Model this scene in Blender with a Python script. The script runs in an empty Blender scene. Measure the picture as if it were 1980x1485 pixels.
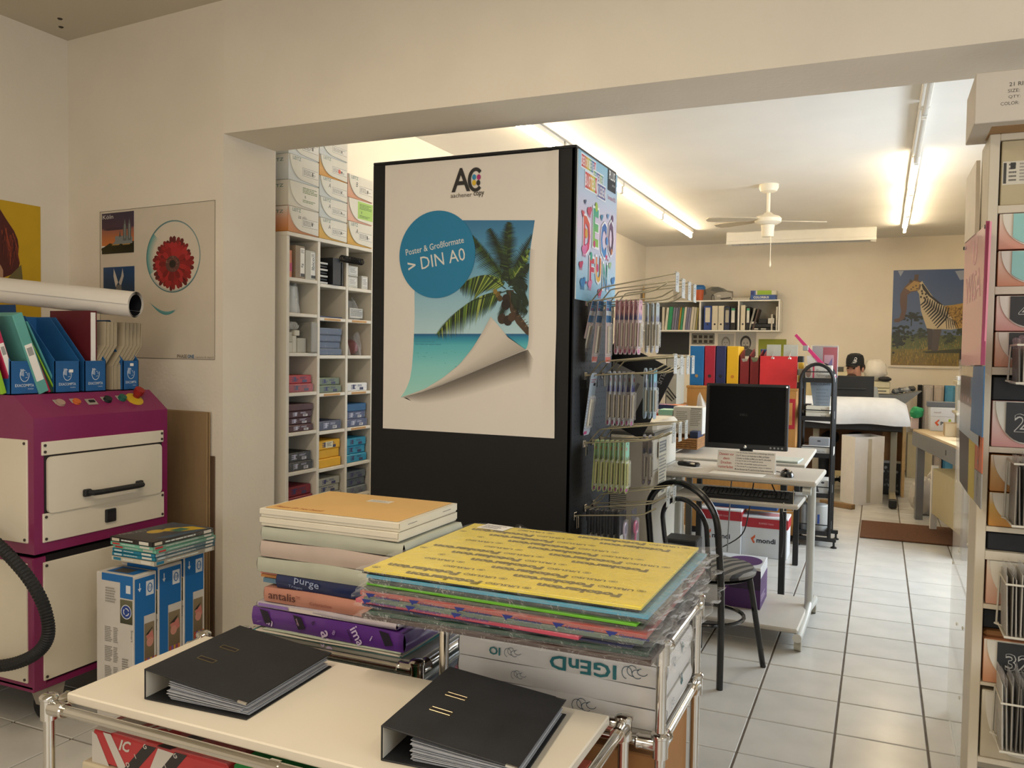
import bpy, math, random
import numpy as np
from mathutils import Matrix, Vector
S = bpy.context.scene
COL = S.collection
RND = random.Random(7)
R_ = math.radians

# ---------------------------------------------------------------- camera
FPX, CXP, CYP, CAMH = 1610.0, 990.0, 742.5, 1.42      # focal length in pixels of the 1980 x 1485 frame, eye height
_yaw, _pitch, _roll = R_(23.8), R_(2.15), R_(0.88)
_fw = np.array([-math.sin(_yaw)*math.cos(_pitch), math.cos(_yaw)*math.cos(_pitch), -math.sin(_pitch)])
_r0 = np.array([math.cos(_yaw), math.sin(_yaw), 0.0]); _u0 = np.cross(_r0, _fw)
_rt = _r0*math.cos(_roll)+_u0*math.sin(_roll); _up = -_r0*math.sin(_roll)+_u0*math.cos(_roll)
cam_data = bpy.data.cameras.new('camera'); cam = bpy.data.objects.new('camera', cam_data); COL.objects.link(cam)
cam_data.sensor_width = 36.0; cam_data.lens = 36.0*FPX/1980.0; cam_data.clip_start = 0.05
cam.matrix_world = Matrix(((_rt[0], _up[0], -_fw[0], 0), (_rt[1], _up[1], -_fw[1], 0), (_rt[2], _up[2], -_fw[2], CAMH), (0, 0, 0, 1)))
S.camera = cam
# ---------------------------------------------------------------- exposure, sky, daylight
S.view_settings.view_transform = 'Standard'
S.view_settings.look = 'None'
S.view_settings.gamma = 1.0
S.view_settings.use_curve_mapping = False
S.view_settings.exposure = 0.0
W = bpy.data.worlds.new('sky'); S.world = W; W.use_nodes = True
_bg = W.node_tree.nodes['Background']; _bg.inputs[0].default_value = (0.62, 0.78, 1.0, 1); _bg.inputs[1].default_value = 1.0
def area_light(name, loc, target, sx, sy, power, color):
    d = bpy.data.lights.new(name, 'AREA'); d.shape = 'RECTANGLE'; d.size = sx; d.size_y = sy; d.energy = power; d.color = color
    o = bpy.data.objects.new(name, d); COL.objects.link(o); o.location = loc
    o.rotation_euler = (Vector(target)-Vector(loc)).to_track_quat('-Z', 'Y').to_euler()
    return o
DAY = (0.80, 0.90, 1.0)
WARM = (1.0, 0.85, 0.66)
area_light('window_daylight', (2.40, 0.9, 1.45), (0, 1.6, 1.1), 2.4, 1.7, 30, DAY)       # daylight through window_1
area_light('window_daylight', (-0.4, -2.9, 1.5), (-0.6, 3, 1.5), 3.6, 1.8, 42, (1.0, 0.85, 0.66))     # shop front, window_2
area_light('window_daylight', (1.50, 6.2, 1.5), (-1, 6.0, 0.5), 2.6, 1.5, 125, DAY)        # window_3 in the far room's side wall
area_light('tube_light', (-1.25, 0.55, 2.88), (-1.25, 0.55, 0), 0.15, 2.4, 38, WARM)      # the front room's own ceiling battens
area_light('tube_light', (0.9, -0.3, 2.88), (0.9, -0.3, 0), 0.15, 2.4, 17, WARM)

# ---------------------------------------------------------------- pixel measurements -> points on a known plane
_C = np.array([0, 0, CAMH])
def _ray(x, y): return _fw + _rt*(x-CXP)/FPX - _up*(y-CYP)/FPX
def onX(x, y, X): d = _ray(x, y); return Vector(_C + d*(X/d[0]))
def onY(x, y, Y): d = _ray(x, y); return Vector(_C + d*(Y/d[1]))
def onZ(x, y, Z): d = _ray(x, y); return Vector(_C + d*((Z-CAMH)/d[2]))
def proj(p):
    d = np.array(p, float)-_C; z = d@_fw
    return CXP+FPX*(d@_rt)/z, CYP-FPX*(d@_up)/z, z

# ---------------------------------------------------------------- colours and materials
def lin(c):
    if isinstance(c, str):
        c = c.lstrip('#'); c = [int(c[i:i+2], 16) for i in (0, 2, 4)]
    out = []
    for v in c[:3]:
        v = v/255.0
        out.append(v/12.92 if v <= 0.04045 else ((v+0.055)/1.055)**2.4)
    return tuple(out)
_mats = {}
def mat(color, rough=0.5, metal=0.0, var=0.06, scale=12.0, bump=0.0, bscale=80.0, trans=0.0, alpha=1.0, emit=None, strength=1.0, coat=0.0, rnd=0.0, ior=1.45, name=None, stretch=None):
    key = (str(color), rough, metal, var, scale, bump, bscale, trans, alpha, str(emit), strength, coat, rnd, ior, name, stretch)
    if key in _mats: return _mats[key]
    m = bpy.data.materials.new(name or ('surface_%s' % str(color).lstrip('#'))); m.use_nodes = True
    nt = m.node_tree; b = nt.nodes['Principled BSDF']; L = nt.links
    c = lin(color)
    b.inputs['Roughness'].default_value = rough; b.inputs['Metallic'].default_value = metal
    b.inputs['IOR'].default_value = ior
    b.inputs['Base Color'].default_value = (*c, 1)
    if trans: b.inputs['Transmission Weight'].default_value = trans
    if alpha < 1: b.inputs['Alpha'].default_value = alpha
    if coat: b.inputs['Coat Weight'].default_value = coat; b.inputs['Coat Roughness'].default_value = 0.08
    if emit:
        b.inputs['Emission Color'].default_value = (*lin(emit), 1); b.inputs['Emission Strength'].default_value = strength
    tc = nt.nodes.new('ShaderNodeTexCoord'); vec = tc.outputs['Object']
    if stretch:
        mp = nt.nodes.new('ShaderNodeMapping'); mp.inputs['Scale'].default_value = stretch; L.new(vec, mp.inputs[0]); vec = mp.outputs[0]
    if var:
        n = nt.nodes.new('ShaderNodeTexNoise'); n.inputs['Scale'].default_value = scale; n.inputs['Detail'].default_value = 4
        L.new(vec, n.inputs['Vector'])
        r = nt.nodes.new('ShaderNodeMapRange'); r.inputs[1].default_value = 0.3; r.inputs[2].default_value = 0.7
        r.inputs[3].default_value = 1-var; r.inputs[4].default_value = 1+var
        L.new(n.outputs['Fac'], r.inputs[0])
        h = nt.nodes.new('ShaderNodeHueSaturation'); h.inputs['Color'].default_value = (*c, 1)
        if rnd:
            oi = nt.nodes.new('ShaderNodeObjectInfo'); r2 = nt.nodes.new('ShaderNodeMapRange')
            r2.inputs[3].default_value = 1-rnd; r2.inputs[4].default_value = 1+rnd; L.new(oi.outputs['Random'], r2.inputs[0])
            mu = nt.nodes.new('ShaderNodeMath'); mu.operation = 'MULTIPLY'; L.new(r.outputs[0], mu.inputs[0]); L.new(r2.outputs[0], mu.inputs[1])
            L.new(mu.outputs[0], h.inputs['Value'])
        else: L.new(r.outputs[0], h.inputs['Value'])
        L.new(h.outputs[0], b.inputs['Base Color'])
    if bump:
        n2 = nt.nodes.new('ShaderNodeTexNoise'); n2.inputs['Scale'].default_value = bscale; n2.inputs['Detail'].default_value = 3
        L.new(vec, n2.inputs['Vector'])
        bp = nt.nodes.new('ShaderNodeBump'); bp.inputs['Strength'].default_value = bump; bp.inputs['Distance'].default_value = 0.004
        L.new(n2.outputs['Fac'], bp.inputs['Height']); L.new(bp.outputs[0], b.inputs['Normal'])
    _mats[key] = m
    return m
def stripe_mat(c1, c2, scale, axis=0, rough=0.6, duty=0.5, name='striped'):
    m = bpy.data.materials.new(name); m.use_nodes = True; nt = m.node_tree; b = nt.nodes['Principled BSDF']; L = nt.links
    b.inputs['Roughness'].default_value = rough
    tc = nt.nodes.new('ShaderNodeTexCoord'); sp = nt.nodes.new('ShaderNodeSeparateXYZ'); L.new(tc.outputs['Object'], sp.inputs[0])
    mu = nt.nodes.new('ShaderNodeMath'); mu.operation = 'MULTIPLY'; mu.inputs[1].default_value = scale; L.new(sp.outputs[axis], mu.inputs[0])
    fr = nt.nodes.new('ShaderNodeMath'); fr.operation = 'FRACT'; L.new(mu.outputs[0], fr.inputs[0])
    gt = nt.nodes.new('ShaderNodeMath'); gt.operation = 'GREATER_THAN'; gt.inputs[1].default_value = duty; L.new(fr.outputs[0], gt.inputs[0])
    mx = nt.nodes.new('ShaderNodeMix'); mx.data_type = 'RGBA'; mx.inputs[6].default_value = (*lin(c1), 1); mx.inputs[7].default_value = (*lin(c2), 1)
    L.new(gt.outputs[0], mx.inputs[0]); L.new(mx.outputs[2], b.inputs['Base Color'])
    return m
def film_mat(tint='#ffffff', opacity=0.055, rough=0.10, bump=0.7, bscale=30.0, name='clear_film'):
    """thin crinkled plastic film: mostly see-through, with glossy creases"""
    key = ('film', tint, opacity, rough, bump, bscale)
    if key in _mats: return _mats[key]
    m = bpy.data.materials.new(name); m.use_nodes = True; nt = m.node_tree; L = nt.links
    b = nt.nodes['Principled BSDF']; out = nt.nodes['Material Output']
    b.inputs['Base Color'].default_value = (*lin(tint), 1); b.inputs['Roughness'].default_value = rough
    tr = nt.nodes.new('ShaderNodeBsdfTransparent'); mx = nt.nodes.new('ShaderNodeMixShader')
    fr = nt.nodes.new('ShaderNodeLayerWeight'); fr.inputs[0].default_value = 0.18
    ad = nt.nodes.new('ShaderNodeMath'); ad.operation = 'MULTIPLY_ADD'; ad.use_clamp = True; ad.inputs[1].default_value = 0.40; ad.inputs[2].default_value = opacity
    L.new(fr.outputs['Fresnel'], ad.inputs[0]); L.new(ad.outputs[0], mx.inputs[0])
    L.new(tr.outputs[0], mx.inputs[1]); L.new(b.outputs[0], mx.inputs[2]); L.new(mx.outputs[0], out.inputs[0])
    if bump:
        tc = nt.nodes.new('ShaderNodeTexCoord'); n2 = nt.nodes.new('ShaderNodeTexNoise'); n2.inputs['Scale'].default_value = bscale; n2.inputs['Detail'].default_value = 4
        n2.inputs['Distortion'].default_value = 1.5
        L.new(tc.outputs['Object'], n2.inputs['Vector'])
        bp = nt.nodes.new('ShaderNodeBump'); bp.inputs['Strength'].default_value = bump; bp.inputs['Distance'].default_value = 0.02
        L.new(n2.outputs['Fac'], bp.inputs['Height']); L.new(bp.outputs[0], b.inputs['Normal']); L.new(bp.outputs[0], fr.inputs['Normal'])
    _mats[key] = m
    return m
def print_mat(rough=0.5, coat=0.0):
    key = ('print', rough, coat)
    if key in _mats: return _mats[key]
    m = bpy.data.materials.new('printed_ink'); m.use_nodes = True; nt = m.node_tree; b = nt.nodes['Principled BSDF']
    a = nt.nodes.new('ShaderNodeVertexColor'); a.layer_name = 'ink'
    nt.links.new(a.outputs['Color'], b.inputs['Base Color']); b.inputs['Roughness'].default_value = rough
    if coat: b.inputs['Coat Weight'].default_value = coat; b.inputs['Coat Roughness'].default_value = 0.05
    _mats[key] = m
    return m

# ---------------------------------------------------------------- mesh builder
def frame(o, u, v):
    """4x4 matrix with origin o, x axis u, y axis v, z = u x v"""
    u = Vector(u).normalized(); v = Vector(v).normalized(); w = u.cross(v)
    return Matrix(((u.x, v.x, w.x, o[0]), (u.y, v.y, w.y, o[1]), (u.z, v.z, w.z, o[2]), (0, 0, 0, 1)))
def rotz(a, o=(0, 0, 0)): return Matrix.Translation(o) @ Matrix.Rotation(a, 4, 'Z')
class MB:
    def __init__(self): self.v = []; self.f = []; self.m = []; self.mats = []; self.M = None
    def mi(self, m):
        if m not in self.mats: self.mats.append(m)
        return self.mats.index(m)
    def add(self, vs, fs, m, M=None):
        o = len(self.v); i = self.mi(m)
        if M is not None: vs = [M @ Vector(p) for p in vs]
        if self.M is not None: vs = [self.M @ Vector(p) for p in vs]
        self.v += [tuple(p) for p in vs]; self.f += [tuple(o+k for k in f) for f in fs]; self.m += [i]*len(fs)
        return self
    def box(self, x0, x1, y0, y1, z0, z1, m, bev=0.0, M=None):
        if x0 > x1: x0, x1 = x1, x0
        if y0 > y1: y0, y1 = y1, y0
        if z0 > z1: z0, z1 = z1, z0
        b = min(bev, (x1-x0)*.45, (y1-y0)*.45, (z1-z0)*.45)
        if b <= 0:
            vs = [(x, y, z) for z in (z0, z1) for y in (y0, y1) for x in (x0, x1)]
            fs = [(0, 2, 3, 1), (4, 5, 7, 6), (0, 1, 5, 4), (2, 6, 7, 3), (0, 4, 6, 2), (1, 3, 7, 5)]
            return self.add(vs, fs, m, M)
        vs = []; ix = {}
        for sx in (0, 1):
            for sy in (0, 1):
                for sz in (0, 1):
                    X = (x0, x1)[sx]; Y = (y0, y1)[sy]; Z = (z0, z1)[sz]
                    ax = X+(b if sx == 0 else -b); ay = Y+(b if sy == 0 else -b); az = Z+(b if sz == 0 else -b)
                    for k, p in enumerate(((X, ay, az), (ax, Y, az), (ax, ay, Z))):
                        ix[sx, sy, sz, k] = len(vs); vs.append(p)
        g = lambda *a: ix[a]
        fs = [(g(0,0,0,0), g(0,0,1,0), g(0,1,1,0), g(0,1,0,0)), (g(1,0,0,0), g(1,1,0,0), g(1,1,1,0), g(1,0,1,0)),
              (g(0,0,0,1), g(1,0,0,1), g(1,0,1,1), g(0,0,1,1)), (g(0,1,0,1), g(0,1,1,1), g(1,1,1,1), g(1,1,0,1)),
              (g(0,0,0,2), g(0,1,0,2), g(1,1,0,2), g(1,0,0,2)), (g(0,0,1,2), g(1,0,1,2), g(1,1,1,2), g(0,1,1,2))]
        for a in (0, 1):
            for c in (0, 1):
                s = 1 if (a == c) else -1
                q = [g(a,c,0,0), g(a,c,0,1), g(a,c,1,1), g(a,c,1,0)]; fs.append(tuple(q if s > 0 else q[::-1]))
                q = [g(a,0,c,0), g(a,0,c,2), g(a,1,c,2), g(a,1,c,0)]; fs.append(tuple(q[::-1] if s > 0 else q))
                q = [g(0,a,c,1), g(0,a,c,2), g(1,a,c,2), g(1,a,c,1)]; fs.append(tuple(q if s > 0 else q[::-1]))
                for d in (0, 1):
                    t = [g(a,c,d,0), g(a,c,d,1), g(a,c,d,2)]; fs.append(tuple(t if (a+c+d) % 2 else t[::-1]))
        return self.add(vs, fs, m, M)
    def hexa(self, p, m, M=None):
        """p: 8 points, bottom 4 counter-clockwise then top 4"""
        return self.add(p, [(3, 2, 1, 0), (4, 5, 6, 7), (0, 1, 5, 4), (1, 2, 6, 5), (2, 3, 7, 6), (3, 0, 4, 7)], m, M)
    def poly(self, pts, m, M=None): return self.add(pts, [tuple(range(len(pts)))], m, M)
    def prism(self, pts, a0, a1, m, M=None):
        """2D outline (x,y counter-clockwise) extruded along z a0..a1"""
        n = len(pts)
        vs = [(x, y, a0) for x, y in pts]+[(x, y, a1) for x, y in pts]
        fs = [tuple(range(n))[::-1], tuple(range(n, 2*n))]+[(i, (i+1) % n, n+(i+1) % n, n+i) for i in range(n)]
        return self.add(vs, fs, m, M)
    def cyl(self, p0, p1, r, m, r1=None, n=12, caps=True, M=None):
        return self.tube([p0, p1], r, m, n=n, caps=caps, radii=[r, r if r1 is None else r1], M=M)
    def tube(self, path, r, m, n=8, closed=False, caps=True, radii=None, M=None):
        P = [Vector(p) for p in path]; N = len(P); vs = []; fs = []
        ref = None
        for i, p in enumerate(P):
            if closed: t = P[(i+1) % N]-P[i-1]
            else: t = P[min(i+1, N-1)]-P[max(i-1, 0)]
            t.normalize()
            if ref is None:
                ref = Vector((0, 0, 1)) if abs(t.z) < 0.9 else Vector((1, 0, 0))
            a = ref-t*ref.dot(t)
            if a.length < 1e-6: a = Vector((1, 0, 0))-t*t.x
            a.normalize(); ref = a; b = t.cross(a)
            rr = radii[i] if radii else r
            vs += [p+a*(rr*math.cos(2*math.pi*k/n))+b*(rr*math.sin(2*math.pi*k/n)) for k in range(n)]
        for i in range(N if closed else N-1):
            j = (i+1) % N
            fs += [(i*n+k, i*n+(k+1) % n, j*n+(k+1) % n, j*n+k) for k in range(n)]
        if caps and not closed: fs += [tuple(range(n))[::-1], tuple((N-1)*n+k for k in range(n))]
        return self.add(vs, fs, m, M)
    def lathe(self, prof, m, n=16, M=None):
        """prof: (radius, z) pairs turned about z"""
        vs = []; fs = []; N = len(prof)
        for r, z in prof: vs += [(r*math.cos(2*math.pi*k/n), r*math.sin(2*math.pi*k/n), z) for k in range(n)]
        for i in range(N-1): fs += [(i*n+k, i*n+(k+1) % n, (i+1)*n+(k+1) % n, (i+1)*n+k) for k in range(n)]
        if prof[0][0] > 1e-6: fs.append(tuple(range(n))[::-1])
        if prof[-1][0] > 1e-6: fs.append(tuple((N-1)*n+k for k in range(n)))
        return self.add(vs, fs, m, M)
    def blob(self, c, r, m, n=10, k=7, noise=0.0, seed=0, M=None):
        rr = random.Random(seed); vs = []; fs = []
        for i in range(k+1):
            th = math.pi*i/k
            for j in range(n):
                ph = 2*math.pi*j/n; q = 1+noise*(rr.random()*2-1)
                vs.append((c[0]+r[0]*q*math.sin(th)*math.cos(ph), c[1]+r[1]*q*math.sin(th)*math.sin(ph), c[2]-r[2]*math.cos(th)*(1 if i in (0, k) else q)))
        for i in range(k): fs += [(i*n+j, i*n+(j+1) % n, (i+1)*n+(j+1) % n, (i+1)*n+j) for j in range(n)]
        return self.add(vs, fs, m, M)
    def sheet(self, f, nu, nv, m, M=None, both=False):
        """surface f(u,v) for u,v in 0..1"""
        vs = [f(i/nu, j/nv) for j in range(nv+1) for i in range(nu+1)]
        fs = [(j*(nu+1)+i, j*(nu+1)+i+1, (j+1)*(nu+1)+i+1, (j+1)*(nu+1)+i) for j in range(nv) for i in range(nu)]
        return self.add(vs, fs, m, M)
    def mesh(self, name):
        me = bpy.data.meshes.new(name); me.from_pydata(self.v, [], self.f)
        for m in self.mats: me.materials.append(m)
        me.polygons.foreach_set('material_index', self.m); me.polygons.foreach_set('use_smooth', [True]*len(self.f))
        me.update(); me.set_sharp_from_angle(angle=R_(32))
        return me
    def build(self, name, parent=None, label=None):
        o = bpy.data.objects.new(name, self.mesh(name)); COL.objects.link(o)
        if parent: o.parent = parent
        if label: o['label'] = label
        return o

# ---------------------------------------------------------------- lettering
_glyph = {}
def text_mesh(body, bold=0.0, shear=0.0):
    key = (body, bold, shear)
    if key not in _glyph:
        cu = bpy.data.curves.new('lettering', 'FONT'); cu.body = body; cu.size = 1.0; cu.resolution_u = 2; cu.offset = bold; cu.shear = shear
        cu.fill_mode = 'FRONT'
        ob = bpy.data.objects.new('lettering', cu); COL.objects.link(ob)
        me = bpy.data.meshes.new_from_object(ob)
        vs = np.array([v.co[:2] for v in me.vertices]); fs = [tuple(p.vertices) for p in me.polygons]
        bpy.data.objects.remove(ob); bpy.data.curves.remove(cu); bpy.data.meshes.remove(me)
        lo, hi = vs.min(0), vs.max(0)
        _glyph[key] = ((vs-lo), fs, hi-lo)
    return _glyph[key]
class Art:
    """flat print in a plane: coloured polygons, gradients and lettering in thin layers"""
    EPS = 0.00005
    def __init__(self): self.v = []; self.f = []; self.c = []; self.z = 1
    def _put(self, pts, faces, cols, layer):
        if layer is None: self.k = getattr(self, 'k', 0)+1; layer = self.z+0.06*self.k
        o = len(self.v); self.v += [(p[0], p[1], layer*self.EPS) for p in pts]
        self.f += [tuple(o+i for i in f) for f in faces]; self.c += cols
    def up(self): self.z += 1+0.06*getattr(self, 'k', 0); self.k = 0; return self
    def poly(self, pts, col, layer=None):
        a = sum(pts[i][0]*pts[(i+1) % len(pts)][1]-pts[(i+1) % len(pts)][0]*pts[i][1] for i in range(len(pts)))
        if a < 0: pts = pts[::-1]
        self._put(pts, [tuple(range(len(pts)))], [lin(col)]*len(pts), layer); return self
    def rect(self, x0, y0, x1, y1, col, layer=None): return self.poly([(x0, y0), (x1, y0), (x1, y1), (x0, y1)], col, layer)
    def vgrad(self, x0, y0, x1, y1, cb, ct, layer=None):
        self._put([(x0, y0), (x1, y0), (x1, y1), (x0, y1)], [(0, 1, 2, 3)], [lin(cb)]*2+[lin(ct)]*2, layer); return self
    def ell(self, cx, cy, rx, ry, col, layer=None, n=28):
        return self.poly([(cx+rx*math.cos(2*math.pi*k/n), cy+ry*math.sin(2*math.pi*k/n)) for k in range(n)], col, layer)
    def ring(self, cx, cy, rx, ry, w, col, layer=None, n=32, a0=0.0, a1=6.2832):
        pts = []; fs = []
        for k in range(n+1):
            a = a0+(a1-a0)*k/n; c, s = math.cos(a), math.sin(a)
            pts += [(cx+(rx-w)*c, cy+(ry-w)*s), (cx+rx*c, cy+ry*s)]
        fs = [(2*k, 2*k+1, 2*k+3, 2*k+2) for k in range(n)]
        self._put(pts, fs, [lin(col)]*len(pts), layer); return self
    def strip(self, rows, layer=None):
        """rows: [[(x,y,col), ...], ...] all of one length"""
        n = len(rows[0]); pts = [(p[0], p[1]) for r in rows for p in r]; cols = [lin(p[2]) for r in rows for p in r]
        fs = [(i*n+k, i*n+k+1, (i+1)*n+k+1, (i+1)*n+k) for i in range(len(rows)-1) for k in range(n-1)]
        self._put(pts, fs, cols, layer); return self
    def line(self, p, q, w, col, layer=None, w2=None):
        p = Vector(p); q = Vector(q); d = (q-p); d.normalize(); nrm = Vector((-d.y, d.x)); w2 = w if w2 is None else w2
        return self.poly([tuple(p-nrm*w/2), tuple(q-nrm*w2/2), tuple(q+nrm*w2/2), tuple(p+nrm*w/2)], col, layer)
    def text(self, body, x, y, w=None, h=None, col='#000000', layer=None, bold=0.0, shear=0.0, rot=0.0, flip=False):
        vs, fs, sz = text_mesh(body, bold, shear)
        sx = (w/sz[0]) if w else h/sz[1]; sy = (h/sz[1]) if h else sx
        c, s = math.cos(rot), math.sin(rot); pts = []
        for px, py in vs:
            a, b = px*sx, py*sy
            if flip: a = sz[0]*sx-a
            pts.append((x+a*c-b*s, y+a*s+b*c))
        self._put(pts, fs, [lin(col)]*len(pts), layer); return self
    def lines(self, x0, y0, x1, y1, n, col, layer=None, fill=0.5, rag=0.3, seed=1):
        rr = random.Random(seed); h = (y1-y0)/n
        for i in range(n):
            e = x1-(x1-x0)*rag*rr.random(); b = y1-(i+1)*h; x = x0
            while x < e-1e-6:
                w = min((x1-x0)*(0.08+0.16*rr.random()), e-x)
                self.rect(x, b+h*(1-fill)/2, x+w, b+h*(1+fill)/2, col, layer); x += w+(x1-x0)*0.02
        return self
    def build(self, name, o, u, v, parent=None, rough=0.5, coat=0.0, label=None, lift=0.0):
        M = frame(o, u, v)
        me = bpy.data.meshes.new(name); me.from_pydata([tuple(M @ Vector((p[0], p[1], p[2]+lift))) for p in self.v], [], self.f)
        me.materials.append(print_mat(rough, coat))
        ca = me.color_attributes.new('ink', 'FLOAT_COLOR', 'POINT')
        ca.data.foreach_set('color', np.array([(*c, 1.0) for c in self.c], dtype=np.float32).ravel())
        me.update()
        ob = bpy.data.objects.new(name, me); COL.objects.link(ob)
        if parent: ob.parent = parent
        if label: ob['label'] = label
        return ob

# ---------------------------------------------------------------- things
def tag(o, label, cat, group=None):
    o['label'] = label; o['category'] = cat
    if group: o['group'] = group
    return o
def thing(name, label, cat, loc=(0, 0, 0), rz=0.0, group=None, rot=None):
    o = bpy.data.objects.new(name, None); COL.objects.link(o); o.empty_display_size = 0.05
    o.location = loc; o.rotation_euler = rot if rot else (0, 0, rz)
    return tag(o, label, cat, group)
def solo(mb, name, label, cat, loc=(0, 0, 0), rz=0.0, group=None, rot=None):
    o = mb.build(name); o.location = loc; o.rotation_euler = rot if rot else (0, 0, rz)
    return tag(o, label, cat, group)
def struct(mb, name, parent=None):
    o = mb.build(name, parent)
    o['kind'] = 'structure'
    return o
def dup(root, loc=None, rz=None, label=None, group=None, rot=None):
    r = root.copy(); COL.objects.link(r)
    if loc is not None: r.location = loc
    if rz is not None: r.rotation_euler = (0, 0, rz)
    if rot is not None: r.rotation_euler = rot
    if label: r['label'] = label
    if group: r['group'] = group
    for ch in list(root.children):
        c = ch.copy(); COL.objects.link(c); c.parent = r
        for g in list(ch.children):
            d = g.copy(); COL.objects.link(d); d.parent = c
    return r
X_, Y_, Z_ = (1, 0, 0), (0, 1, 0), (0, 0, 1)
NX, NY, NZ = (-1, 0, 0), (0, -1, 0), (0, 0, -1)

# shared materials
PLASTER = mat('#e6dcca', 0.85, var=0.03, scale=3, bump=0.25, bscale=60, name='plaster')
CHROME = mat('#d9d6d0', 0.12, metal=1.0, var=0.03, name='chrome')
BLACK = mat('#151515', 0.45, var=0.1, name='black_plastic')
MATBLACK = mat('#101010', 0.6, var=0.1, name='black_board')
WHITE = mat('#e8e4da', 0.5, var=0.03, name='white_board')
PAPER = mat('#ece8e0', 0.7, var=0.03, name='white_paper')
CARD = mat('#a9845a', 0.85, var=0.08, name='cardboard')
FILM = film_mat()
class Plane:
    """a real plane in the room; p() measures where on it a photograph pixel lies"""
    def __init__(self, o, u, v):
        self.o = Vector(o); self.u = Vector(u).normalized(); self.v = Vector(v).normalized(); self.n = self.u.cross(self.v)
    def w(self, x, y):
        d = Vector(_ray(x, y)); c = Vector(_C); return c+d*((self.o-c).dot(self.n)/d.dot(self.n))
    def p(self, x, y):
        q = self.w(x, y)-self.o; return (q.dot(self.u), q.dot(self.v))
    def crop(self, x0, y0, s): return lambda cx, cy: self.p(x0+cx/s, y0+cy/s)
    def at(self, a, b, h=0.0): return self.o+self.u*a+self.v*b+self.n*h
def lens(cx, cy, s=1.0):
    """a small star-free dot blob outline"""
    return [(cx+s*math.cos(a), cy+s*math.sin(a)) for a in np.linspace(0, 6.28, 9)[:-1]]
# ================================================================ the setting
ZC = 2.96
gx0, gy0, TP = -0.43, 3.338, 0.3153
mb = MB(); mb.box(-3.9, 2.6, -3.1, 11.8, -0.12, -0.006, mat('#6a6055', 0.9, var=0.15, scale=20, name='grout'))
floor = struct(mb, 'floor')
TILE = mat('#c4c2bc', 0.22, var=0.07, scale=5, bump=0.05, bscale=14, rnd=0.035, name='floor_tile')
g = 0.0042
tb = MB(); tb.box(-TP/2+g, TP/2-g, -TP/2+g, TP/2-g, -0.008, 0.0, TILE, bev=0.002)
tile_me = tb.mesh('tile')
cand = []; rest = []
for i in range(-11, 10):
    for j in range(-21, 27):
        cx = gx0+(i+.5)*TP; cy = gy0+(j+.5)*TP
        if cx < -3.75 or cx > 2.4 or cy < -2.95 or cy > 11.6: continue
        sc = 0
        if cy > 0.6:
            px, py, z = proj((cx, cy, 0))
            if z > 0.5 and -60 < px < 2040 and py < 1560: sc = 1/(z*z)*(1.0 if (px > 1130 or (px < 230 and py > 1200)) else 0.03)
        (cand if sc > 0 else rest).append((sc, cx, cy))
cand.sort(reverse=True)
for k, (s, cx, cy) in enumerate(cand[:300]):
    t = bpy.data.objects.new('tile', tile_me); COL.objects.link(t); t.parent = floor; t.location = (cx, cy, RND.uniform(-0.0006, 0.0003))
sb = MB()
for s, cx, cy in cand[300:]+rest:
    sb.box(cx-TP/2+g, cx+TP/2-g, cy-TP/2+g, cy+TP/2-g, -0.008, 0.0, TILE)
st = sb.build('tile_field', floor); st['kind'] = 'stuff'

mb = MB(); mb.box(-3.9, 2.6, -3.1, 3.1, ZC, ZC+.12, mat('#c9bfab', 0.9, var=0.03, scale=2, bump=0.2, name='ceiling_paint')); struct(mb, 'ceiling')
mb = MB(); mb.box(-3.3, 1.8, 3.1, 11.8, ZC, ZC+.12, mat('#dedad2', 0.8, var=0.03, scale=2, bump=0.12, bscale=30, name='ceiling_paint_far')); struct(mb, 'ceiling')
# dividing wall with the wide opening
mb = MB(); XJ = -2.70
mb.hexa([(-3.9, 2.996, 0), (XJ, 2.90, 0), (XJ, 3.25, 0), (-3.9, 3.25, 0), (-3.9, 2.996, ZC), (XJ, 2.90, ZC), (XJ, 3.25, ZC), (-3.9, 3.25, ZC)], PLASTER)
mb.box(XJ, 1.9, 2.90, 3.25, 2.375, ZC, PLASTER); mb.box(1.9, 2.6, 2.90, 3.25, 0, ZC, PLASTER)
struct(mb, 'wall_divider')
mb = MB(); mb.box(-3.9, -3.8, -3.1, 3.0, 0, ZC, PLASTER); struct(mb, 'wall_left')
mb = MB()
mb.box(2.5, 2.6, -3.1, -.4, 0, ZC, PLASTER); mb.box(2.5, 2.6, 2.1, 2.9, 0, ZC, PLASTER); mb.box(2.5, 2.6, -.4, 2.1, 0, .55, PLASTER); mb.box(2.5, 2.6, -.4, 2.1, 2.35, ZC, PLASTER)
struct(mb, 'wall_right')
mb = MB()
mb.box(-3.8, -2.3, -3.1, -3.0, 0, ZC, PLASTER); mb.box(1.5, 2.5, -3.1, -3.0, 0, ZC, PLASTER); mb.box(-2.3, 1.5, -3.1, -3.0, 0, .5, PLASTER); mb.box(-2.3, 1.5, -3.1, -3.0, 2.45, ZC, PLASTER)
struct(mb, 'wall_front')
GLASS = film_mat('#ffffff', 0.06, 0.02, 0.0, name='window_glass')
FRAME = mat('#d8d5cf', 0.4, var=0.02, name='window_frame_paint')
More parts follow.
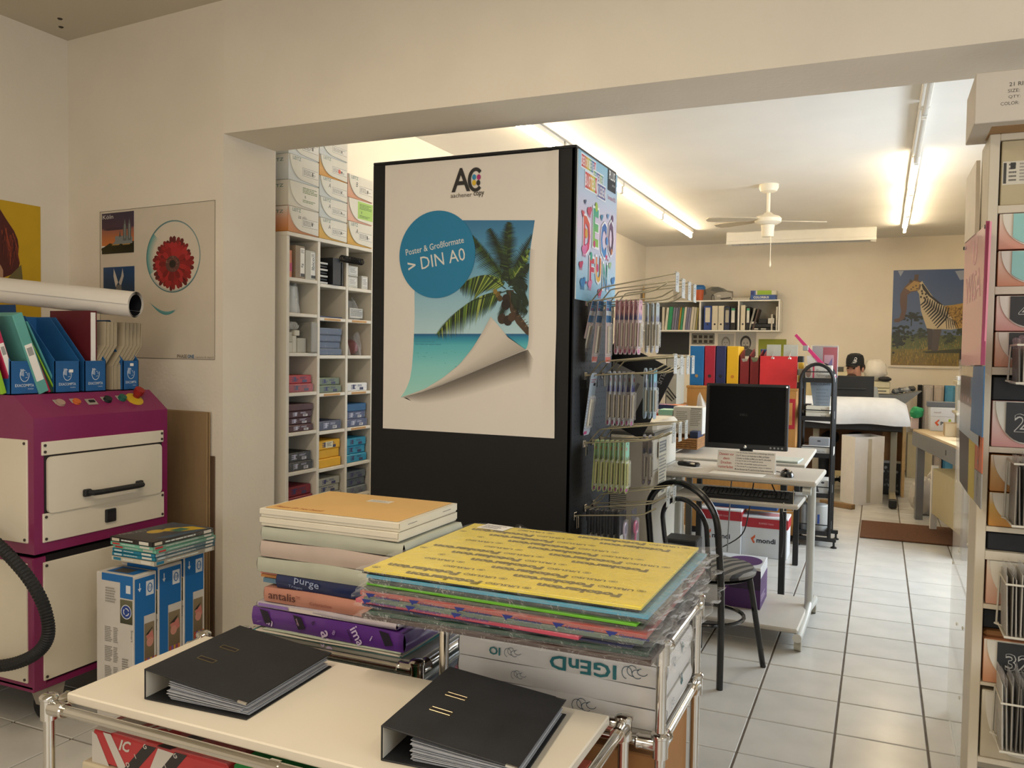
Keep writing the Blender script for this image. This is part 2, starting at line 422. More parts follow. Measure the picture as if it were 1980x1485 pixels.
def window(name, horizontal, a0, a1, z0, z1, pos):
    b = MB(); w = .05
    def bx(p0, p1, q0, q1, d):
        if horizontal: b.box(p0, p1, pos-d, pos+d, q0, q1, FRAME)
        else: b.box(pos-d, pos+d, p0, p1, q0, q1, FRAME)
    bx(a0, a1, z0, z0+w, .03); bx(a0, a1, z1-w, z1, .03); bx(a0, a0+w, z0, z1, .03); bx(a1-w, a1, z0, z1, .03); bx((a0+a1)/2-w/2, (a0+a1)/2+w/2, z0, z1, .03)
    o = struct(b, name)
    p = MB(); m = GLASS
    if horizontal: p.box(a0, a1, pos-.004, pos+.004, z0, z1, m)
    else: p.box(pos-.004, pos+.004, a0, a1, z0, z1, m)
    p.build('pane', o)
window('window_1', False, -.4, 2.1, .55, 2.35, 2.55)
window('window_2', True, -2.3, 1.5, .5, 2.45, -3.05)
window('window_3', False, 4.8, 7.6, .8, 2.4, 1.65)
mb = MB(); mb.box(-3.2, -3.1, 3.25, 11.7, 0, ZC, PLASTER); struct(mb, 'wall_side')
mb = MB(); mb.box(1.6, 1.7, 3.25, 4.8, 0, ZC, PLASTER); mb.box(1.6, 1.7, 7.6, 11.7, 0, ZC, PLASTER); mb.box(1.6, 1.7, 4.8, 7.6, 0, .8, PLASTER); mb.box(1.6, 1.7, 4.8, 7.6, 2.4, ZC, PLASTER); struct(mb, 'wall_side')
mb = MB(); mb.box(-3.2, 1.7, 11.7, 11.8, 0, ZC, PLASTER); struct(mb, 'wall_back')

# ---------------------------------------------------------------- fluorescent battens
TUBE = mat('#ffffff', 0.4, var=0, emit='#ffe9c2', strength=56.0, name='lit_tube')
DEAD = mat('#b9b6ae', 0.3, var=0.02, name='unlit_tube')
BATTEN = mat('#dedad0', 0.4, var=0.02, name='batten_enamel')
def batten(x, y0, y1, lit, label, ends=True):
    t = thing('batten_light', label, 'ceiling light', (x, (y0+y1)/2, ZC)); h = (y1-y0)/2
    b = MB(); b.box(-.03, .03, -h, h, -.045, 0, BATTEN, bev=.006); b.build('housing', t)
    for s in (-1, 1):
        b = MB(); b.box(-.016, .016, s*h-.02 if s > 0 else -h, s*h if s > 0 else -h+.02, -.105, -.045, BATTEN, bev=.004); b.build('lamp_holder', t)
    b = MB(); b.cyl((0, -h+.02, -.085), (0, h-.02, -.085), .014, TUBE if lit else DEAD, n=10); b.build('tube', t)
    return t
ys = [4.2, 5.72, 7.24, 8.76, 10.28]
nm = ['closest to the header', 'second from the header', 'third from the header', 'last one, by the far wall']
for k in range(4): batten(-2.16, ys[k]+.02, ys[k+1]-.02, True, 'glowing tube in the ceiling row above the display column, '+nm[k])
batten(.20, 4.30, 5.56, False, 'unlit grey ceiling tube in the bulb row over the aisle, close to the header')
batten(.20, 5.60, 6.86, False, 'unlit grey ceiling tube joining the lit part of the row over the aisle')
batten(.205, 6.90, 8.16, True, 'first glowing tube of the row over the tiled aisle')
batten(.21, 8.20, 9.38, True, 'middle glowing tube of the row over the tiled aisle')
batten(.215, 9.42, 10.6, True, 'last glowing tube of the aisle row, ending before the safari poster')
# ---------------------------------------------------------------- louvred ceiling luminaire, unlit
t = thing('louvre_light', 'long white unlit ceiling light with a dark louvre underneath', 'ceiling light', (-.94, 10.75, ZC), R_(1.5))
b = MB(); b.box(-.86, .86, -.1, .1, -.12, 0, BATTEN, bev=.008); b.build('housing', t)
b = MB(); b.box(-.82, .82, -.085, .085, -.128, -.12, mat('#3c3a36', .6, name='louvre_dark')); o = b.build('reflector', t)
for k in range(18):
    b = MB(); b.box(-.8+k*.094, -.797+k*.094, -.085, .085, -.15, -.126, CHROME); b.build('slat', o)
b = MB()
for s in (-1, 1): b.box(-.86, .86, s*.095-.004, s*.095+.004, -.15, -.115, BATTEN)
b.build('rim', t)
# ---------------------------------------------------------------- ceiling fan
t = thing('ceiling_fan', 'cream ceiling fan with three blades and a pull chain', 'fan', (-.955, 7.8, ZC))
FANM = mat('#e6ddc8', .35, var=.02, name='fan_enamel')
b = MB(); b.lathe([(.03, -.075), (.07, -.06), (.085, -.03), (.085, 0)], FANM, n=20); b.build('canopy', t)
b = MB(); b.cyl((0, 0, -.26), (0, 0, -.07), .016, FANM, n=10); b.build('downrod', t)
b = MB(); b.lathe([(.03, -.36), (.085, -.355), (.115, -.335), (.118, -.305), (.10, -.285), (.05, -.27), (.03, -.25)], FANM, n=24); b.build('motor', t)
b = MB(); b.lathe([(.02, -.47), (.052, -.465), (.055, -.40), (.06, -.36)], FANM, n=18); b.build('switch_housing', t)
b = MB(); b.tube([(.03, -.02, -.46), (.03, -.02, -.68)], .003, FANM, n=5); b.lathe([(.001, -.74), (.009, -.72), (.004, -.68)], FANM, n=8, M=Matrix.Translation((.03, -.02, 0))); b.build('pull_chain', t)
BL = mat('#b9ae98', .5, var=.05, name='fan_blade')
for a in (24, 150, 195):
    b = MB(); M = Matrix.Rotation(R_(a), 4, 'Z') @ Matrix.Rotation(R_(9), 4, 'X')
    pts = [(.1, -.03), (.18, -.055), (.45, -.065), (.53, -.05), (.55, 0), (.53, .05), (.45, .06), (.18, .045), (.1, .03)]
    b.prism(pts, -.322, -.314, BL, M=M); b.build('blade', t)
# ceiling screw holes of the front room
for k, q in enumerate(((116, 36), (118, 52))):
    b = MB(); b.lathe([(.012, 0), (.009, -.004), (.001, -.005)], mat('#3a3226', .8), n=10)
    solo(b, 'ceiling_plug', 'small dark screw plug in the ceiling near the corner, '+('the one farther from the corner' if k == 0 else 'the one closer to the corner'), 'plug', onZ(q[0], q[1], ZC))
# ================================================================ left corner: purple machine and what stands on and by it
PURP = mat('#7d1c50', 0.42, var=0.06, scale=6, coat=0.2, name='magenta_enamel')
PANEL = mat('#d9d0bc', 0.42, var=0.04, scale=4, name='cream_panel')
DARK = mat('#1b1518', 0.7, var=0.1, name='dark_gap')
RUBBER = mat('#17181a', 0.6, var=0.1, name='black_rubber')
XF, YM0, YM1 = -2.80, 2.055, 2.675
m = thing('floor_machine', 'magenta and cream floor machine with a drawer and red emergency button', 'machine', (XF, YM0, 0))
D = YM1-YM0
b = MB()
b.prism([(0, .655), (0, 1.155), (-.105, 1.235), (-.85, 1.235), (-.85, .655)][::-1], 0, D, PURP, M=Matrix(((1, 0, 0, 0), (0, 0, 1, 0), (0, 1, 0, 0), (0, 0, 0, 1))))
b.build('upper_housing', m)
b = MB(); b.box(-.83, -.02, .015, D-.015, .14, .640, DARK); b.box(-.84, -.008, .0, .055, .15, .640, PURP, bev=.004); b.box(-.84, -.008, D-.055, D, .15, .640, PURP, bev=.004); b.box(-.84, -.01, .0, D, .14, .165, PURP, bev=.004)
b.build('lower_frame', m)
fx = Plane((XF, YM0, 0), Y_, Z_); c2 = fx.crop(0, 700, 3.712); c3 = fx.crop(0, 1000, 3.062)
def rect4(a, b, c, d): return ((a[0]+c[0])/2, (b[0]+d[0])/2, (c[1]+d[1])/2, (a[1]+b[1])/2)   # y0 y1 z0 z1 from tl tr bl br
SCREW = mat('#3b332c', .5, name='dark_screw')
def xpanel(name, r, x=0.0, t=.006, screws=(), mt=PANEL, rad=0):
    b = MB()
    if rad:
        w, h = r[1]-r[0], r[3]-r[2]; pts = []
        for cx, cy, a0 in ((r[1]-rad, r[3]-rad, 0), (r[0]+rad, r[3]-rad, 90), (r[0]+rad, r[2]+rad, 180), (r[1]-rad, r[2]+rad, 270)):
            pts += [(cx+rad*math.cos(R_(a0+k*22.5)), cy+rad*math.sin(R_(a0+k*22.5))) for k in range(5)]
        b.prism(pts, x, x+t, mt, M=Matrix(((0, 0, 1, 0), (1, 0, 0, 0), (0, 1, 0, 0), (0, 0, 0, 1))))
    else: b.box(x-.004, x+t, r[0], r[1], r[2], r[3], mt, bev=.002)
    o = b.build(name, m)
    for sy, sz in screws:
        b = MB(); yy = r[0]+.011 if sy == 0 else r[1]-.011; zz = r[2]+.013 if sz == 0 else r[3]-.013
        b.cyl((x+t-.001, yy, zz), (x+t+.003, yy, zz), .0055, SCREW, n=8); b.build('screw', o)
    return o
ALL4 = ((0, 0), (0, 1), (1, 0), (1, 1))
xpanel('top_strip', rect4(c2(295, 585), c2(1168, 480), c2(295, 675), c2(1168, 570)), screws=ALL4)
rd = rect4(c2(325, 690), c2(1143, 578), c2(335, 1098), c2(1153, 925))
b = MB(); b.box(-.03, .002, rd[0]-.008, rd[1]+.008, rd[2]-.008, rd[3]+.014, DARK); b.build('drawer_gap', m)
dr = xpanel('drawer', rd, t=.012, rad=.018)
ha, hb = c2(600, 935), c2(975, 860)
b = MB(); HB = RUBBER
b.tube([(.012, ha[0], ha[1]), (.045, ha[0]+.012, ha[1]), (.05, ha[0]+.04, ha[1]), (.05, hb[0]-.03, ha[1]), (.045, hb[0]-.008, ha[1]), (.012, hb[0], ha[1])], .011, HB, n=8)
for q in (ha, hb): b.box(.012, .03, q[0]-.016, q[0]+.016, ha[1]-.014, ha[1]+.014, HB, bev=.004)
b.build('handle', dr, 'black bow handle')
xpanel('lower_strip', rect4(c2(303, 1100), c2(1172, 922), c2(305, 1308), c2(1172, 1100)), screws=ALL4)
q = c2(782, 1098); b = MB(); b.box(.002, .016, q[0]-.024, q[0]+.024, q[1]-.026, q[1]+.026, RUBBER, bev=.003); b.box(.016, .019, q[0]-.019, q[0]+.019, q[1]-.018, q[1]+.014, DARK)
b.build('lock_plate', m)
rl = (c3(262, 290)[0], D-.02, .175, .618)
xpanel('base_panel', rl, x=-.008, screws=ALL4)
# side facing the shop
def ypanel(name, x0, x1, z0, z1):
    b = MB(); b.box(x0, x1, -.006, .004, z0, z1, PANEL, bev=.002); o = b.build(name, m)
    for xx in (x1-.012, x0+.012):
        for zz in (z0+.013, z1-.013):
            b = MB(); b.cyl((xx, -.006, zz), (xx, -.009, zz), .0055, SCREW, n=8); b.build('screw', o)
ypanel('side_panel', -.84, -.03, .695, 1.075); ypanel('side_base_panel', -.84, -.035, .175, .62)
# control row on the sloping edge
sd = Vector((-.105, 0, .08)).normalized(); sn = Vector((.08, 0, .105)).normalized()
sl = Plane(Vector((XF, YM0, 1.155)), Y_, sd); cs = sl.crop(0, 700, 3.712)
def knob(name, cx, cy, r, h, mt, r2=None, plate=None, label=None):
    a = cs(cx, cy); o = Vector((0, 0, 1.155))+Vector(Y_)*a[0]+sd*a[1]
    b = MB(); b.M = frame(o, Vector(Y_).cross(sn)*-1, Y_)
    b.M = frame(o, Y_, sd)      # z axis = Y x sd = outward
    if plate: b.box(-.02, .02, -.004, .022, 0, .0025, plate, bev=.001)
    b.lathe([(r*1.05, 0), (r*1.05, h*.4), (r2 or r, h*.5), (r2 or r, h), (.001, h*1.05)], mt, n=14); b.build(name, m, label)
GREYP = mat('#9a9184', .5, name='grey_plastic')
knob('indicator_lamp', 430, 298, .017, .010, mat('#a58a7a', .35, name='dull_lens'), plate=GREYP)
knob('indicator_lamp', 547, 290, .015, .010, mat('#c0602a', .3, name='orange_lens'), plate=GREYP, label='orange indicator lamp')
a = cs(655, 288); b = MB(); b.M = frame(Vector((0, 0, 1.155))+Vector(Y_)*a[0]+sd*a[1], Y_, sd); b.box(-.022, .022, -.017, .017, 0, .004, GREYP, bev=.001); b.box(-.012, .012, -.006, .006, .004, .008, DARK); b.build('key_switch', m)
knob('push_button', 768, 276, .016, .014, mat('#12211f', .35, name='black_button'), plate=GREYP)
knob('push_button', 873, 266, .016, .016, mat('#1d5a48', .3, name='green_button'), plate=GREYP, label='green push button')
knob('emergency_plate', 965, 268, .036, .004, mat('#c9a52a', .5, name='yellow_plate'))
knob('emergency_button', 975, 252, .014, .042, mat('#8e1f1c', .4, name='red_button'), r2=.021, label='red mushroom button')
for yy in (.10, D-.12):
    b = MB(); b.hexa([(-.09, yy-.03, .06), (-.03, yy-.03, .06), (-.03, yy+.03, .06), (-.09, yy+.03, .06), (-.12, yy-.04, .14), (-.02, yy-.04, .14), (-.02, yy+.04, .14), (-.12, yy+.04, .14)], GREYP)
    b.cyl((-.07, yy-.018, .052), (-.07, yy+.018, .052), .052, RUBBER, n=18); b.build('castor', m)
hp = [onY(x, y, 1.98) for x, y in ((-60, 1010), (-10, 1048), (25, 1082), (58, 1122), (82, 1165), (93, 1205), (91, 1236), (74, 1260), (45, 1277), (5, 1287), (-60, 1290))]
# spline it
def smooth(P, n=8):
    P = [Vector(p) for p in P]; out = []
    for i in range(len(P)-1):
        p0, p1, p2, p3 = P[max(i-1, 0)], P[i], P[i+1], P[min(i+2, len(P)-1)]
        for k in range(n):
            t = k/n; out.append(0.5*((2*p1)+(-p0+p2)*t+(2*p0-5*p1+4*p2-p3)*t*t+(-p0+3*p1-3*p2+p3)*t**3))
    out.append(P[-1]); return out
pp = smooth(hp, 14); pp = [p-Vector((XF, YM0, 0)) for p in pp]
b = MB(); b.tube(pp, .021, RUBBER, n=10, radii=[.023 if k % 2 else .0195 for k in range(len(pp))]); b.build('hose', m, 'black ribbed hose')

# ---------------------------------------------------------------- open magazine files on top
BLUE = mat('#1f5b93', .6, var=.06, name='blue_card'); ZT = 1.236
fp = Plane((-2.93, 0, 0), Y_, Z_)
def file_box(x0, x1, label, D=.25, H=.30):
    y0, y1 = fp.p(x0, 735)[0], fp.p(x1, 735)[0]; w = y1-y0
    t = thing('magazine_file', label, 'magazine file', (-2.93, (y0+y1)/2, ZT), 0, 'blue card magazine files'); h = w/2; e = .003
    b = MB(); b.box(-e, 0, -h, h, 0, .125, BLUE); b.build('front_wall', t)
    for s in (-1, 1):
        b = MB(); b.prism([(0, 0), (0, .125), (-.17, H), (-D, H), (-D, 0)][::-1], s*h-(e if s > 0 else 0), s*h+(0 if s > 0 else e), BLUE, M=Matrix(((1, 0, 0, 0), (0, 0, 1, 0), (0, 1, 0, 0), (0, 0, 0, 1)))); b.build('side_wall', t)
    b = MB(); b.box(-D, -D+e, -h, h, 0, H, BLUE); b.build('back_wall', t)
    b = MB(); b.box(-D, 0, -h, h, 0, e, BLUE); b.build('base', t)
    A = Art(); hw = w*.34; c = '#c9d4dc'
    A.text('EXACOMPTA', -hw, .028, 2*hw, .011, c, bold=.01)
    A.text('PARIS', hw*.35, .018, hw*.6, .004, c)
    A.ring(0, .073, .019, .026, .0022, c, a0=2.4, a1=6.6); A.ring(-.004, .086, .008, .006, .0018, c, a0=0.4, a1=3.2)   # face line-drawing emblem
    for dx in (-.016, -.011, -.006): A.rect(dx, .066+.3*abs(dx), dx+.0025, .095, c)
    A.ell(.006, .082, .0022, .0018, c); A.line((.010, .08), (.012, .07), .0016, c); A.line((.003, .062), (.012, .064), .0016, c)
    A.build('emblem', (.0006, 0, 0), Y_, Z_, t)
    return t
f1 = file_box(20, 74, 'blue magazine file stuffed with pink, teal and lime folders')
f2 = file_box(106, 154, 'blue magazine file with a white sticker beside the emblem, second in the row')
f3 = file_box(164, 205, 'blue magazine file holding a maroon folder')
f4 = file_box(238, 268, 'blue magazine file with leaning cream card, at the far end')
for f, yy, zz in ((f2, .016, .085), (f4, .004, .108)):
    b = MB(); b.box(0, .002, yy-.009, yy+.009, zz-.006, zz+.006, PAPER, bev=.001); b.build('sticker', f)
def slab(name, label, cat, yb, x, lean, t, d, h, mt, lab=None, group=None, z=ZT+.004):
    """upright folder, spine towards the room (+X), leaning by an angle about X"""
    o = thing(name, label, cat, (x, yb, z), group=group, rot=(lean, 0, 0))
    b = MB(); b.box(-d, 0, -t/2, t/2, 0, h, mt, bev=.002); b.build('cover', o)
    if lab:
        b = MB(); b.box(0, .001, -t*.36, t*.36, .05, h*.62, PAPER); L = b.build('spine_label', o)
        b = MB(); b.box(.001, .0015, -t*.26, t*.26, h*.48, h*.58, mat('#9a9a98', .6)); b.build('label_print', L)
    return o
yf = lambda px, py=735: fp.p(px, py)[0]
LIME = mat('#8fbf2a', .5); TEAL = mat('#5fa39b', .5); PINK = mat('#b3254f', .45); DKG = mat('#23402f', .5)
slab('ring_folder', 'lime green folder leaning in the first blue file', 'folder', yf(14), -2.945, R_(16), .02, .22, .30, LIME, group='folders in the blue files')
slab('ring_folder', 'crimson folder with a white spine label leaning in the first blue file', 'folder', yf(36), -2.94, R_(18), .027, .22, .315, PINK, True, group='folders in the blue files')
slab('ring_folder', 'thick teal folder with a white spine label between two blue files', 'folder', yf(84), -2.925, R_(20), .042, .22, .315, TEAL, True, group='folders in the blue files')
slab('ring_folder', 'thin crimson folder behind the thick teal one', 'folder', yf(97), -2.93, R_(23), .01, .22, .315, PINK, group='folders in the blue files')
slab('ring_folder', 'thin dark green folder ahead of the second blue file', 'folder', yf(104), -2.935, R_(26), .012, .22, .30, DKG, group='folders in the blue files')
slab('ring_folder', 'thin lime folder leaning into the second blue file', 'folder', yf(112), -2.94, R_(28), .007, .22, .285, LIME, group='folders in the blue files')
slab('ring_folder', 'thin pale teal folder leaning into the second blue file', 'folder', yf(119), -2.945, R_(26), .008, .22, .30, mat('#4f9aa0', .5), group='folders in the blue files')
MAR = mat('#5e1620', .6, var=.05)
o = thing('document_box', 'maroon document box with white pages standing in the third blue file', 'folder', (-2.945, yf(186), ZT+.004), 0, 'folders in the blue files')
b = MB(); b.box(-.235, 0, -.016, -.013, 0, .325, MAR); b.box(-.235, 0, .013, .016, 0, .325, MAR); b.box(-.235, -.232, -.016, .016, 0, .325, MAR); b.build('cover', o)
b = MB(); b.box(-.228, -.002, -.012, .012, .004, .318, PAPER); b.build('page_block', o)
CREAM = mat('#b9ab90', .8, var=.05)
for k, (ya, n, st_, lab) in enumerate(((yf(184), 15, .0044, 'flat-packed cream card files, the batch beside the maroon box'), (yf(222), 20, .0048, 'flat-packed cream card files, the batch leaning out over the last blue file'))):
    o = thing('card_bundle', lab, 'card bundle', (-2.945, ya, ZT+.003), group='cream flat-packed card files')
    for i in range(n):
        b = MB(); y = i*st_; e = .0026; dz = .004*((i*7) % 5)/5
        pr = [(0, 0), (0, .10), (.06, .185), (.062, .285-dz)]
        b.prism([(p[0]+e, p[1]) for p in pr]+[(p[0], p[1]) for p in pr[::-1]], 0, .2, CREAM,
                M=Matrix(((0, 0, -1, -.003*((i*3) % 4)), (1, 0, 0, y), (0, 1, 0, 0), (0, 0, 0, 1))))
        b.build('card_sheet', o)
o = slab('lever_file', 'dark blue file lying deep behind the other folders', 'folder', yf(70), -3.12, R_(4), .16, .1, .335, mat('#173a63', .5), group='folders in the blue files')
# ---------------------------------------------------------------- paper roll lying across the files
pe = onX(262.7, 589.8, -2.84); pl_ = onX(-30, 558, -3.52)
ax = (pl_-pe); L = ax.length; axn = ax.normalized()
M = Matrix.Translation(pe) @ axn.to_track_quat('Z', 'Y').to_matrix().to_4x4()
o = thing('paper_roll', 'long white paper roll with a dark inside lying across the folders', 'paper roll', pe); o.rotation_euler = axn.to_track_quat('Z', 'Y').to_euler()
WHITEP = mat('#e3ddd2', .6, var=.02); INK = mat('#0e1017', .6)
def spiral(r0, turns, step, n):
    return [((r0-step*k/n*turns)*math.cos(2*math.pi*turns*k/n), (r0-step*k/n*turns)*math.sin(2*math.pi*turns*k/n)) for k in range(n+1)]
sp = spiral(.0565, 2.6, .005, 90)
b = MB(); b.sheet(lambda u, v: (*sp[int(round(u*90))], v*L), 90, 1, WHITEP); b.build('outer_sheet', o)
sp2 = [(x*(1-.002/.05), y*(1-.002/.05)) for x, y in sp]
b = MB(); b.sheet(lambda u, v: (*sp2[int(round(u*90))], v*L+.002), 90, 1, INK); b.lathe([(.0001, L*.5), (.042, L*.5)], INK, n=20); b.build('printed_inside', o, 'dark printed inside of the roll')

# ---------------------------------------------------------------- shipping cartons beside the machine
HPB = mat('#cfcac2', .6, var=.03)
cx = Plane((-2.5, 0, 0), Y_, Z_)
ybs = [2.226, 2.342, 2.470, 2.590]; zt = [.570, .580, .598]
for k in range(3):
    w = ybs[k+1]-ybs[k]-.006; h = zt[k]
    o = thing('ink_carton', ['tall white and blue ink carton with text on its end, first of three', 'tall white and blue ink carton between two alike', 'tall white and blue ink carton by the brown boards, last of three'][k], 'carton', (-2.5, ybs[k], 0), 0, 'tall ink cartons')
    b = MB(); b.box(-.19, 0, 0, w, 0, h, HPB, bev=.003); b.build('body', o)
    A = Art(); bl = '#1368ad'
    A.rect(.008, .02, .05, h-.012, bl); A.rect(.05, h-.16, w-.008, h-.012, bl)
    A.up(); A.rect(w-.05, h-.085, w-.014, h-.03, '#d8dde2'); A.up(); A.ring(w-.032, h-.057, .012, .018, .004, bl); A.text('hp', w-.040, h-.066, .016, .018, bl, shear=.3)
    A.up(); A.line((.03, h-.03), (.03, h-.055), .004, '#d8dde2'); A.poly([(.022, h-.05), (.038, h-.05), (.03, h-.064)], '#d8dde2')
    A.vgrad(.052, h-.38, w-.012, h-.19, '#5d4c36', '#8a7b60'); A.up()
    A.poly([(.06, h-.24), (w-.02, h-.222), (w-.014, h-.26), (.075, h-.275)], '#c67a70'); A.ell(.078, h-.265, .016, .018, '#c98d7c'); A.poly([(.056, h-.235), (.09, h-.215), (w-.02, h-.21), (w-.04, h-.235)], '#2b2420')
    for i, cc in enumerate(('#b5482f', '#7a4f9a', '#c4952c', '#8a3f6a', '#c8783a')): A.rect(.056+i*.011, h-.362, .065+i*.011, h-.325, cc)
    A.build('blue_print', (.0004, 0, 0), Y_, Z_, o)
    A = Art()
    A.rect(.125, h-.085, .19, h-.0, bl); A.rect(.03, h-.028, .19, h, bl); A.up()
    A.rect(.155, h-.065, .178, h-.035, '#d8dde2'); A.vgrad(.125, h-.18, .188, h-.09, '#3a3c2c', '#6c6a50'); A.up(); A.ell(.156, h-.135, .027, .027, '#d5dbe4'); A.up(); A.ell(.156, h-.135, .024, .024, '#24418f'); A.up(); A.ring(.156, h-.135, .015, .015, .004, '#d5dbe4', a0=0.3, a1=1.9); A.ring(.156, h-.135, .015, .015, .004, '#d5dbe4', a0=2.4, a1=4.0); A.ring(.156, h-.135, .015, .015, .004, '#d5dbe4', a0=4.5, a1=6.1)
    A.text('Smart', .180, h-.20, .045, .010, '#4a4844', rot=-1.5708)
    for i in range(4): A.lines(.045, h-.26-i*.075, .085, h-.20-i*.075, 9, '#8b877f', seed=i); A.lines(.09, h-.26-i*.075, .115, h-.20-i*.075, 9, '#8b877f', seed=i+9)
    A.lines(.135, h-.40, .175, h-.31, 10, '#8b877f', seed=5); A.lines(.05, h-.11, .11, h-.05, 6, '#9c988f', seed=6)
    A.build('end_print', (-.19, -.0004, 0), X_, Z_, o)
    A = Art(); A.rect(.03, .02, .17, w-.015, bl); A.up(); A.rect(.05, .03, .13, w-.03, '#4b4640'); A.build('top_print', (-.19, 0, h+.0003), X_, Y_, o)
# magazines on the cartons
q = [onZ(x, y, .69) for x, y in ((222, 1038.5), (330, 1011), (411, 1021), (302, 1052))]
c = sum(q, Vector())/4; e1 = (q[1]-q[0]+q[2]-q[3])/2; e2 = (q[3]-q[0]+q[2]-q[1])/2
rz0 = math.atan2(e2.y, e2.x); wx, wy = e2.length, e1.length
specs = [('#cfc8b4', '#2b7f9f', 'cream magazine with teal spine blocks at the bottom of the pile'), ('#1f7f9d', '#c9d8dc', 'petrol blue magazine, lower of two in the pile'), ('#1f7f9d', '#c9d8dc', 'petrol blue magazine, upper of two in the pile'),
         ('#7fc4ab', '#c23a3a', 'mint magazine with a red spine patch, lower of two'), ('#7fc4ab', '#c23a3a', 'mint magazine with a red spine patch, upper of two'), ('#2d2b2b', '#d6cdb8', 'dark magazine with a yellow cover picture on top of the pile')]
z = .601
for k, (c1, c2_, lab) in enumerate(specs):
    t = .0135 if k not in (0, 5) else .018
    o = thing('magazine', lab, 'magazine', (c.x+RND.uniform(-.006, .006), c.y+RND.uniform(-.008, .008), z), rz0+RND.uniform(-.02, .02), 'magazines piled on the ink cartons')
    b = MB(); b.box(-wx/2, wx/2, -wy/2+.004, wy/2, .001, t-.001, PAPER); b.build('pages', o)
    b = MB(); m1 = mat(c1, .4, var=.05)
    b.box(-wx/2, wx/2, -wy/2, wy/2, 0, .0012, m1); b.box(-wx/2, wx/2, -wy/2, wy/2, t-.0012, t, m1); b.box(-wx/2, wx/2, -wy/2, -wy/2+.002, 0, t, m1); b.box(wx/2-.002, wx/2, -wy/2, wy/2, 0, t, m1); b.build('cover', o)
    A = Art(); A.rect(-wx/2+.01, .003, -wx/2+.05, t-.004, c2_); A.rect(wx/2-.07, .003, wx/2-.02, t-.003, '#e0ddd2'); A.lines(-wx/2+.06, .004, wx/2-.09, t-.004, 1, '#dfe6e2', seed=k)
    A.build('spine_print', (0, -wy/2-.0002, 0), X_, Z_, o)
    A = Art(); A.rect(-wy/2+.01, .003, -wy/2+.045, t-.004, c2_); A.lines(-wy/2+.06, .004, wy/2-.07, t-.004, 1, '#dfe6e2', seed=k+4); A.rect(wy/2-.05, .003, wy/2-.012, t-.003, '#e0ddd2')
    A.build('edge_print', (wx/2+.0002, 0, 0), Y_, Z_, o)
    if k == 5:
        A = Art(); A.vgrad(-wx/2, -wy/2, wx/2, wy/2, '#3a3330', '#4a5058'); A.up(); A.poly([(-.02, .0), (.05, .04), (.1, .13), (.02, .13), (-.04, .05)], '#c9a92c'); A.ell(-.03, -.01, .03, .035, '#c4a136'); A.up(); A.rect(0, .03, .05, .09, '#3c6a58'); A.poly([(.06, -.1), (wx/2-.01, -.06), (wx/2-.01, .12), (.08, .06)], '#3b5568')
        A.up(); A.text('FINE ART', -wx/2+.02, -wy/2+.03, .11, .02, '#9c968c', rot=1.3); A.build('cover_picture', (0, 0, t+.0002), X_, Y_, o)
    z += t+.0006
# ---------------------------------------------------------------- brown boards leaning by the nook wall
NW = Plane((-2.70, 2.90, 0), (1.2, -.096, 0), Z_)          # nook wall: u towards the opening
def nook(mb, a0, a1, z0, z1, d0, d1, mt):
    mb.M = frame(NW.at(0, 0), NW.u, NW.v); mb.box(a0, a1, z0, z1, d0, d1, mt, bev=.002); return mb
for (a0, a1, z1, d0, d1, cl, lab) in ((-.37, -.065, 1.13, .012, .018, '#8d7350', 'wide brown cardboard sheet standing behind the machine'), (-.375, -.07, 1.128, .022, .028, '#957b57', 'front brown cardboard sheet of the pair behind the machine'),
                                     (-.36, -.045, .93, .002, .009, '#5c4632', 'narrow dark brown board edge behind the cardboard sheets')):
    b = MB(); nook(b, a0, a1, 0.0, z1, d0, d1, mat(cl, .85, var=.06, scale=30, stretch=(1, 1, .15))); solo(b, 'cardboard_sheet', lab, 'cardboard', group='boards standing by the nook wall')
# ---------------------------------------------------------------- pictures on the nook wall and the side wall
c1 = NW.crop(0, 350, 3.712)
x0 = NW.p(194, 407)[0]; x1 = NW.p(417, 390)[0]; z1 = NW.p(300, 399)[1]; z0 = NW.p(350, 694)[1]
o = thing('flower_poster', 'large pale poster of a red gerbera in a teal ring', 'poster', NW.at((x0+x1)/2, z0))
b = MB(); b.M = frame(NW.at(0, 0), NW.u, NW.v); b.M = Matrix.Translation(-o.location) @ b.M
b.box(x0, x1, z0, z1, .0008, .0022, mat('#d2c7b4', .5, var=.02)); b.build('sheet', o)
b = MB(); b.M = Matrix.Translation(-o.location) @ frame(NW.at(0, 0), NW.u, NW.v); e = .002; FE = mat('#6e6759', .6)
b.box(x0, x1, z1-e, z1, .0022, .0032, FE); b.box(x0, x0+e, z0, z1, .0022, .0032, FE); b.box(x1-e, x1, z0, z1, .0022, .0032, FE); b.box(x0, x1, z0, z0+e, .0022, .0032, FE); b.build('edge', o)
A = Art(); fc = c1(1242, 595); R = (c1(1395, 600)[0]-c1(1085, 600)[0])/2; Rz = (c1(1242, 398)[1]-c1(1242, 795)[1])/2
rc = c1(1243, 542); rx = (c1(1438, 540)[0]-c1(1050, 540)[0])/2; rz_ = (c1(1240, 282)[1]-c1(1240, 802)[1])/2
A.ring(rc[0], rc[1], rx, rz_, .006, '#4c7477', n=56)
A.ring(rc[0]+.003, rc[1]+.002, rx-.006, rz_-.006, .003, '#8fa3a0', n=56)
A.strip([[(rc[0]-rx*math.cos(a)*.97, rc[1]+rz_*math.sin(a)*.97, '#4f9a97'), (rc[0]-rx*math.cos(a)*.72, rc[1]+rz_*math.sin(a)*.72, '#d0c5b2')] for a in np.linspace(-.5, .75, 12)])
s0 = c1(1075, 870); s1 = c1(1300, 915)
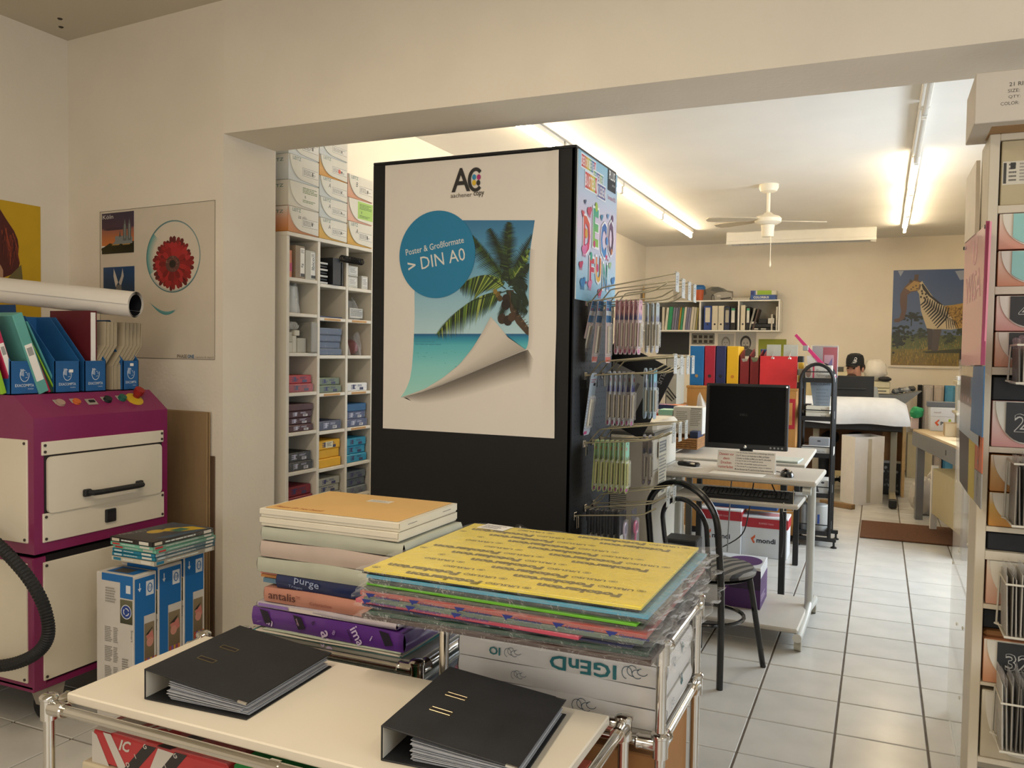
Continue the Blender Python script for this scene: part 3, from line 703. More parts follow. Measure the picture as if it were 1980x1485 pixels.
A.strip([[(s0[0]+(s1[0]-s0[0])*t, s0[1]-.055*math.sin(math.pi*t*.95)-.012*t+(.0), '#3f8f96' if t < .8 else '#c0c5ba'), (s0[0]+(s1[0]-s0[0])*t, s0[1]-.055*math.sin(math.pi*t*.95)-.012*t+.016*math.sin(math.pi*t), '#6fa7a6' if t < .8 else '#cfc5b2')] for t in np.linspace(0, 1, 14)])
A.up(); rr = random.Random(5)
for ring_, (rm, n, cols) in enumerate(((1.0, 34, ('#7a1518', '#5c1014', '#8c1a1c')), (.86, 30, ('#9a1b1e', '#84161a', '#a8262a')), (.66, 24, ('#8a171b', '#a62226', '#741216')))):
    for k in range(n):
        a = 2*math.pi*(k+.5*ring_)/n+rr.uniform(-.04, .04); L = rm*rr.uniform(.9, 1.02); w = .085+.02*rr.random(); ca, sa = math.cos(a), math.sin(a)
        pt = lambda r, s: (fc[0]+R*(r*ca-s*sa), fc[1]+Rz*(r*sa+s*ca))
        A.poly([pt(.2, -.03), pt(L*.75, -w), pt(L*.95, -w*.7), pt(L, 0), pt(L*.95, w*.7), pt(L*.75, w), pt(.2, .03)], rr.choice(cols), layer=2+ring_+.3*rr.random())
A.z = 6; A.ell(fc[0], fc[1], R*.33, Rz*.3, '#5f3a34'); A.up()
for k in range(40):
    a = rr.uniform(0, 6.28); q = rr.uniform(.2, .31); A.ell(fc[0]+R*q*math.cos(a), fc[1]+Rz*q*math.sin(a)*.92, .003, .003, rr.choice(('#8a6a58', '#3d2622', '#7a4a40')), n=6)
A.ell(fc[0], fc[1], R*.15, Rz*.14, '#1f1714')
q = c1(1275, 1270); w_ = c1(1345, 1270)[0]-q[0]; h_ = c1(1300, 1245)[1]-q[1]
A.text('PHASE', q[0], q[1], w_, h_, '#6e6456', bold=.02); w2 = c1(1397, 1270)[0]-c1(1350, 1270)[0]; A.text('ONE', c1(1350, 1270)[0], q[1], w2, h_, '#2a5f86', bold=.03); A.text('capture & digital', c1(1405, 1270)[0], q[1], c1(1535, 1270)[0]-c1(1405, 1270)[0], h_*.6, '#857b6c')
A.build('flower_print', tuple(NW.at(0, 0, .0024)-o.location), NW.u, NW.v, o)
def postcard(name, label, px0, px1, py0, py1, draw):
    a0, a1 = NW.p(px0, py1)[0], NW.p(px1, py1)[0]; b1 = NW.p((px0+px1)/2, py0)[1]; b0 = NW.p((px0+px1)/2, py1)[1]
    o = thing(name, label, 'postcard', NW.at((a0+a1)/2, b0, .004)); b = MB(); b.M = frame((0, 0, 0), NW.u, NW.v)
    w, h = a1-a0, b1-b0; b.box(-w/2, w/2, 0, h, 0, .001, PAPER); b.build('card', o)
    A = Art(); draw(A, w, h); A.build('picture', tuple(NW.n*.0012), NW.u, NW.v, o, rough=.3)
def koeln(A, w, h):
    L = -w/2; X = lambda t: L+w*t
    A.vgrad(L, h*.55, -L, h, '#4a3448', '#2b1e3a'); A.vgrad(L, h*.2, -L, h*.62, '#d07a3c', '#8d5a52'); A.up()
    A.poly([(X(0), h*.6), (X(.3), h*.65), (X(1), h*.6), (X(.8), h*.58), (X(.2), h*.57)], '#3a2a40'); A.up()
    A.poly([(X(0), 0), (X(1), 0), (X(1), h*.28), (X(.55), h*.2), (X(.25), h*.26), (X(0), h*.14)], '#20241a'); A.up()
    st = '#7d8484'
    A.poly([(X(.3), h*.2), (X(.95), h*.2), (X(.95), h*.38), (X(.8), h*.42), (X(.42), h*.42), (X(.42), h*.3)], st)
    for t in (.72, .86): A.poly([(X(t-.055), h*.3), (X(t+.055), h*.3), (X(t+.05), h*.62), (X(t), h*.84), (X(t-.05), h*.62)], '#5c6262'); A.line((X(t), h*.35), (X(t), h*.7), w*.02, '#949a96')
    A.poly([(X(.54), h*.4), (X(.6), h*.4), (X(.57), h*.58)], '#4a5050'); A.rect(X(.3), h*.2, X(.95), h*.225, '#b08a48'); A.up()
    for k in range(9): A.ell(X(.05+.11*k), h*.12+.03*h*(k % 3), w*.07, h*.05, '#171c12', n=9)
    A.up(); A.text('Köln', X(.03), h*.86, w*.33, h*.1, '#d7d2cc')
def bluecard(A, w, h):
    L = -w/2; X = lambda t: L+w*t
    A.vgrad(L, 0, -L, h, '#14303f', '#1d4470'); A.up()
    A.poly([(X(.4), h*.35), (X(.33), h*.7), (X(.34), h*.95), (X(.42), h*.7), (X(.48), h*.5)], '#c9c0b4'); A.poly([(X(.56), h*.35), (X(.66), h*.7), (X(.62), h*.95), (X(.58), h*.7), (X(.5), h*.5)], '#b8b0a6')
    A.poly([(X(.38), 0), (X(.62), 0), (X(.58), h*.42), (X(.42), h*.42)], '#6e6c68'); A.rect(X(0), 0, X(1), h*.12, '#10180f')
postcard('city_postcard', 'postcard of a cathedral skyline at dusk on the flower poster', 199, 261, 411, 490, koeln)
postcard('dancer_postcard', 'dark blue postcard on the flower poster half behind the paper roll', 202, 262, 516, 576, bluecard)
# yellow portrait poster on the side wall
LW = Plane((-3.8, 2.9, 0), Y_, Z_)
cl = LW.crop(0, 350, 3.712); y1 = LW.p(78, 470)[0]; zt_ = LW.p(78, 400)[1]; zb = LW.p(78, 640)[1]
o = thing('yellow_poster', 'yellow poster with dark red hair on the side wall', 'poster', LW.at(y1-.35, zb))
W0 = .62
b = MB(); b.M = frame(LW.at(0, 0)-o.location, LW.u, LW.v); b.box(y1-W0, y1, zb, zt_, .0008, .002, mat('#c9a21c', .5, var=.03)); b.build('sheet', o)
A = Art(); hair = [cl(0, 205), cl(40, 270), cl(100, 360), cl(125, 420), cl(132, 470), cl(128, 540), cl(140, 590), cl(125, 650), cl(60, 680), cl(0, 700)]
hair = hair[:1]+hair[1:]+[(y1-.45, hair[-1][1]-.02), (y1-.5, hair[0][1]+.05), (y1-.36, hair[0][1]+.09)]
A.poly(hair, '#4f1d18'); A.up(); rr = random.Random(3)
for k in range(40):
    t = rr.random(); a = cl(10+100*t, 300+90*t+rr.uniform(0, 120)); bq = (a[0]+rr.uniform(-.03, .03), a[1]-rr.uniform(.06, .12)); A.line(a, bq, .004, rr.choice(('#8c3a22', '#a34a2a', '#3a1412', '#732c1c')), w2=.001)
A.poly([cl(0, 600), cl(20, 640), cl(20, 700), cl(0, 760), (y1-.5, cl(0, 760)[1]), (y1-.5, cl(0, 600)[1])], '#b58a6a'); A.poly([cl(60, 690), cl(150, 600), cl(160, 690), cl(155, 760), cl(40, 760)], '#6d6238')
A.build('portrait_print', tuple(LW.at(0, 0, .0022)-o.location), LW.u, LW.v, o)
# ================================================================ trolleys and paper in the middle
RING = mat('#23211f', .4, name='dark_ring')
def joint(mb, x, y, z, dirs, r=.0125, L=.045):
    """chrome clamp: upright sleeve with a cap and one collar per rail"""
    mb.lathe([(.012, -.030), (.0185, -.028), (.0185, .016), (.021, .018), (.021, .024), (.0185, .027), (.013, .030), (.002, .031)], CHROME, n=16, M=Matrix.Translation((x, y, z)))
    for d in dirs:
        d = Vector(d); p = Vector((x, y, z)); mb.tube([p+d*.012, p+d*L, p+d*(L+.006), p+d*(L+.010)], .018, CHROME, n=12, radii=[.0185, .0165, .0185, .0165])
def trolley(name, label, x0, x1, y0, y1, levels, ztop, foot=0.06):
    """tube frame: four uprights, a ring of rails at each level, castors"""
    t = thing(name, label, 'trolley', ((x0+x1)/2, (y0+y1)/2, 0)); cx, cy = (x0+x1)/2, (y0+y1)/2
    a0, a1, b0, b1 = x0-cx, x1-cx, y0-cy, y1-cy
    for x in (a0, a1):
        for y in (b0, b1):
            b = MB(); b.cyl((x, y, foot), (x, y, ztop), .0125, CHROME, n=14); b.build('leg', t)
            b = MB(); b.cyl((x-.011, y, .03), (x+.011, y, .03), .03, RUBBER, n=16); b.box(x-.016, x+.016, y-.012, y+.012, .03, .075, CHROME, bev=.004); b.build('castor', t)
    for z in levels:
        for (p, q) in (((a0, b0), (a1, b0)), ((a0, b1), (a1, b1)), ((a0, b0), (a0, b1)), ((a1, b0), (a1, b1))):
            b = MB(); b.cyl((p[0], p[1], z), (q[0], q[1], z), .0115, CHROME, n=14); b.build('rail', t)
        for x in (a0, a1):
            for y in (b0, b1):
                b = MB(); joint(b, x, y, z, [((-1 if x > 0 else 1), 0, 0), (0, (-1 if y > 0 else 1), 0)]); b.build('clamp', t)
    return t, cx, cy
# front trolley with the white worktop
ZT1 = .62
t, cx0, cy0 = trolley('chrome_trolley', 'low chrome trolley with white top carrying two black binders', -1.722, -.498, 1.298, 1.776, (.592, .20), .60)
b = MB(); b.box(-1.695-cx0, -.525-cx0, 1.322-cy0, 1.755-cy0, .597, ZT1, mat('#e2d9c6', .35, var=.03, scale=3, coat=.15, name='white_laminate'), bev=.003); b.build('worktop', t)
b = MB(); b.box(-1.70-cx0, -.52-cx0, 1.31-cy0, 1.765-cy0, .198, .214, WHITE, bev=.003); b.build('shelf', t)
b = MB(); b.tube([(-1.085-cx0, 1.298-cy0, .592), (-1.06-cx0, 1.298-cy0, .592)], .0145, CHROME, n=14); b.box(-1.085-cx0, -1.06-cx0, 1.29-cy0, 1.315-cy0, .565, .592, RING, bev=.003); b.build('rail_clip', t)

SLOT = mat('#8f8468', .3, metal=.9, name='slot_metal')
COVER = mat('#1d1e20', .62, var=.16, scale=9, bump=.12, bscale=220, name='binder_cover')
COVER2 = mat('#222326', .55, var=.22, scale=14, bump=.12, bscale=260, name='binder_cover_marbled')
LEAF = mat('#b9bcc2', .45, var=.06, scale=60, name='plastic_leaf'); GREYBOARD = mat('#c9c3b4', .7, name='binder_lining')
def binder(label, x, y, rz, cov, tint, seed):
    """lever-arch file lying on its back cover, spine along local Y at x=0"""
    o = thing('lever_arch_binder', label, 'binder', (x, y, ZT1+.0005), rz)
    w, l, h0, h1 = .283, .330, .070, .036; e = .0032
    b = MB(); b.box(.002, w, 0, l, 0, e, cov, bev=.001); b.build('back_cover', o)
    b = MB(); b.box(0, e, 0, l, 0, h0, cov, bev=.001); b.build('spine', o)
    b = MB(); b.box(e, e+.001, .003, l-.003, .004, h0-.003, GREYBOARD); b.build('lining', o, 'pale lining inside the spine')
    an = math.atan2(h1-h0, w); M = Matrix.Translation((0, 0, h0)) @ Matrix.Rotation(-an, 4, 'Y')
    b = MB(); b.box(0, w/math.cos(an), 0, l, -e, 0, cov, bev=.001, M=M)
    fc = b.build('front_cover', o)
    for yy in (l*.36, l*.60):
        b = MB(); b.M = M
        for s in (-1, 1):
            b.tube([(.052, yy-.0065*s*0-.0075, .0006), (.098, yy-.0075, .0006)] if s < 0 else [(.052, yy+.0075, .0006), (.098, yy+.0075, .0006)], .0013, SLOT, n=6)
        for xx in (.052, .098): b.tube([(xx, yy-.0075, .0006), (xx, yy+.0075, .0006)], .0013, SLOT, n=6)
        b.box(.054, .096, yy-.006, yy+.006, .0001, .0005, DARK); b.build('slot_rim', fc, 'metal-rimmed ring slot')
    b = MB(); b.M = M
    for y0_, y1_ in ((-.0004, .004), (l-.004, l+.0004)): b.box(w-.022, w+.001, y0_, y1_, -e-.0006, .0006, CHROME)
    b.build('corner_guard', fc, 'metal corner guard')
    rr = random.Random(seed); z = e+.002
    for k in range(15):
        dx = rr.uniform(-.012, .006); dy = rr.uniform(-.004, .006); n = 8; ph = rr.uniform(0, 6); sg = rr.uniform(.0, .0012)
        zt0 = lambda u, k=k: e+.001+(k+.2)*.00175+(0.0013*k)*(1-u)
        b = MB()
        f = lambda u, v, k=k, dx=dx, dy=dy, ph=ph, sg=sg: (.062+dx*(.3+.7*u)+(w-.072)*u, .010+dy+(l-.022)*v, zt0(u)-sg*math.sin(math.pi*u)+.0004*math.sin(7*v+ph))
        b.sheet(f, n, 6, LEAF if k % 3 else mat(tint, .6, var=.05)); f2 = lambda u, v: (f(1-u, v)[0], f(1-u, v)[1], f(1-u, v)[2]+.0010); b.sheet(f2, n, 6, LEAF)
        b.sheet(lambda u, v: (f(u, 0)[0], f(u, 0)[1], f(u, 0)[2]+.0010*v), n, 1, LEAF); b.sheet(lambda u, v: (f(1, u)[0], f(1, u)[1], f(1, u)[2]+.0010*v), 6, 1, LEAF)
        b.build('leaf_wad', o)
    b = MB()
    for yy in (l*.36, l*.60): b.tube([(.06, yy, e), (.06, yy, .045), (.068, yy, .056), (.085, yy, .056), (.092, yy, .045), (.092, yy, e)], .0018, CHROME, n=6)
    b.build('ring_mechanism', o)
    return o
binder('plain black lever arch binder resting near the corner by the ink cartons', -1.507, 1.372, R_(3.1), COVER, '#d8c9c0', 2)
binder('scuffed black lever arch binder with gilt ring slots near the open end', -.869, 1.362, R_(4.3), COVER2, '#6e8f98', 6)

# things on the front trolley's lower shelf
zs = .2145
q0 = onY(172, 1430, 1.345); 
o = thing('storage_carton', 'cream lidded carton under the white worktop', 'carton', (-1.66, 1.335, zs)); CRM = mat('#cdbfa2', .7, var=.03)
b = MB(); b.box(0, .62, .004, .40, 0, .20, CRM, bev=.003); b.build('body', o)
b = MB(); b.box(-.004, .624, 0, .404, .17, .245, CRM, bev=.004); b.build('lid', o); zl = zs+.2455
o = thing('paper_pack', 'red and white paper pack with slanted lettering under the worktop', 'paper pack', (-1.64, 1.345, zl))
b = MB(); b.box(0, .40, 0, .30, 0, .078, mat('#b5383a', .4, var=.05), bev=.006); b.build('wrapper', o)
A = Art(); wht = '#c9c2b8'
for x in (.0, .17): A.poly([(x+.0, .0), (x+.055, .0), (x+.015, .066), (x+.0, .072), (x-.0, .06)][0:4] if x == 0 else [(x, 0), (x+.03, 0), (x+.085, .072), (x+.035, .074)], wht)
A.poly([(.035, .076), (.06, .076), (.115, 0), (.085, 0)], wht); A.up(); A.poly([(.10, .004), (.135, .004), (.20, .074), (.165, .074)], '#2a2626'); A.poly([(.19, .002), (.225, .002), (.29, .076), (.255, .076)], '#2a2626'); A.up()
for i, ch in enumerate('DIG'): A.text(ch, .112+i*.026, .010+i*.026, None, .011, wht, bold=.02, rot=.55)
for i, ch in enumerate('DIG'): A.text(ch, .202+i*.026, .008+i*.026, None, .011, wht, bold=.02, rot=.55)
A.text('IC', .085, .045, None, .026, wht, bold=.03, shear=.35); A.text('U', .30, .012, None, .034, wht, bold=.04, shear=.3); A.text('R', .005, .008, None, .02, wht, bold=.04, shear=.3)
A.build('lettering', (0, -.0006, 0), X_, Z_, o)
A = Art(); A.poly([(0, 0), (.06, 0), (.2, .3), (.1, .3)], wht); A.poly([(.2, 0), (.24, 0), (.38, .3), (.33, .3)], '#2a2626'); A.text('IC', .1, .03, None, .05, wht, bold=.03, shear=.3); A.build('top_print', (0, 0, .0784), X_, Y_, o)
b = MB(); b.sheet(lambda u, v: (-.004+.41*u, -.004+.31*v, .0795+.003*math.sin(9*u+5*v)), 14, 8, FILM); b.build('film', o)
o = thing('paper_pack', 'green paper pack with a pale oval and black lettering', 'paper pack', (-1.225, 1.345, zl))
b = MB(); b.box(0, .33, 0, .30, 0, .085, mat('#1f7a3e', .4, var=.04), bev=.006); b.build('wrapper', o)
A = Art(); A.text('antalis', .008, .022, .062, .022, '#13281b', bold=.005); A.ell(.080, .040, .008, .008, '#c04040'); A.up(); A.text('TM', .075, .037, .010, .005, '#e0d0c8'); A.text('Color', .103, .012, .07, .026, '#13281b', bold=.005)
A.poly([(.25+.1*math.cos(a), .084+.08*math.sin(a)) for a in np.linspace(math.pi, 2*math.pi, 20)], '#8da38a', layer=.6); A.build('lettering', (0, -.0006, 0), X_, Z_, o)
o = thing('paper_pack', 'brick red patterned paper pack at the open end under the worktop', 'paper pack', (-.80, 1.40, zs))
b = MB(); b.box(0, .25, 0, .33, 0, .31, mat('#a5523f', .6, var=.25, scale=40), bev=.006); b.build('wrapper', o)
A = Art(); rr = random.Random(2)
for k in range(26): x, y = rr.uniform(.02, .3), rr.uniform(.03, .29); A.poly(lens(x, y, rr.uniform(.006, .018)), rr.choice(('#c98a72', '#7e3b33', '#b98f86', '#8d4740')))
A.build('pattern', (.2504, 0, 0), Y_, Z_, o); A.k = 0

# ---------------------------------------------------------------- rear trolleys
t, bx, by = trolley('chrome_trolley', 'chrome trolley under the envelope and the wrapped paper bundles', -1.66, -1.085, 1.872, 2.25, (.585, .24), .60)
b = MB(); b.box(-1.65-bx, -1.095-bx, 1.885-by, 2.24-by, .590, .602, mat('#b9b5ac', .4, metal=.3), bev=.002); b.build('shelf', t); b = MB(); b.box(-1.65-bx, -1.095-bx, 1.885-by, 2.24-by, .245, .257, mat('#b9b5ac', .4, metal=.3), bev=.002); b.build('shelf', t)
t, kx, ky = trolley('chrome_trolley', 'chrome trolley loaded with white reams and a pile of coloured card packs', -.975, -.425, 1.815, 2.205, (.760, .548, .16), .775)
for z in (.552, .765, .165): b = MB(); b.box(-.965-kx, -.435-kx, 1.825-ky, 2.195-ky, z, z+.010, mat('#b9b5ac', .4, metal=.3), bev=.002); b.build('shelf', t)

# the wrapped paper stack, bottom first.  Local origin: front edge middle
def bundle(name, label, z, h, x0, x1, y0, y1, mt, fold=True, tilt=0.0, rz=0.0, sag=.004, seed=0, cat='paper pack'):
    o = thing(name, label, cat, ((x0+x1)/2, (y0+y1)/2, z), rz); hx, hy = (x1-x0)/2, (y1-y0)/2; rr = random.Random(seed); b = MB()
    n = 10; ph = rr.uniform(0, 6)
    def top(u, v): return (-hx+2*hx*u, -hy+2*hy*v, h-sag*(1-math.sin(math.pi*min(max(u, 0), 1)))*.6+.0012*math.sin(9*u+ph)*math.cos(6*v))
    b.sheet(top, n, 6, mt)
    bul = .006 if fold else .002
    for side in range(4):
        def f(u, v, side=side):
            w = v; q = 1-u
            if side == 0: p = top(u, 0); d = (0, -1)
            elif side == 1: p = top(1, u); d = (1, 0)
            elif side == 2: p = top(q, 1); d = (0, 1)
            else: p = top(0, q); d = (-1, 0)
            k = bul*math.sin(math.pi*w)*(.7+.3*math.sin(5*u+ph)); return (p[0]+d[0]*k, p[1]+d[1]*k, p[2]*w+.0005)
        b.sheet(f, n, 5, mt)
    b.build('wrapper', o)
    return o, hx, hy
ZB = .6025
GRN = mat('#aeb0a0', .7, var=.05, bump=.2, bscale=25, name='grey_green_wrap'); PNK = mat('#b9a89c', .7, var=.05, bump=.2, bscale=25, name='pinkish_wrap')
L0, L1, F0, F1 = -1.63, -1.16, 1.90, 2.235
z = ZB
for k, (c, lab, y) in enumerate((('#4f8f8c', 'teal paper sheet slipped under the purple pack', 1.885), ('#b8b0a2', 'loose white paper under the purple pack', 1.878), ('#a4ad9b', 'pale green folded paper sheet just below the purple pack', 1.884))):
    o, hx, hy = bundle('paper_sheaf', lab, z, .005, L0-.012+.02*k, L1+.02, y, F1, mat(c, .7, var=.05), sag=.001, seed=k); z += .0052
o, hx, hy = bundle('paper_pack', 'purple paper pack with large white lettering', z, .054, L0-.015, L1+.03, 1.890, F1, mat('#5b2f82', .35, var=.06, bump=.15, bscale=20, coat=.3), seed=4, rz=R_(-1))
A = Art(); w = 2*hx
for (s, x, y, h, r, c) in (('in', .055, .012, .022, -.3, '#c9b8d6'), ('age', .235, .014, .036, -1.2, '#c9b8d6'), ('d', .215, .036, .013, -.4, '#21162e'), ('8', .285, .018, .014, -.4, '#9c84b5'), ('ima', .345, .040, .026, -1.0, '#c9b8d6'), ('DIGITAL', .335, .036, .007, -1.1, '#21162e'), ('i', .41, .02, .016, -.5, '#c9b8d6')):
    A.text(s, -hx+x, y, None, h, c, bold=.015, rot=r)
for x in (.03, .15, .44): A.poly([(-hx+x, .052), (-hx+x+.03, .048), (-hx+x+.045, .018), (-hx+x+.02, .012)], '#1d1626'); 
A.text('image', -hx+.158, .040, None, .008, '#c9a5b5', rot=-1.1)
A.build('lettering', (0, -hy-.0075, 0), X_, Z_, o); z += .0555
o, hx, hy = bundle('paper_pack', 'flat lilac and white film-wrapped paper pack under the pink one', z, .017, L0+.0, L1+.0, 1.893, F1, mat('#a9a0a8', .35, var=.1, coat=.3), seed=5, sag=.001)
A = Art(); A.rect(-.12, .003, .19, .014, '#cfc4bd'); A.up(); A.text('Coloraction', -.01, .004, .07, .009, '#6a6470'); A.rect(-hx+.005, .004, -.125, .013, '#8a6fae'); A.build('lettering', (0, -hy-.0032, 0), X_, Z_, o); z += .0175
o, hx, hy = bundle('paper_pack', 'salmon pink paper pack with dark red maker lettering', z, .044, L0+.02, L1-.005, 1.898, F1, mat('#b77f6c', .4, var=.06, coat=.25), seed=6)
A = Art(); A.text('antalis', -hx+.02, .012, .095, .022, '#4a201c', bold=.004); A.text('TM', -hx+.117, .022, .014, .009, '#8a4a42'); A.text('Coloraction', -hx+.165, .012, .075, .009, '#8a4a42'); A.build('lettering', (0, -hy-.0075, 0), X_, Z_, o); z += .0445
o = thing('paper_sheaf', 'sliver of orange and blue card ends poking out under the wrapped bundles', 'paper pack', (L0+.0, 1.92, z)); b = MB(); b.box(-.012, .06, 0, .2, .018, .026, mat('#c98a50', .6)); b.build('orange_card', o); b = MB(); b.box(.0, .06, -.004, .2, .004, .017, mat('#5d7f96', .6)); b.build('blue_card', o)
b = MB(); b.box(-.018, .06, .004, .2, .0262, .030, mat('#d08a78', .6)); b.build('salmon_card', o)
o, hx, hy = bundle('paper_pack', 'navy paper pack with silvery lettering below the plain bundles', z, .038, L0+.062, L1, 1.902, F1, mat('#16244f', .35, var=.08, coat=.35, bump=.2, bscale=25), seed=7)
A = Art(); A.text('purge', -hx+.065, .018, .085, .02, '#97a3c2', bold=.005, rot=-.12); A.text('Tropic', -hx+.045, .006, .05, .010, '#7b88ab', rot=-.05); A.ell(hx-.05, .012, .02, .009, '#9aa3b8'); A.up(); A.text('ECO', hx-.062, .009, .024, .006, '#222c50'); A.build('lettering', (0, -hy-.0075, 0), X_, Z_, o); z += .0385
for k, (m_, lab, h, dx) in enumerate(((GRN, 'grey green wrapped paper bundle, lowest of the three plain ones', .045, -.006), (PNK, 'pinkish grey wrapped paper bundle between two greenish ones', .048, .004), (GRN, 'grey green wrapped paper bundle right below the white boxes', .040, .006))):
    bundle('paper_bundle', lab, z, h, L0+dx, L1+.0+.006*k, 1.900+.002*k, F1, m_, seed=10+k, sag=.006); z += h+.0005
LIDM = mat('#d6cfbd', .6, var=.03)
for k, lab in enumerate(('white flat carton directly under the boxed envelope', 'white flat carton with a manila envelope on its lid')):
    h = .0255; o = thing('flat_carton', lab, 'carton', ((L0+L1)/2, (F0+F1)/2, z), R_(.4 if k else -.3)); hx, hy = .232, .166
    b = MB(); b.box(-hx, hx, -hy, hy, 0, h-.002, LIDM, bev=.002); b.build('body', o)
    b = MB(); b.box(-hx-.002, hx+.002, -hy-.002, hy+.002, h-.0022, h, LIDM, bev=.001); b.box(hx+.0005, hx+.002, -hy-.0, hy, .006, h, LIDM); b.box(-hx-.003, hx, -hy-.003, -hy-.001, .010, h-.001, LIDM, bev=.0005); b.build('lid', o)
    if k:
        A = Art()
        for y in (-.10, .10): A.rect(y-.025, .014, y+.025, .0155, '#4d473c')
        A.build('slot_line', (hx+.0024, 0, 0), Y_, Z_, o)
    z += h+.0006
o = thing('envelope', 'manila envelope with orange do-not-bend print on top of the stack', 'envelope', ((L0+L1)/2, (F0+F1)/2, z), R_(.6)); MAN = mat('#cfa767', .7, var=.04, scale=6)
b = MB(); b.box(-.222, .222, -.158, .158, 0, .0016, MAN, bev=.0005); b.build('paper', o)
A = Art(); A.text('Please do not bend', -.205, -.142, .165, .020, '#a8571e', bold=.012, shear=.15); A.rect(-.02, .055, .06, .09, '#d9d3c4'); A.up(); A.lines(-.012, .06, .052, .086, 3, '#8a8880'); A.build('lettering', (0, 0, .0018), X_, Y_, o)
b = MB(); b.sheet(lambda u, v: (L0-.028+.034*u-0, 1.92+.05*v, .815+.012*math.sin(3*u)+.006*v), 4, 4, PAPER); 
# lower shelf of that trolley
zz = .2575
for k, (c, lab) in enumerate((('#20242c', 'dark boxed paper pack with red and blue letter tiles, under the wrapped stack'),)):
    o = thing('paper_pack', lab, 'paper pack', (-1.36, 2.06, zz)); b = MB(); b.box(-.24, .262, -.172, .17, 0, .27, mat(c, .4, var=.1), bev=.004); b.build('wrapper', o)
    A = Art()
    for x, cc, s in ((-.10, '#1f2f74', 'T'), (-.03, '#8e2028', 'M'), (.05, '#8e2028', 'A'), (.12, '#1f2f74', 'D')): A.rect(x, .19, x+.06, .255, cc); A.up(); A.text(s, x+.012, .2, .036, .044, '#c9c4bf', bold=.02)
    A.build('lettering', (.2624, 0, 0), Y_, Z_, o)
z = zz+.2705
for k, (c, lab) in enumerate((('#b7b6b0', 'glossy white brochure pack under the wrapped stack, lower one'), ('#9fa9a0', 'greenish white film-wrapped pack under the wrapped stack, upper one'))):
    o, hx, hy = bundle('paper_sheaf', lab, z, .018, -1.60, -1.10+.02*k, 1.885, 2.2, mat(c, .3, var=.1, coat=.3), seed=20+k, sag=.002); A = Art(); A.text('EN', .06, .004, .05, .011, '#4a5a58', bold=.02); A.build('lettering', (0, -hy-.0034, 0), X_, Z_, o); z += .0185

# ---------------------------------------------------------------- card packs on the rear trolley
def pack(label, z, t, col, x0, x1, y0, y1, rz, seed, film=True, rough=.45):
    o = thing('card_pack', label, 'card pack', ((x0+x1)/2, (y0+y1)/2, z), rz, 'large coloured card packs in film'); hx, hy = (x1-x0)/2, (y1-y0)/2
    b = MB(); b.box(-hx, hx, -hy, hy, 0, t, mat(col, rough, var=.05), bev=.0008); b.build('card', o)
    if film:
        rr = random.Random(seed); ph = [rr.uniform(0, 6) for _ in range(8)]; ov = rr.uniform(.022, .045)
        def f(u, v):
            x = -hx-.018+(2*hx+.018+ov)*u; y = -hy-.010+(2*hy+.022)*v
            ex = max(0, x-hx, -hx-x)/.03; ey = max(0, y-hy, -hy-y)/.02
            z = t+.0012+.0006*math.sin(13*u+ph[0])*math.sin(17*v+ph[1])-min(1, ex+ey)*t*.5+min(1.2, ex)*.005*math.sin(23*v+ph[2]+3*u)+min(1, ey)*.003*math.sin(41*u+ph[3])
            if u > .999: x += .007*math.sin(37*v+ph[4])+.005*math.sin(83*v+ph[5])
            return (x, y, z)
        b = MB(); b.sheet(f, 30, 24, FILM); b.sheet(lambda u, v: (f(u, 0)[0], f(u, 0)[1]+.002*math.sin(50*u), f(u, 0)[2]-(t*.9)*v), 30, 2, FILM)
        b.sheet(lambda u, v: (f(1, u)[0]-.006*v, f(1, u)[1], f(1, u)[2]-(t*.8)*v+.003*math.sin(60*u)*v), 24, 2, FILM); b.build('film', o, 'crinkled clear film with loose ends')
    return o, hx, hy
px0, px1, py0, py1 = -1.135, -.445, 1.695, 2.302
seq = [('dark brown card pack at the very bottom of the pile', .010, '#3f2b24', .01, .03, -.022, 0), ('bottle green card pack low in the pile', .010, '#29493b', .02, .01, -.012, 1.6), ('navy card pack under the rose one', .006, '#20265c', -.005, -.02, .0, .6),
       ('rose pink card sheets jutting out of the pile', .009, '#c04f62', -.012, -.12, -.012, -1.6), ('grey green card pack with blue maker print on its film edge', .011, '#5d6f62', .012, .008, -.018, .5), ('brick red card pack with blue maker print on its film edge', .010, '#a8524d', .0, .02, -.014, -.3),
       ('olive grey card pack above the brick red one', .008, '#4d5646', .0, .0, .0, 1.0), ('lime green card sheets in the upper pile', .006, '#66b02e', .01, .0, -.002, -1.0), ('charcoal card pack between lime and sky blue', .010, '#3a4240', .01, .006, .004, .4), ('sky blue card sheets under the yellow pack', .008, '#4a9ab8', .012, .022, -.004, -.6), ('black card sheet below the yellow pack', .004, '#161616', -.006, -.004, .002, 0)]
z = .7755
for k, (lab, t, c, dx0, dx1, dy, r) in enumerate(seq):
    o, hx, hy = pack(lab, z, t, c, px0+dx0, px1+dx1, py0+dy, py1+dy*.3, R_(r), 30+k, film=k not in (3, 7, 10))
    if k in (4, 5):
        A = Art(); xs = [-.33, -.21, -.09, .03, .15, .27] if k == 5 else [-.34, -.22, -.10]
        for x in xs:
            A.poly([(x, .011), (x+.028, .011), (x+.020, .004), (x+.014, .0035), (x+.010, -.001), (x+.006, .004)], '#26327e'); A.text('Clairefontaine', x+.03, .0015, .065, .007, '#26327e', shear=.2, bold=.005)
        A.build('film_print', (0, -hy-.0135, 0), X_, Z_, o)
    z += t+.0014
zy = z
o, hx, hy = pack('yellow card pack with olive maker lettering on top of the pile', zy, .007, '#e9d23c', px0, px1+.002, py0, py1, 0, 60, film=True, rough=.35)
A = Art(); ink = '#7a6a1a'
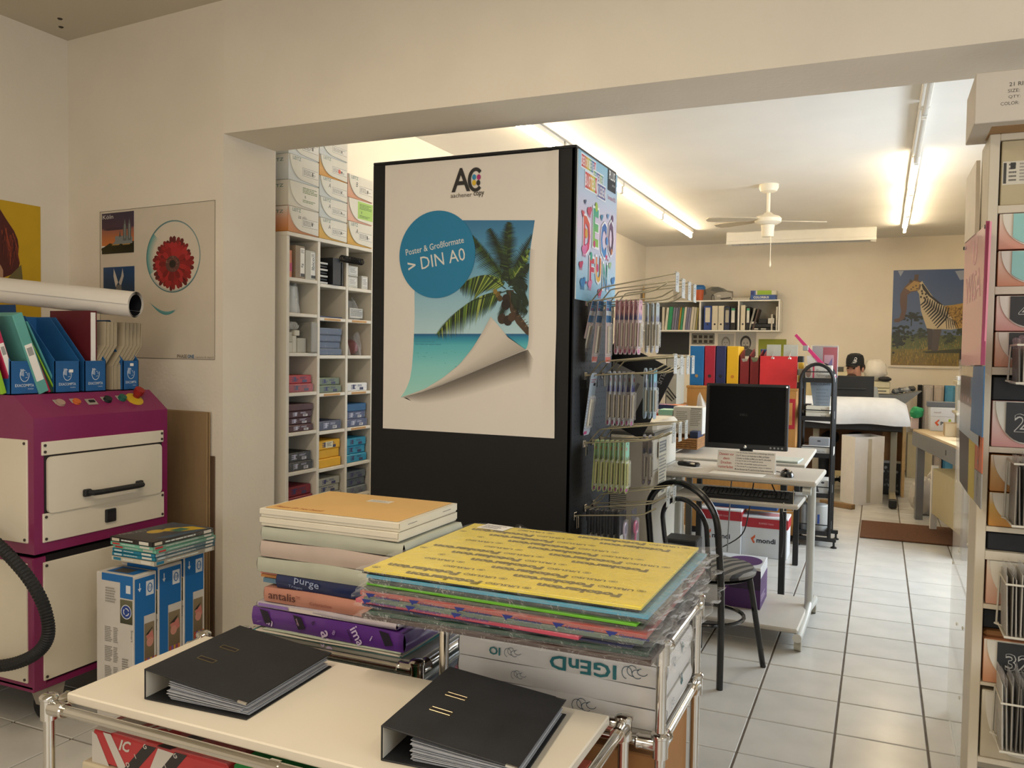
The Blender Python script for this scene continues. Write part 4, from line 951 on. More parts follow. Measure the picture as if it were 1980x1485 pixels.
for r in range(13):
    y = hy-.022-r*.0465
    for cxx in range(-1, 3):
        x = hx-.02+(-cxx)*.40+((r*.080) % .40)
        # each unit reads from the far side: emblem, URSUS, big Fotokarton
        ux = x
        if -hx+.005 < ux-.022 and ux < hx-.004: A.ring(ux-.011, y-.003, .011, .008, .0015, ink, n=14); A.rect(ux-.016, y-.006, ux-.006, y-.001, ink)
        for s, off, w_, h_, bd in (('URSUS\u00ae', .028, .085, .017, .03), ('Fotokarton', .122, .200, .030, .06)):
            xe = ux-off
            if xe < hx-.004 and xe-w_ > -hx+.005: A.text(s, xe, y+.002, w_, h_, ink, bold=bd, rot=math.pi)
A.build('lettering', (0, 0, .0072), X_, Y_, o)
b = MB(); b.M = Matrix.Rotation(R_(-6), 4, 'Z'); b.box(-hx+.015, -hx+.105, hy-.095, hy-.03, .0088, .0096, PAPER); L = b.build('address_label', o, 'torn white label')
A = Art(); A.lines(-hx+.022, hy-.088, -hx+.095, hy-.04, 4, '#7a7a80', seed=3); q = A.build('label_print', Matrix.Rotation(R_(-6), 4, 'Z') @ Vector((0, 0, .0097)), Matrix.Rotation(R_(-6), 4, 'Z') @ Vector(X_), Matrix.Rotation(R_(-6), 4, 'Z') @ Vector(Y_), L)
# black film wrap behind the yellow pack
o = thing('film_scrap', 'crumpled black plastic wrap behind the yellow card pack', 'plastic wrap', (-.86, 2.36, .80)); rr = random.Random(4); ph = [rr.uniform(0, 6) for _ in range(6)]
b = MB(); b.sheet(lambda u, v: (-.16+.36*u, -.035+.07*v, .085*math.sin(math.pi*v)*(.7+.25*math.sin(9*u+ph[0])+.12*math.sin(23*u+ph[1]))), 28, 10, mat('#15161b', .3, coat=.4)); b.build('film', o)

# ---------------------------------------------------------------- white wrapped reams below
RW = mat('#d8d5d0', .6, var=.03, bump=.12, bscale=22, name='ream_wrap'); z = .5625; TEALI = '#1f6a70'
labs = ['lowest white wrapped ream with scribble print', 'second white wrapped ream from the shelf with teal letters on its end', 'third white wrapped ream from the shelf with mirrored teal lettering', 'topmost white wrapped ream, brown tape on its end']
for k in range(4):
    o, hx, hy = bundle('paper_ream', labs[k], z, .0495, -.945, -.435-.004*(k % 2), 1.842, 2.18, RW, seed=40+k, sag=.003)
    A = Art()
    def scrib(x, y, s, c='#27485a'):
        for i in range(4): A.ring(x+.8*s*i*.5, y+(.2*s if i % 2 else 0), s*.42, s*(.5-.07*i), s*.05, c, a0=.6*i, a1=4.6+.5*i, n=18)
    if k == 2:
        A.text('IGEnD', .155, .040, .165, .034, TEALI, bold=.02, rot=math.pi); scrib(.18, .028, .03); A.text('IO', -.14, .035, .03, .02, TEALI, bold=.02, rot=math.pi); scrib(-.12, .026, .022)
    elif k == 3: A.text('YnY', -.04, .03, .07, .02, '#20242a', bold=.02, rot=math.pi); scrib(.05, .014, .02)
    elif k == 1: scrib(-.1, .024, .02)
    else: scrib(.06, .03, .03)
    A.build('front_print', (0, -hy-.0075, 0), X_, Z_, o)
    A = Art()
    if k == 3: A.rect(-.02, .034, .05, .048, '#a97f4d'); scrib(.13, .03, .024); A.text('D', -.12, .004, None, .024, TEALI, bold=.03, rot=.9); A.text('A', -.06, .002, None, .028, TEALI, bold=.03, rot=.5)
    elif k == 2: A.text('A', .03, .018, None, .026, TEALI, bold=.03, rot=.4); A.text('D', -.05, .012, None, .022, '#3a6a80', rot=.8); scrib(.13, .02, .014)
    elif k == 1: A.text('P', .05, .014, None, .030, TEALI, bold=.02, rot=-2.6)
    else: scrib(-.07, .03, .02)
    A.build('end_print', (hx+.0075, 0, 0), Y_, Z_, o)
    b = MB(); b.tube(smooth([(hx+.0065, -hy+.012, .046), (hx+.0075, -hy+.045, .034), (hx+.0075, -hy+.040, .012), (hx+.006, -hy+.03, .004)], 5), .0008, mat('#7d7a78', .6), n=4); b.build('wrap_fold', o)
    z += .050
o = thing('storage_carton', 'plain brown carton on the bottom shelf below the white reams', 'carton', (-.70, 2.0, .1755)); b = MB(); b.box(-.2, .26, -.16, .18, 0, .33, mat('#a9794a', .8, var=.06), bev=.004); b.build('body', o); b = MB(); b.box(.03, .06, -.161, .181, .3302, .3308, mat('#c09a62', .4)); b.build('tape', o)
# ================================================================ pigeonhole unit, display column, poster, hooks
UNIT = mat('#d8d0bf', .55, var=.03, scale=5, name='shelf_laminate')
SX, SD = -2.70, .34
ycol = [3.348, 3.596, 3.849, 4.100]; zsh = [1.985, 1.781, 1.604, 1.403, 1.201, .999, .798, .615, .41, .20]
t = thing('pigeonhole_shelf', 'tall white pigeonhole shelf filled with coloured paper reams', 'shelf', (SX, 3.348, 0))
for k, y in enumerate(ycol):
    b = MB(); b.box(-SD, 0, y-3.348-.011, y-3.348+.011, 0, 1.985, UNIT, bev=.002); b.build('divider', t)
b = MB(); b.box(-SD, .002, -.011, ycol[-1]-3.348+.011, 1.985, 2.005, UNIT, bev=.002); b.build('top_board', t)
b = MB(); b.box(-SD-.004, -SD, -.011, ycol[-1]-3.348+.011, 0, 2.0, UNIT); b.build('back_board', t)
cell = {}
for c in range(3):
    for r, z in enumerate(zsh[1:]):
        zz = z-(0, .012, .012)[c]
        b = MB(); b.box(-SD, -.001, ycol[c]-3.348+.011, ycol[c+1]-3.348-.011, zz-.018, zz, UNIT, bev=.002); s = b.build('shelf_board', t)
        if (c, r) in ((1, 1), (1, 3), (2, 1), (2, 3), (2, 4)):
            b = MB(); b.box(-.001, .0005, ycol[c]-3.348+.05, ycol[c+1]-3.348-.06, zz-.015, zz-.004, mat('#b98a4e', .6)); b.build('tape_label', s, 'brown tape label')
        cell[c, r] = (ycol[c]+.013, ycol[c+1]-.013, zz)
def ream(c, r, k, label, col, h, z, wrap=False, labelled=True, w=.205, xo=.012, seal=None):
    y0, y1, _ = cell[c, r]; yc = y0+.004+w/2
    o = thing('paper_ream', label, 'paper ream', (SX-xo, yc, z), group='coloured reams in the pigeonholes')
    b = MB(); b.box(-.30, 0, -w/2, w/2, 0, h, mat(col, .55, var=.06), bev=.004); b.build('wrapper', o)
    if labelled:
        A = Art(); d = '#2c2f5a' if sum(lin(col)) > .25 else '#b9b7c6'
        A.lines(-w*.28, h*.2, -w*.02, h*.82, 3, d, rag=.5, seed=k+7*r); A.rect(-w*.2, h*.25, -w*.12, h*.8, d); A.lines(w*.02, h*.55, w*.3, h*.8, 2, d, seed=k)
        A.rect(w*.12, h*.14, w*.3, h*.46, '#d9d6d2' if sum(lin(col)) < .25 else d); A.up(); A.lines(w*.135, h*.2, w*.285, h*.42, 2, '#3a3a52', seed=3, fill=.7)
        if seal: A.rect(-.03, h*.15, .035, h*.85, '#d8cfb0'); A.up(); A.lines(-.02, h*.3, .025, h*.75, 3, '#5a5648')
        A.build('pack_label', (.0006, 0, 0), Y_, Z_, o)
    if wrap: b = MB(); b.sheet(lambda u, v: (.002+.0012*math.sin(31*u+5*v), (-.5+u)*w*1.01, h*v), 10, 3, FILM); b.build('film', o)
    return o
CN = ('column by the wall', 'middle column', 'column by the black display')
def stack(c, r, name, col, n, h=.043, top=None, wraps=(), plain=(), seal=False):
    z = cell[c, r][2]+.0006
    for k in range(n):
        pos = 'only pack' if n == 1 else ('bottom pack' if k == 0 else ('top pack' if k == n-1 else ('second', 'third', 'fourth')[k-1]+' pack from below'))
        ream(c, r, k, '%s paper ream, %s of its pile, %s' % (name, pos, CN[c]), (top if (top and k == n-1) else col), h, z, k in wraps, k not in plain, xo=.012+.006*((k*5) % 3), seal=(seal and k == n-1)); z += h+.0006
stack(0, 3, 'red', '#a83a40', 2, wraps=(0,)); stack(0, 4, 'maroon', '#4f3236', 4, .035, plain=(3,)); stack(0, 5, 'black', '#1c1d1c', 2, .046, wraps=(0, 1)); stack(0, 6, 'dark red', '#7e2730', 2, .05)
stack(1, 2, 'slate blue', '#45566e', 4, .036, wraps=(0, 1, 2, 3), plain=(0, 1, 2, 3)); stack(1, 3, 'sage green', '#6d7862', 2, .04); stack(1, 4, 'navy', '#2b3452', 1, .05, wraps=(0,)); stack(1, 5, 'golden yellow', '#d9a323', 3, .048, plain=(0, 1), seal=True); stack(1, 6, 'beige grey', '#979484', 3, .041)
stack(2, 3, 'white', '#d8d5d0', 1, .046); stack(2, 4, 'dark blue', '#2e3f68', 3, .043, top='#24577f', wraps=(0, 1), plain=(2,)); stack(2, 5, 'turquoise', '#1f86a4', 3, .045); stack(2, 6, 'blue grey', '#5a646a', 3, .043, wraps=(0,)); stack(2, 7, 'cream', '#c9bd9d', 2, .05, plain=(0, 1)); stack(0, 7, 'dusty violet', '#5f4f66', 3); stack(1, 7, 'olive', '#6f7046', 3)
# the non-paper contents of the two top rows
def holder(c, r, dy, name, label, cat): y0, y1, z = cell[c, r]; return thing(name, label, cat, (SX-.012, y0+dy, z+.0006))
o = holder(0, 0, .016, 'card_tube', 'orange and pink upright carton in the top compartment by the wall', 'carton'); b = MB(); b.box(-.2, 0, -.012, .014, 0, .135, mat('#c9785a', .6), bev=.002); b.build('body', o); b = MB(); b.box(-.0, .0006, -.0115, .0135, .03, .07, mat('#b5476a', .6)); b.build('band', o)
for k, (dy, w, h, col, lab, txt) in enumerate(((.095, .075, .165, '#8b7a63', 'brown box file with a black and white label in the top row', 'Eg'), (.180, .085, .150, '#b8b4a4', 'grey white box file with handwritten lettering in the top row', 'Ibico'))):
    o = holder(0, 0, dy, 'box_file', lab, 'box file'); b = MB(); b.box(-.28, 0, -w/2, w/2, 0, h, mat(col, .6, var=.05), bev=.002); b.build('body', o)
    A = Art(); A.rect(w*.0, h*.06, w*.46, h*.94, '#dcd8cb'); A.up(); A.rect(w*.04, h*.06, w*.46, h*.16, '#26241f'); A.text(txt, w*.36, h*.35, None, w*.28, '#26241f', rot=1.5708, bold=.01); A.lines(w*.06, h*.78, w*.4, h*.9, 3, '#6d6a60'); A.build('spine_label', (.0005, 0, 0), Y_, Z_, o)
BKP = mat('#17181a', .5, var=.1)
o = holder(1, 0, .04, 'comb_stack', 'stack of black binding combs with white ends', 'binding combs')
for i in range(7): b = MB(); b.box(-.2, .0-.004*(i % 2), -.03, .04, .002+i*.017, .012+i*.017, mat('#c7c4bb' if i % 2 == 0 else '#2a2a2b', .6), bev=.002); b.build('comb', o)
o = holder(1, 0, .13, 'lever_file', 'black file standing beside the binding combs', 'file'); b = MB(); b.box(-.25, .02, -.035, .04, 0, .145, BKP, bev=.002); b.build('body', o); b = MB(); b.box(-.25, .01, .06, .075, 0, .13, BKP, bev=.002); b.build('second_cover', o)
o = holder(2, 0, -.04, 'spiral_coil', 'black spiral coil lying across two compartments at the top', 'spiral coil'); o.location.z += .128
b = MB(); b.tube([(-.006+.016*math.cos(a*9.5), -.06+.022*a, .018+.016*math.sin(a*9.5)) for a in np.linspace(0, 9, 150)], .0035, BKP, n=5); b.build('coil', o)
o.location.x += .04
for k, (dy, z0, w, h) in enumerate(((.055, 0, .10, .062), (.058, .064, .10, .058), (.175, 0, .065, .075))):
    o = holder(2, 0, dy, 'parts_box', ('silvery white labelled box, lower of two under the coil', 'silvery white labelled box, upper of two under the coil', 'white upright labelled box at the display side of the top row')[k], 'box'); o.location.z += z0
    b = MB(); b.box(-.2, 0, -w/2, w/2, 0, h, mat('#b9b7ae', .4, var=.1), bev=.003); b.build('body', o); A = Art(); A.rect(-w*.35, h*.25, w*.35, h*.85, '#dedbd2'); A.up(); A.lines(-w*.3, h*.3, w*.3, h*.8, 5, '#6e6c66'); A.build('pack_label', (.0005, 0, 0), Y_, Z_, o)
def crumple(name, label, cat, c, r, y0, y1, h, seed, mt=None, n=14, inner=None):
    yy0, yy1, z = cell[c, r]; o = thing(name, label, cat, (SX-.02, yy0, z+.001)); rr = random.Random(seed); ph = [rr.uniform(0, 6) for _ in range(6)]
    b = MB()
    def f(u, v):
        a = math.pi*u*2; k = 1-.35*v**2+.10*math.sin(5*a+ph[0]+3*v)+.05*math.sin(11*a+ph[1])
        return (-.10+.085*math.cos(a)*k, (y0+y1)/2+(y1-y0)/2*math.sin(a)*k, h*v*(1+.12*math.sin(3*a+ph[2])*v))
    b.sheet(f, 30, 8, mt or film_mat('#ffffff', .14, .12, .5)); b.build('bag', o)
    if inner: inner(o, y0, y1, h)
    return o
def roll_in(o, y0, y1, h):
    b = MB(); b.lathe([(.001, .004), (.062, .004), (.064, .01), (.064, h*.9), (.060, h*.93), (.001, h*.93)], mat('#b7b4a8', .4, var=.08), n=22, M=Matrix.Translation((-.09, (y0+y1)/2, 0))); b.build('film_roll', o)
crumple('film_bag', 'bag with a whitish film roll in the second row by the wall', 'plastic bag', 0, 1, .02, .17, .15, 1, inner=roll_in)

o = holder(1, 1, .11, 'paper_sheet', 'thin dark blue sheet lying in the nearly empty second row', 'paper sheet'); b = MB(); b.box(-.28, 0, -.10, .10, 0, .007, mat('#2a3352', .6), bev=.001); b.build('sheet', o)
def label_in(o, y0, y1, h):
    b = MB(); b.box(-.03, -.02, y0+.05, y1-.01, .01, h*.55, mat('#bdbab0', .5), bev=.002); b.build('label_card', o)
    A = Art(); A.lines(y0+.06, .02, y1-.02, h*.5, 6, '#6e6c66'); A.build('label_print', (-.0195, 0, 0), Y_, Z_, o)
crumple('parts_bag', 'crumpled clear bag with a white label in the second row by the display', 'plastic bag', 2, 1, .02, .21, .12, 5, inner=label_in)
def fill_in(c):
    def g(o, y0, y1, h):
        b = MB(); b.blob((-.09, (y0+y1)/2, h*.38), (.055, (y1-y0)*.36, h*.37), mat(c, .5, var=.4, scale=160), n=14, k=9, noise=.06); b.build('filling', o)
    return g
crumple('bead_bag', 'clear bag of golden yellow pieces in the third row', 'plastic bag', 2, 2, .005, .10, .13, 8, inner=fill_in('#b9822a'))
crumple('bead_bag', 'clear bag of dark red pieces in the third row beside the golden one', 'plastic bag', 2, 2, .12, .22, .12, 9, inner=fill_in('#7d1f2c'))
o = holder(0, 2, .05, 'spiral_coil', 'white spiral coil standing above small boxes in the third row', 'spiral coil'); o.location.z += .115; o.location.x -= .03
b = MB(); b.tube([(.02*math.cos(a*9), -.045+.013*a, .022+.02*math.sin(a*9)) for a in np.linspace(0, 7, 110)], .0018, mat('#c9c7bf', .5), n=5); b.build('coil', o)
k = 0
for (dy, z0, w, h) in ((.02, 0, .034, .052), (.02, .053, .034, .05), (.058, 0, .034, .085), (.12, 0, .075, .075), (.085, .086, .04, .028)):
    o = holder(0, 2, dy, 'small_box', 'little whitish box in the third row, '+('at the bottom of the edge pile', 'on top of the edge pile', 'upright next to the edge pile', 'wide one in front', 'lying on the others')[k], 'box', ); o.location.z += z0; o['group'] = 'little boxes in the third row'
    b = MB(); b.box(-.15, -.002*k, -w/2, w/2, 0, h, mat(('#c5bfae', '#b3ad9c')[k % 2], .7), bev=.003); b.build('body', o); k += 1
o = holder(0, 2, .185, 'folded_sleeve', 'greyish clear sleeve hanging over the edge of the third row', 'plastic sleeve'); b = MB(); b.box(-.12, .022, -.022, .03, -.004, .155, mat('#8d8a80', .3, var=.1, coat=.3), bev=.004); b.build('sleeve', o); o.location.z += .005

# ---------------------------------------------------------------- storage boxes with a cut-away corner
def storage_box(name, label, o_, u, n_, w, h, d, col, col2, group, script='', logo=True, card=None, aw=None, flapcol='#d9d3c3', tick=None, note=None):
    """u: along the front, n_: outward; o_: lower front corner.  Front flap with a swept cut-out that shows the coloured body"""
    o = thing(name, label, 'storage box', o_, group=group); M = frame((0, 0, 0), u, Z_)       # local x along front, y up, z outward
    b = MB(); b.M = M; b.box(0, w, 0, h, -d, -.004, mat(col, .65, var=.05), bev=.003); b.build('body', o)
    A = Art(); A.vgrad(.001, .001, w-.001, h*.62, col, col2); A.vgrad(.001, h*.62, w-.001, h-.001, col2, flapcol); A.build('colour_band', tuple(Vector(M @ Vector((0, 0, -.0038)))), u, Z_, o)
    aw = aw or w*.46
    arc = [(.03*w+aw*(1-math.cos(a))*1.0, h*(.985-.90*math.sin(a))) for a in np.linspace(0, math.pi/2, 12)]
    pts = arc+[(w, h*.03), (w, h*.985)]
    b = MB(); b.M = M; b.prism(pts, -.0045, .0005, mat(flapcol, .6, var=.03)); f = b.build('front_flap', o)
    A = Art()
    if logo: A.text('LEITZ', w*.12, h*.82, w*.27, h*.13, '#3d6a60', bold=.01)
    if script: A.text(script, w*.30, h*.52, None, h*.2, '#3c3a36', shear=.2)
    x0, y0, x1, y1 = w*.44, h*.28, w*.97, h*.60
    if card is None and note is None:
        A.rect(x0, y0, x1, y1, '#dcd7ca'); A.up()
        for q in ((x0, y0, x1, y0+.0015), (x0, y1-.0015, x1, y1), (x0, y0, x0+.0015, y1)): A.rect(*q, '#4a4640')
        A.lines(x0+.006, y0+.006, x1-.05*w, y1-.006, 4, '#77736a', rag=.5, seed=len(label)); A.rect(x0+w*.32, y0+.012, x0+w*.36, y1-.012, '#2f2c28')
        if tick: A.up(); A.ell(x0+w*.26, (y0+y1)/2, .012, .012, tick)
    if note: A.rect(w*.38, h*.18, w*1.0, h*.93, note); A.up(); A.lines(w*.45, h*.6, w*.95, h*.85, 4, '#4c6a2a'); A.text('B', w*.52, h*.42, None, h*.1, '#2a3a1a', bold=.02); A.lines(w*.45, h*.24, w*.9, h*.36, 2, '#4c6a2a')
    if card:
        if card[1] < 1: A.rect(w*card[1], h*.08, w*card[2], h*.97, '#1f1f20'); A.up()
        if card[0]: A.text(card[0], w*(card[1]+.10), h*.32, None, h*.42, '#b9b6ae', bold=.03); A.up(); A.text(card[0], w*(card[1]+.10)+.0012, h*.32+.0012, None, h*.42-.002, '#1f1f20', bold=.0)
    A.build('lettering', tuple(Vector(M @ Vector((0, 0, .0007)))), u, Z_, f)
    return o, M
lb = 'boxes with a swept cut-out on top of the pigeonhole shelf'
def topbox(c, z, h, label, col, col2, **k):
    y0 = ycol[c]-.006; w = ycol[c+1]-ycol[c]-.010
    o, M = storage_box('storage_box', label, (SX+.006, y0, z), Y_, X_, w, h, .30, col, col2, lb, **k)
    A = Art(); A.vgrad(0.002, .002, .298, h*.5, col, col2); A.vgrad(.002, h*.5, .298, h-.002, col2, '#d5d0c2'); A.text('LEITZ', .18, h*.72, .09, h*.12, '#3d6a60', bold=.01); A.build('side_print', (-.304, -.0004, 0), X_, Z_, o)
z0 = 2.0055; H = .127
for k, (c, c2_, lab, kw) in enumerate((('#c07a3c', '#d39a78', 'orange based storage box at the foot of the pile nearest the wall', dict(script='aa qiu')), ('#cfc7b4', '#d3ccba', 'plain cream storage box in the pile nearest the wall', dict(logo=False, note='#d9d3c3')), ('#c9cbc6', '#d5d6d0', 'silvery white storage box third in the pile nearest the wall', {}), ('#cccdc8', '#d8d8d2', 'silvery white storage box topping the pile nearest the wall', dict(logo=False)))): topbox(0, z0+k*(H+.001), H, lab, c, c2_, **kw)
H = .108
for k, (c, c2_, lab, kw) in enumerate((('#c8962a', '#cfa94a', 'mustard storage box at the foot of the middle pile', dict(tick=None, script='A')), ('#b9bcb4', '#c9cbc3', 'grey storage box second in the middle pile', dict(script='A')), ('#bcbfb8', '#cbcdc6', 'grey storage box third in the middle pile', dict(script='A')), ('#c88a2e', '#d5a763', 'orange storage box with a red dot in the middle pile', dict(tick='#d0563a')), ('#c6c8c2', '#d2d3cc', 'whitish storage box topping the middle pile', dict(logo=False)))): topbox(1, z0+k*(H+.001), H, lab, c, c2_, **kw)
H = .128
for k, (c, c2_, lab, kw) in enumerate((('#c8962a', '#d1a548', 'mustard storage box under the one with the green note', dict(script='A')), ('#d09a80', '#d8b8a0', 'salmon storage box with a lime green note', dict(logo=False, note='#9cc25a')), ('#c88a66', '#d3a98c', 'salmon storage box on top of the pile beside the display', dict(script='B')))): topbox(2, z0+k*(H+.001), H, lab, c, c2_, **kw)

# ---------------------------------------------------------------- black display column
KX0, KX1, KY0, KY1, KZ = -2.136, -1.157, 3.240, 3.800, 2.262
t = thing('display_column', 'tall black display column with pegboard side', 'display stand', ((KX0+KX1)/2, (KY0+KY1)/2, 0)); kcx, kcy = (KX0+KX1)/2, (KY0+KY1)/2
b = MB(); b.box(KX0-kcx, KX1-kcx-.004, KY0-kcy, KY0-kcy+.018, 0, KZ, MATBLACK, bev=.002); b.build('front_panel', t)
b = MB(); b.box(KX0-kcx, KX0-kcx+.018, KY0-kcy+.018, KY1-kcy, 0, KZ, MATBLACK, bev=.002); b.box(KX0-kcx, KX1-kcx, KY1-kcy-.018, KY1-kcy, 0, KZ, MATBLACK, bev=.002); b.build('side_panel', t)
b = MB(); b.box(KX0-kcx, KX1-kcx, KY0-kcy, KY1-kcy, KZ, KZ+.012, mat('#1b1c1e', .5), bev=.002); b.build('top_panel', t)
b = MB(); b.box(KX1-kcx-.02, KX1-kcx, KY0-kcy+.0, KY1-kcy, 0, KZ, mat('#0d0e10', .55, var=.08, ior=1.3, name='pegboard_black'), bev=.002); pg = b.build('pegboard', t)
b = MB()
for i in range(14):
    for j in range(56): b.cyl((KX1-kcx-.001, KY0-kcy+.04+i*.036, .10+j*.028), (KX1-kcx+.0004, KY0-kcy+.04+i*.036, .10+j*.028), .003, mat('#030303', .9), n=5)
h_ = b.build('peg_hole', pg); h_['kind'] = 'stuff'
# big poster on the front
PP = Plane((-2.07, 3.2378, 1.066), X_, Z_); cp = PP.crop(720, 270, 2.476)
o = thing('copy_shop_poster', 'large white poster with a palm beach picture and blue disc on the black column', 'poster', (-2.07, 3.2378, 1.066))
PW, PH = .839, 1.190; PB = '#dcd3c6'
b = MB(); b.sheet(lambda u, v: (PW*u, -.0006-.0035*(1-math.cos(2*math.pi*v*2.5))*(u > .97), PH*v), 40, 30, mat('#e2dacd', .55, var=.012, scale=3, name='poster_paper')); b.build('sheet', o)
A = Art()
def ipl(P, y):      # x on a polyline at crop height y
    for (xa, ya), (xb, yb) in zip(P[:-1], P[1:]):
        if min(ya, yb) <= y <= max(ya, yb): return xa+(xb-xa)*(y-ya)/(yb-ya+1e-9)
    return P[0][0] if abs(y-P[0][1]) < abs(y-P[-1][1]) else P[-1][0]
LE = [(250, 400), (205, 560), (202, 730), (203, 850), (197, 1000), (190, 1090), (180, 1150), (160, 1200), (135, 1235)]
RE = [(778, 386), (770, 440), (757, 520), (752, 620), (750, 720), (750, 900), (748, 960), (742, 995), (735, 1005)]
CL = [(568, 848), (530, 920), (480, 1000), (420, 1075), (340, 1140), (250, 1195), (135, 1235)]
CR = [(568, 848), (610, 900), (660, 955), (700, 985), (735, 1005)]
CB = [(735, 1005), (700, 1018), (600, 1060), (450, 1125), (330, 1175), (220, 1215), (135, 1235)]
stops = [(386, '#35749b'), (560, '#5b98b8'), (760, '#92bccb'), (928, '#b4d3d8'), (931, '#1c5a88'), (948, '#2786a4'), (985, '#58b4bd'), (1080, '#86cdc9'), (1240, '#a9dccd')]
def rampc(y):
    for (ya, a), (yb, c) in zip(stops[:-1], stops[1:]):
        if ya <= y <= yb:
            t = (y-ya)/(yb-ya); h = lambda s: [int(s[i:i+2], 16) for i in (1, 3, 5)]
            return tuple(p+(q-p)*t for p, q in zip(h(a), h(c)))
    return (170, 220, 205)
def rows(L_, R__, y0, y1, n): 
    ys = sorted(set(list(np.linspace(y0, y1, n))+[s[0] for s in stops if y0 < s[0] < y1])); out = []
    for y in ys: out.append([(*cp(ipl(L_, y), y), rampc(y)), (*cp(ipl(R__, y), y), rampc(y))])
    return out
# printed drop shadow of the curling corner, then picture, then curl
sh = []
for t_ in np.linspace(0, 1, 22):
    i = t_*(len(CB)-1); k0 = min(int(i), len(CB)-2); f = i-k0; x = CB[k0][0]+(CB[k0+1][0]-CB[k0][0])*f; y = CB[k0][1]+(CB[k0+1][1]-CB[k0][1])*f
    g = (1-t_)**.6*min(1, t_*9+.35); row = []
    for d_, cc in ((0, (70, 64, 56)), (28, (96, 88, 78)), (62, (150, 141, 129)), (115, (226, 218, 205))):
        base = (226, 218, 205); row.append((*cp(x+d_*.25+10*(1-t_), y+d_*g*1.25), tuple(q*g**.5+p*(1-g**.5) for p, q in zip(base, cc))))
    sh.append(row)
A.strip(sh)
A.strip([[(*cp(ipl(RE, y)-2, y), (196, 187, 173)), (*cp(ipl(RE, y)+26, y+10), (226, 218, 205))] for y in np.linspace(520, 1000, 8)])
A.up(); A.strip(rows(LE, RE, 386, 848, 14)); A.strip(rows(LE, CL, 848, 1235, 18)); A.strip(rows(CR, RE, 848, 1005, 8))
A.up(); A.lines(*cp(205, 985), *cp(330, 950), 3, '#3f8f9f', fill=.35); 
rr = random.Random(11)
for k in range(26): x, y = rr.uniform(215, 430), rr.uniform(975, 1090); A.ell(*cp(x, y), .006*rr.uniform(.4, 1.2), .0018, rr.choice(('#5faeb0', '#79c2bf')), n=8)
def clampx(x, y): return min(x, ipl(RE, max(386, min(1005, y)))-1)
def frond(P0, P1, P2, n, ln, cols, side=(1, 1), droop=.5):
    for s in range(n):
        t = .08+.92*s/n; q = lambda t: ((1-t)**2*P0[0]+2*t*(1-t)*P1[0]+t*t*P2[0], (1-t)**2*P0[1]+2*t*(1-t)*P1[1]+t*t*P2[1])
        x, y = q(t); x2, y2 = q(min(1, t+.03)); d = Vector((x2-x, y2-y)); 
        if d.length < 1e-6: continue
        d.normalize(); nn = Vector((-d.y, d.x))
        for sg in (1, -1):
            L = ln*side[0 if sg > 0 else 1]*(math.sin(math.pi*min(1, .15+t*.85))**.6+.12)*rr.uniform(.8, 1.1)
            e = Vector((x, y))+(d*.75+nn*sg*.75+Vector((0, droop)))*L
            ex, ey = e.x, max(e.y, 392); A.poly([cp(clampx(x-d.x*2.2, y), max(392, y-d.y*2.2)), cp(clampx(x+d.x*6.5, y), max(392, y+d.y*6.5)), cp(clampx(ex, ey), ey)], rr.choice(cols))
    A.line(cp(*P0), cp(clampx((P0[0]+2*P1[0]+P2[0])/4, P1[1]), (P0[1]+2*P1[1]+P2[1])/4), .004, cols[-1])
A.up(); DK = ('#16211a', '#1f2d1e', '#24361f'); MD = ('#2c3f20', '#3b5424', '#1f2d1a'); LT = ('#5d7a2c', '#7f9638', '#48652a', '#98a64e')
A.poly([cp(640, 720), cp(676, 720), cp(700, 830), cp(749, 900), cp(749, 938), cp(735, 930), cp(690, 880), cp(660, 820)], '#4a3a2a')
for k in range(9): A.line(cp(668+9*k, 812+12*k), cp(min(748, 690+9*k), 800+12*k), .003, '#7d654a' if k % 2 else '#2d231a')
frond((655, 700), (690, 590), (772, 450), 34, 62, DK); frond((655, 700), (640, 560), (560, 425), 36, 66, DK); frond((655, 690), (640, 520), (655, 395), 40, 66, DK+MD); frond((650, 690), (560, 560), (472, 455), 36, 58, MD, droop=.7)
frond((655, 700), (720, 600), (757, 520), 26, 52, MD+LT); frond((660, 700), (730, 620), (752, 600), 22, 46, DK); frond((640, 715), (570, 590), (420, 700), 44, 74, LT+MD, droop=.75)
frond((645, 725), (470, 720), (312, 930), 60, 64, LT+MD+DK, droop=.9); frond((660, 710), (730, 690), (752, 790), 26, 56, DK); frond((660, 720), (700, 760), (745, 820), 24, 50, DK); frond((650, 720), (640, 800), (610, 850), 16, 34, DK); frond((652, 705), (690, 640), (745, 700), 26, 54, DK)
for x, y, r_, c in ((602, 742, .012, '#6d5a2a'), (590, 728, .010, '#8a7434'), (612, 760, .012, '#4f3f22'), (640, 760, .016, '#2c2118'), (622, 858, .020, '#3a2c20'), (650, 866, .020, '#2c2118'), (668, 850, .017, '#4a3726'), (640, 790, .02, '#211a14')): A.ell(*cp(x, y), r_, r_*1.1, c)
A.up(); cu_ = []
for t_ in np.linspace(0, 1, 24):
    def at(P): i = t_*(len(P)-1); k0 = min(int(i), len(P)-2); f = i-k0; return (P[k0][0]+(P[k0+1][0]-P[k0][0])*f, P[k0][1]+(P[k0+1][1]-P[k0][1])*f)
    a_, c_ = at(CL), at(CB); m1 = (a_[0]*.55+c_[0]*.45, a_[1]*.55+c_[1]*.45); m0 = (a_[0]*.9+c_[0]*.1, a_[1]*.9+c_[1]*.1)
    if t_ < .04: m1 = (655, 950); m0 = (590, 872)
    cu_.append([(*cp(*a_), (196, 187, 174)), (*cp(*m0), (214, 205, 191)), (*cp(*m1), (208, 199, 185)), (*cp(*c_), (168, 160, 148))])
A.strip(cu_)
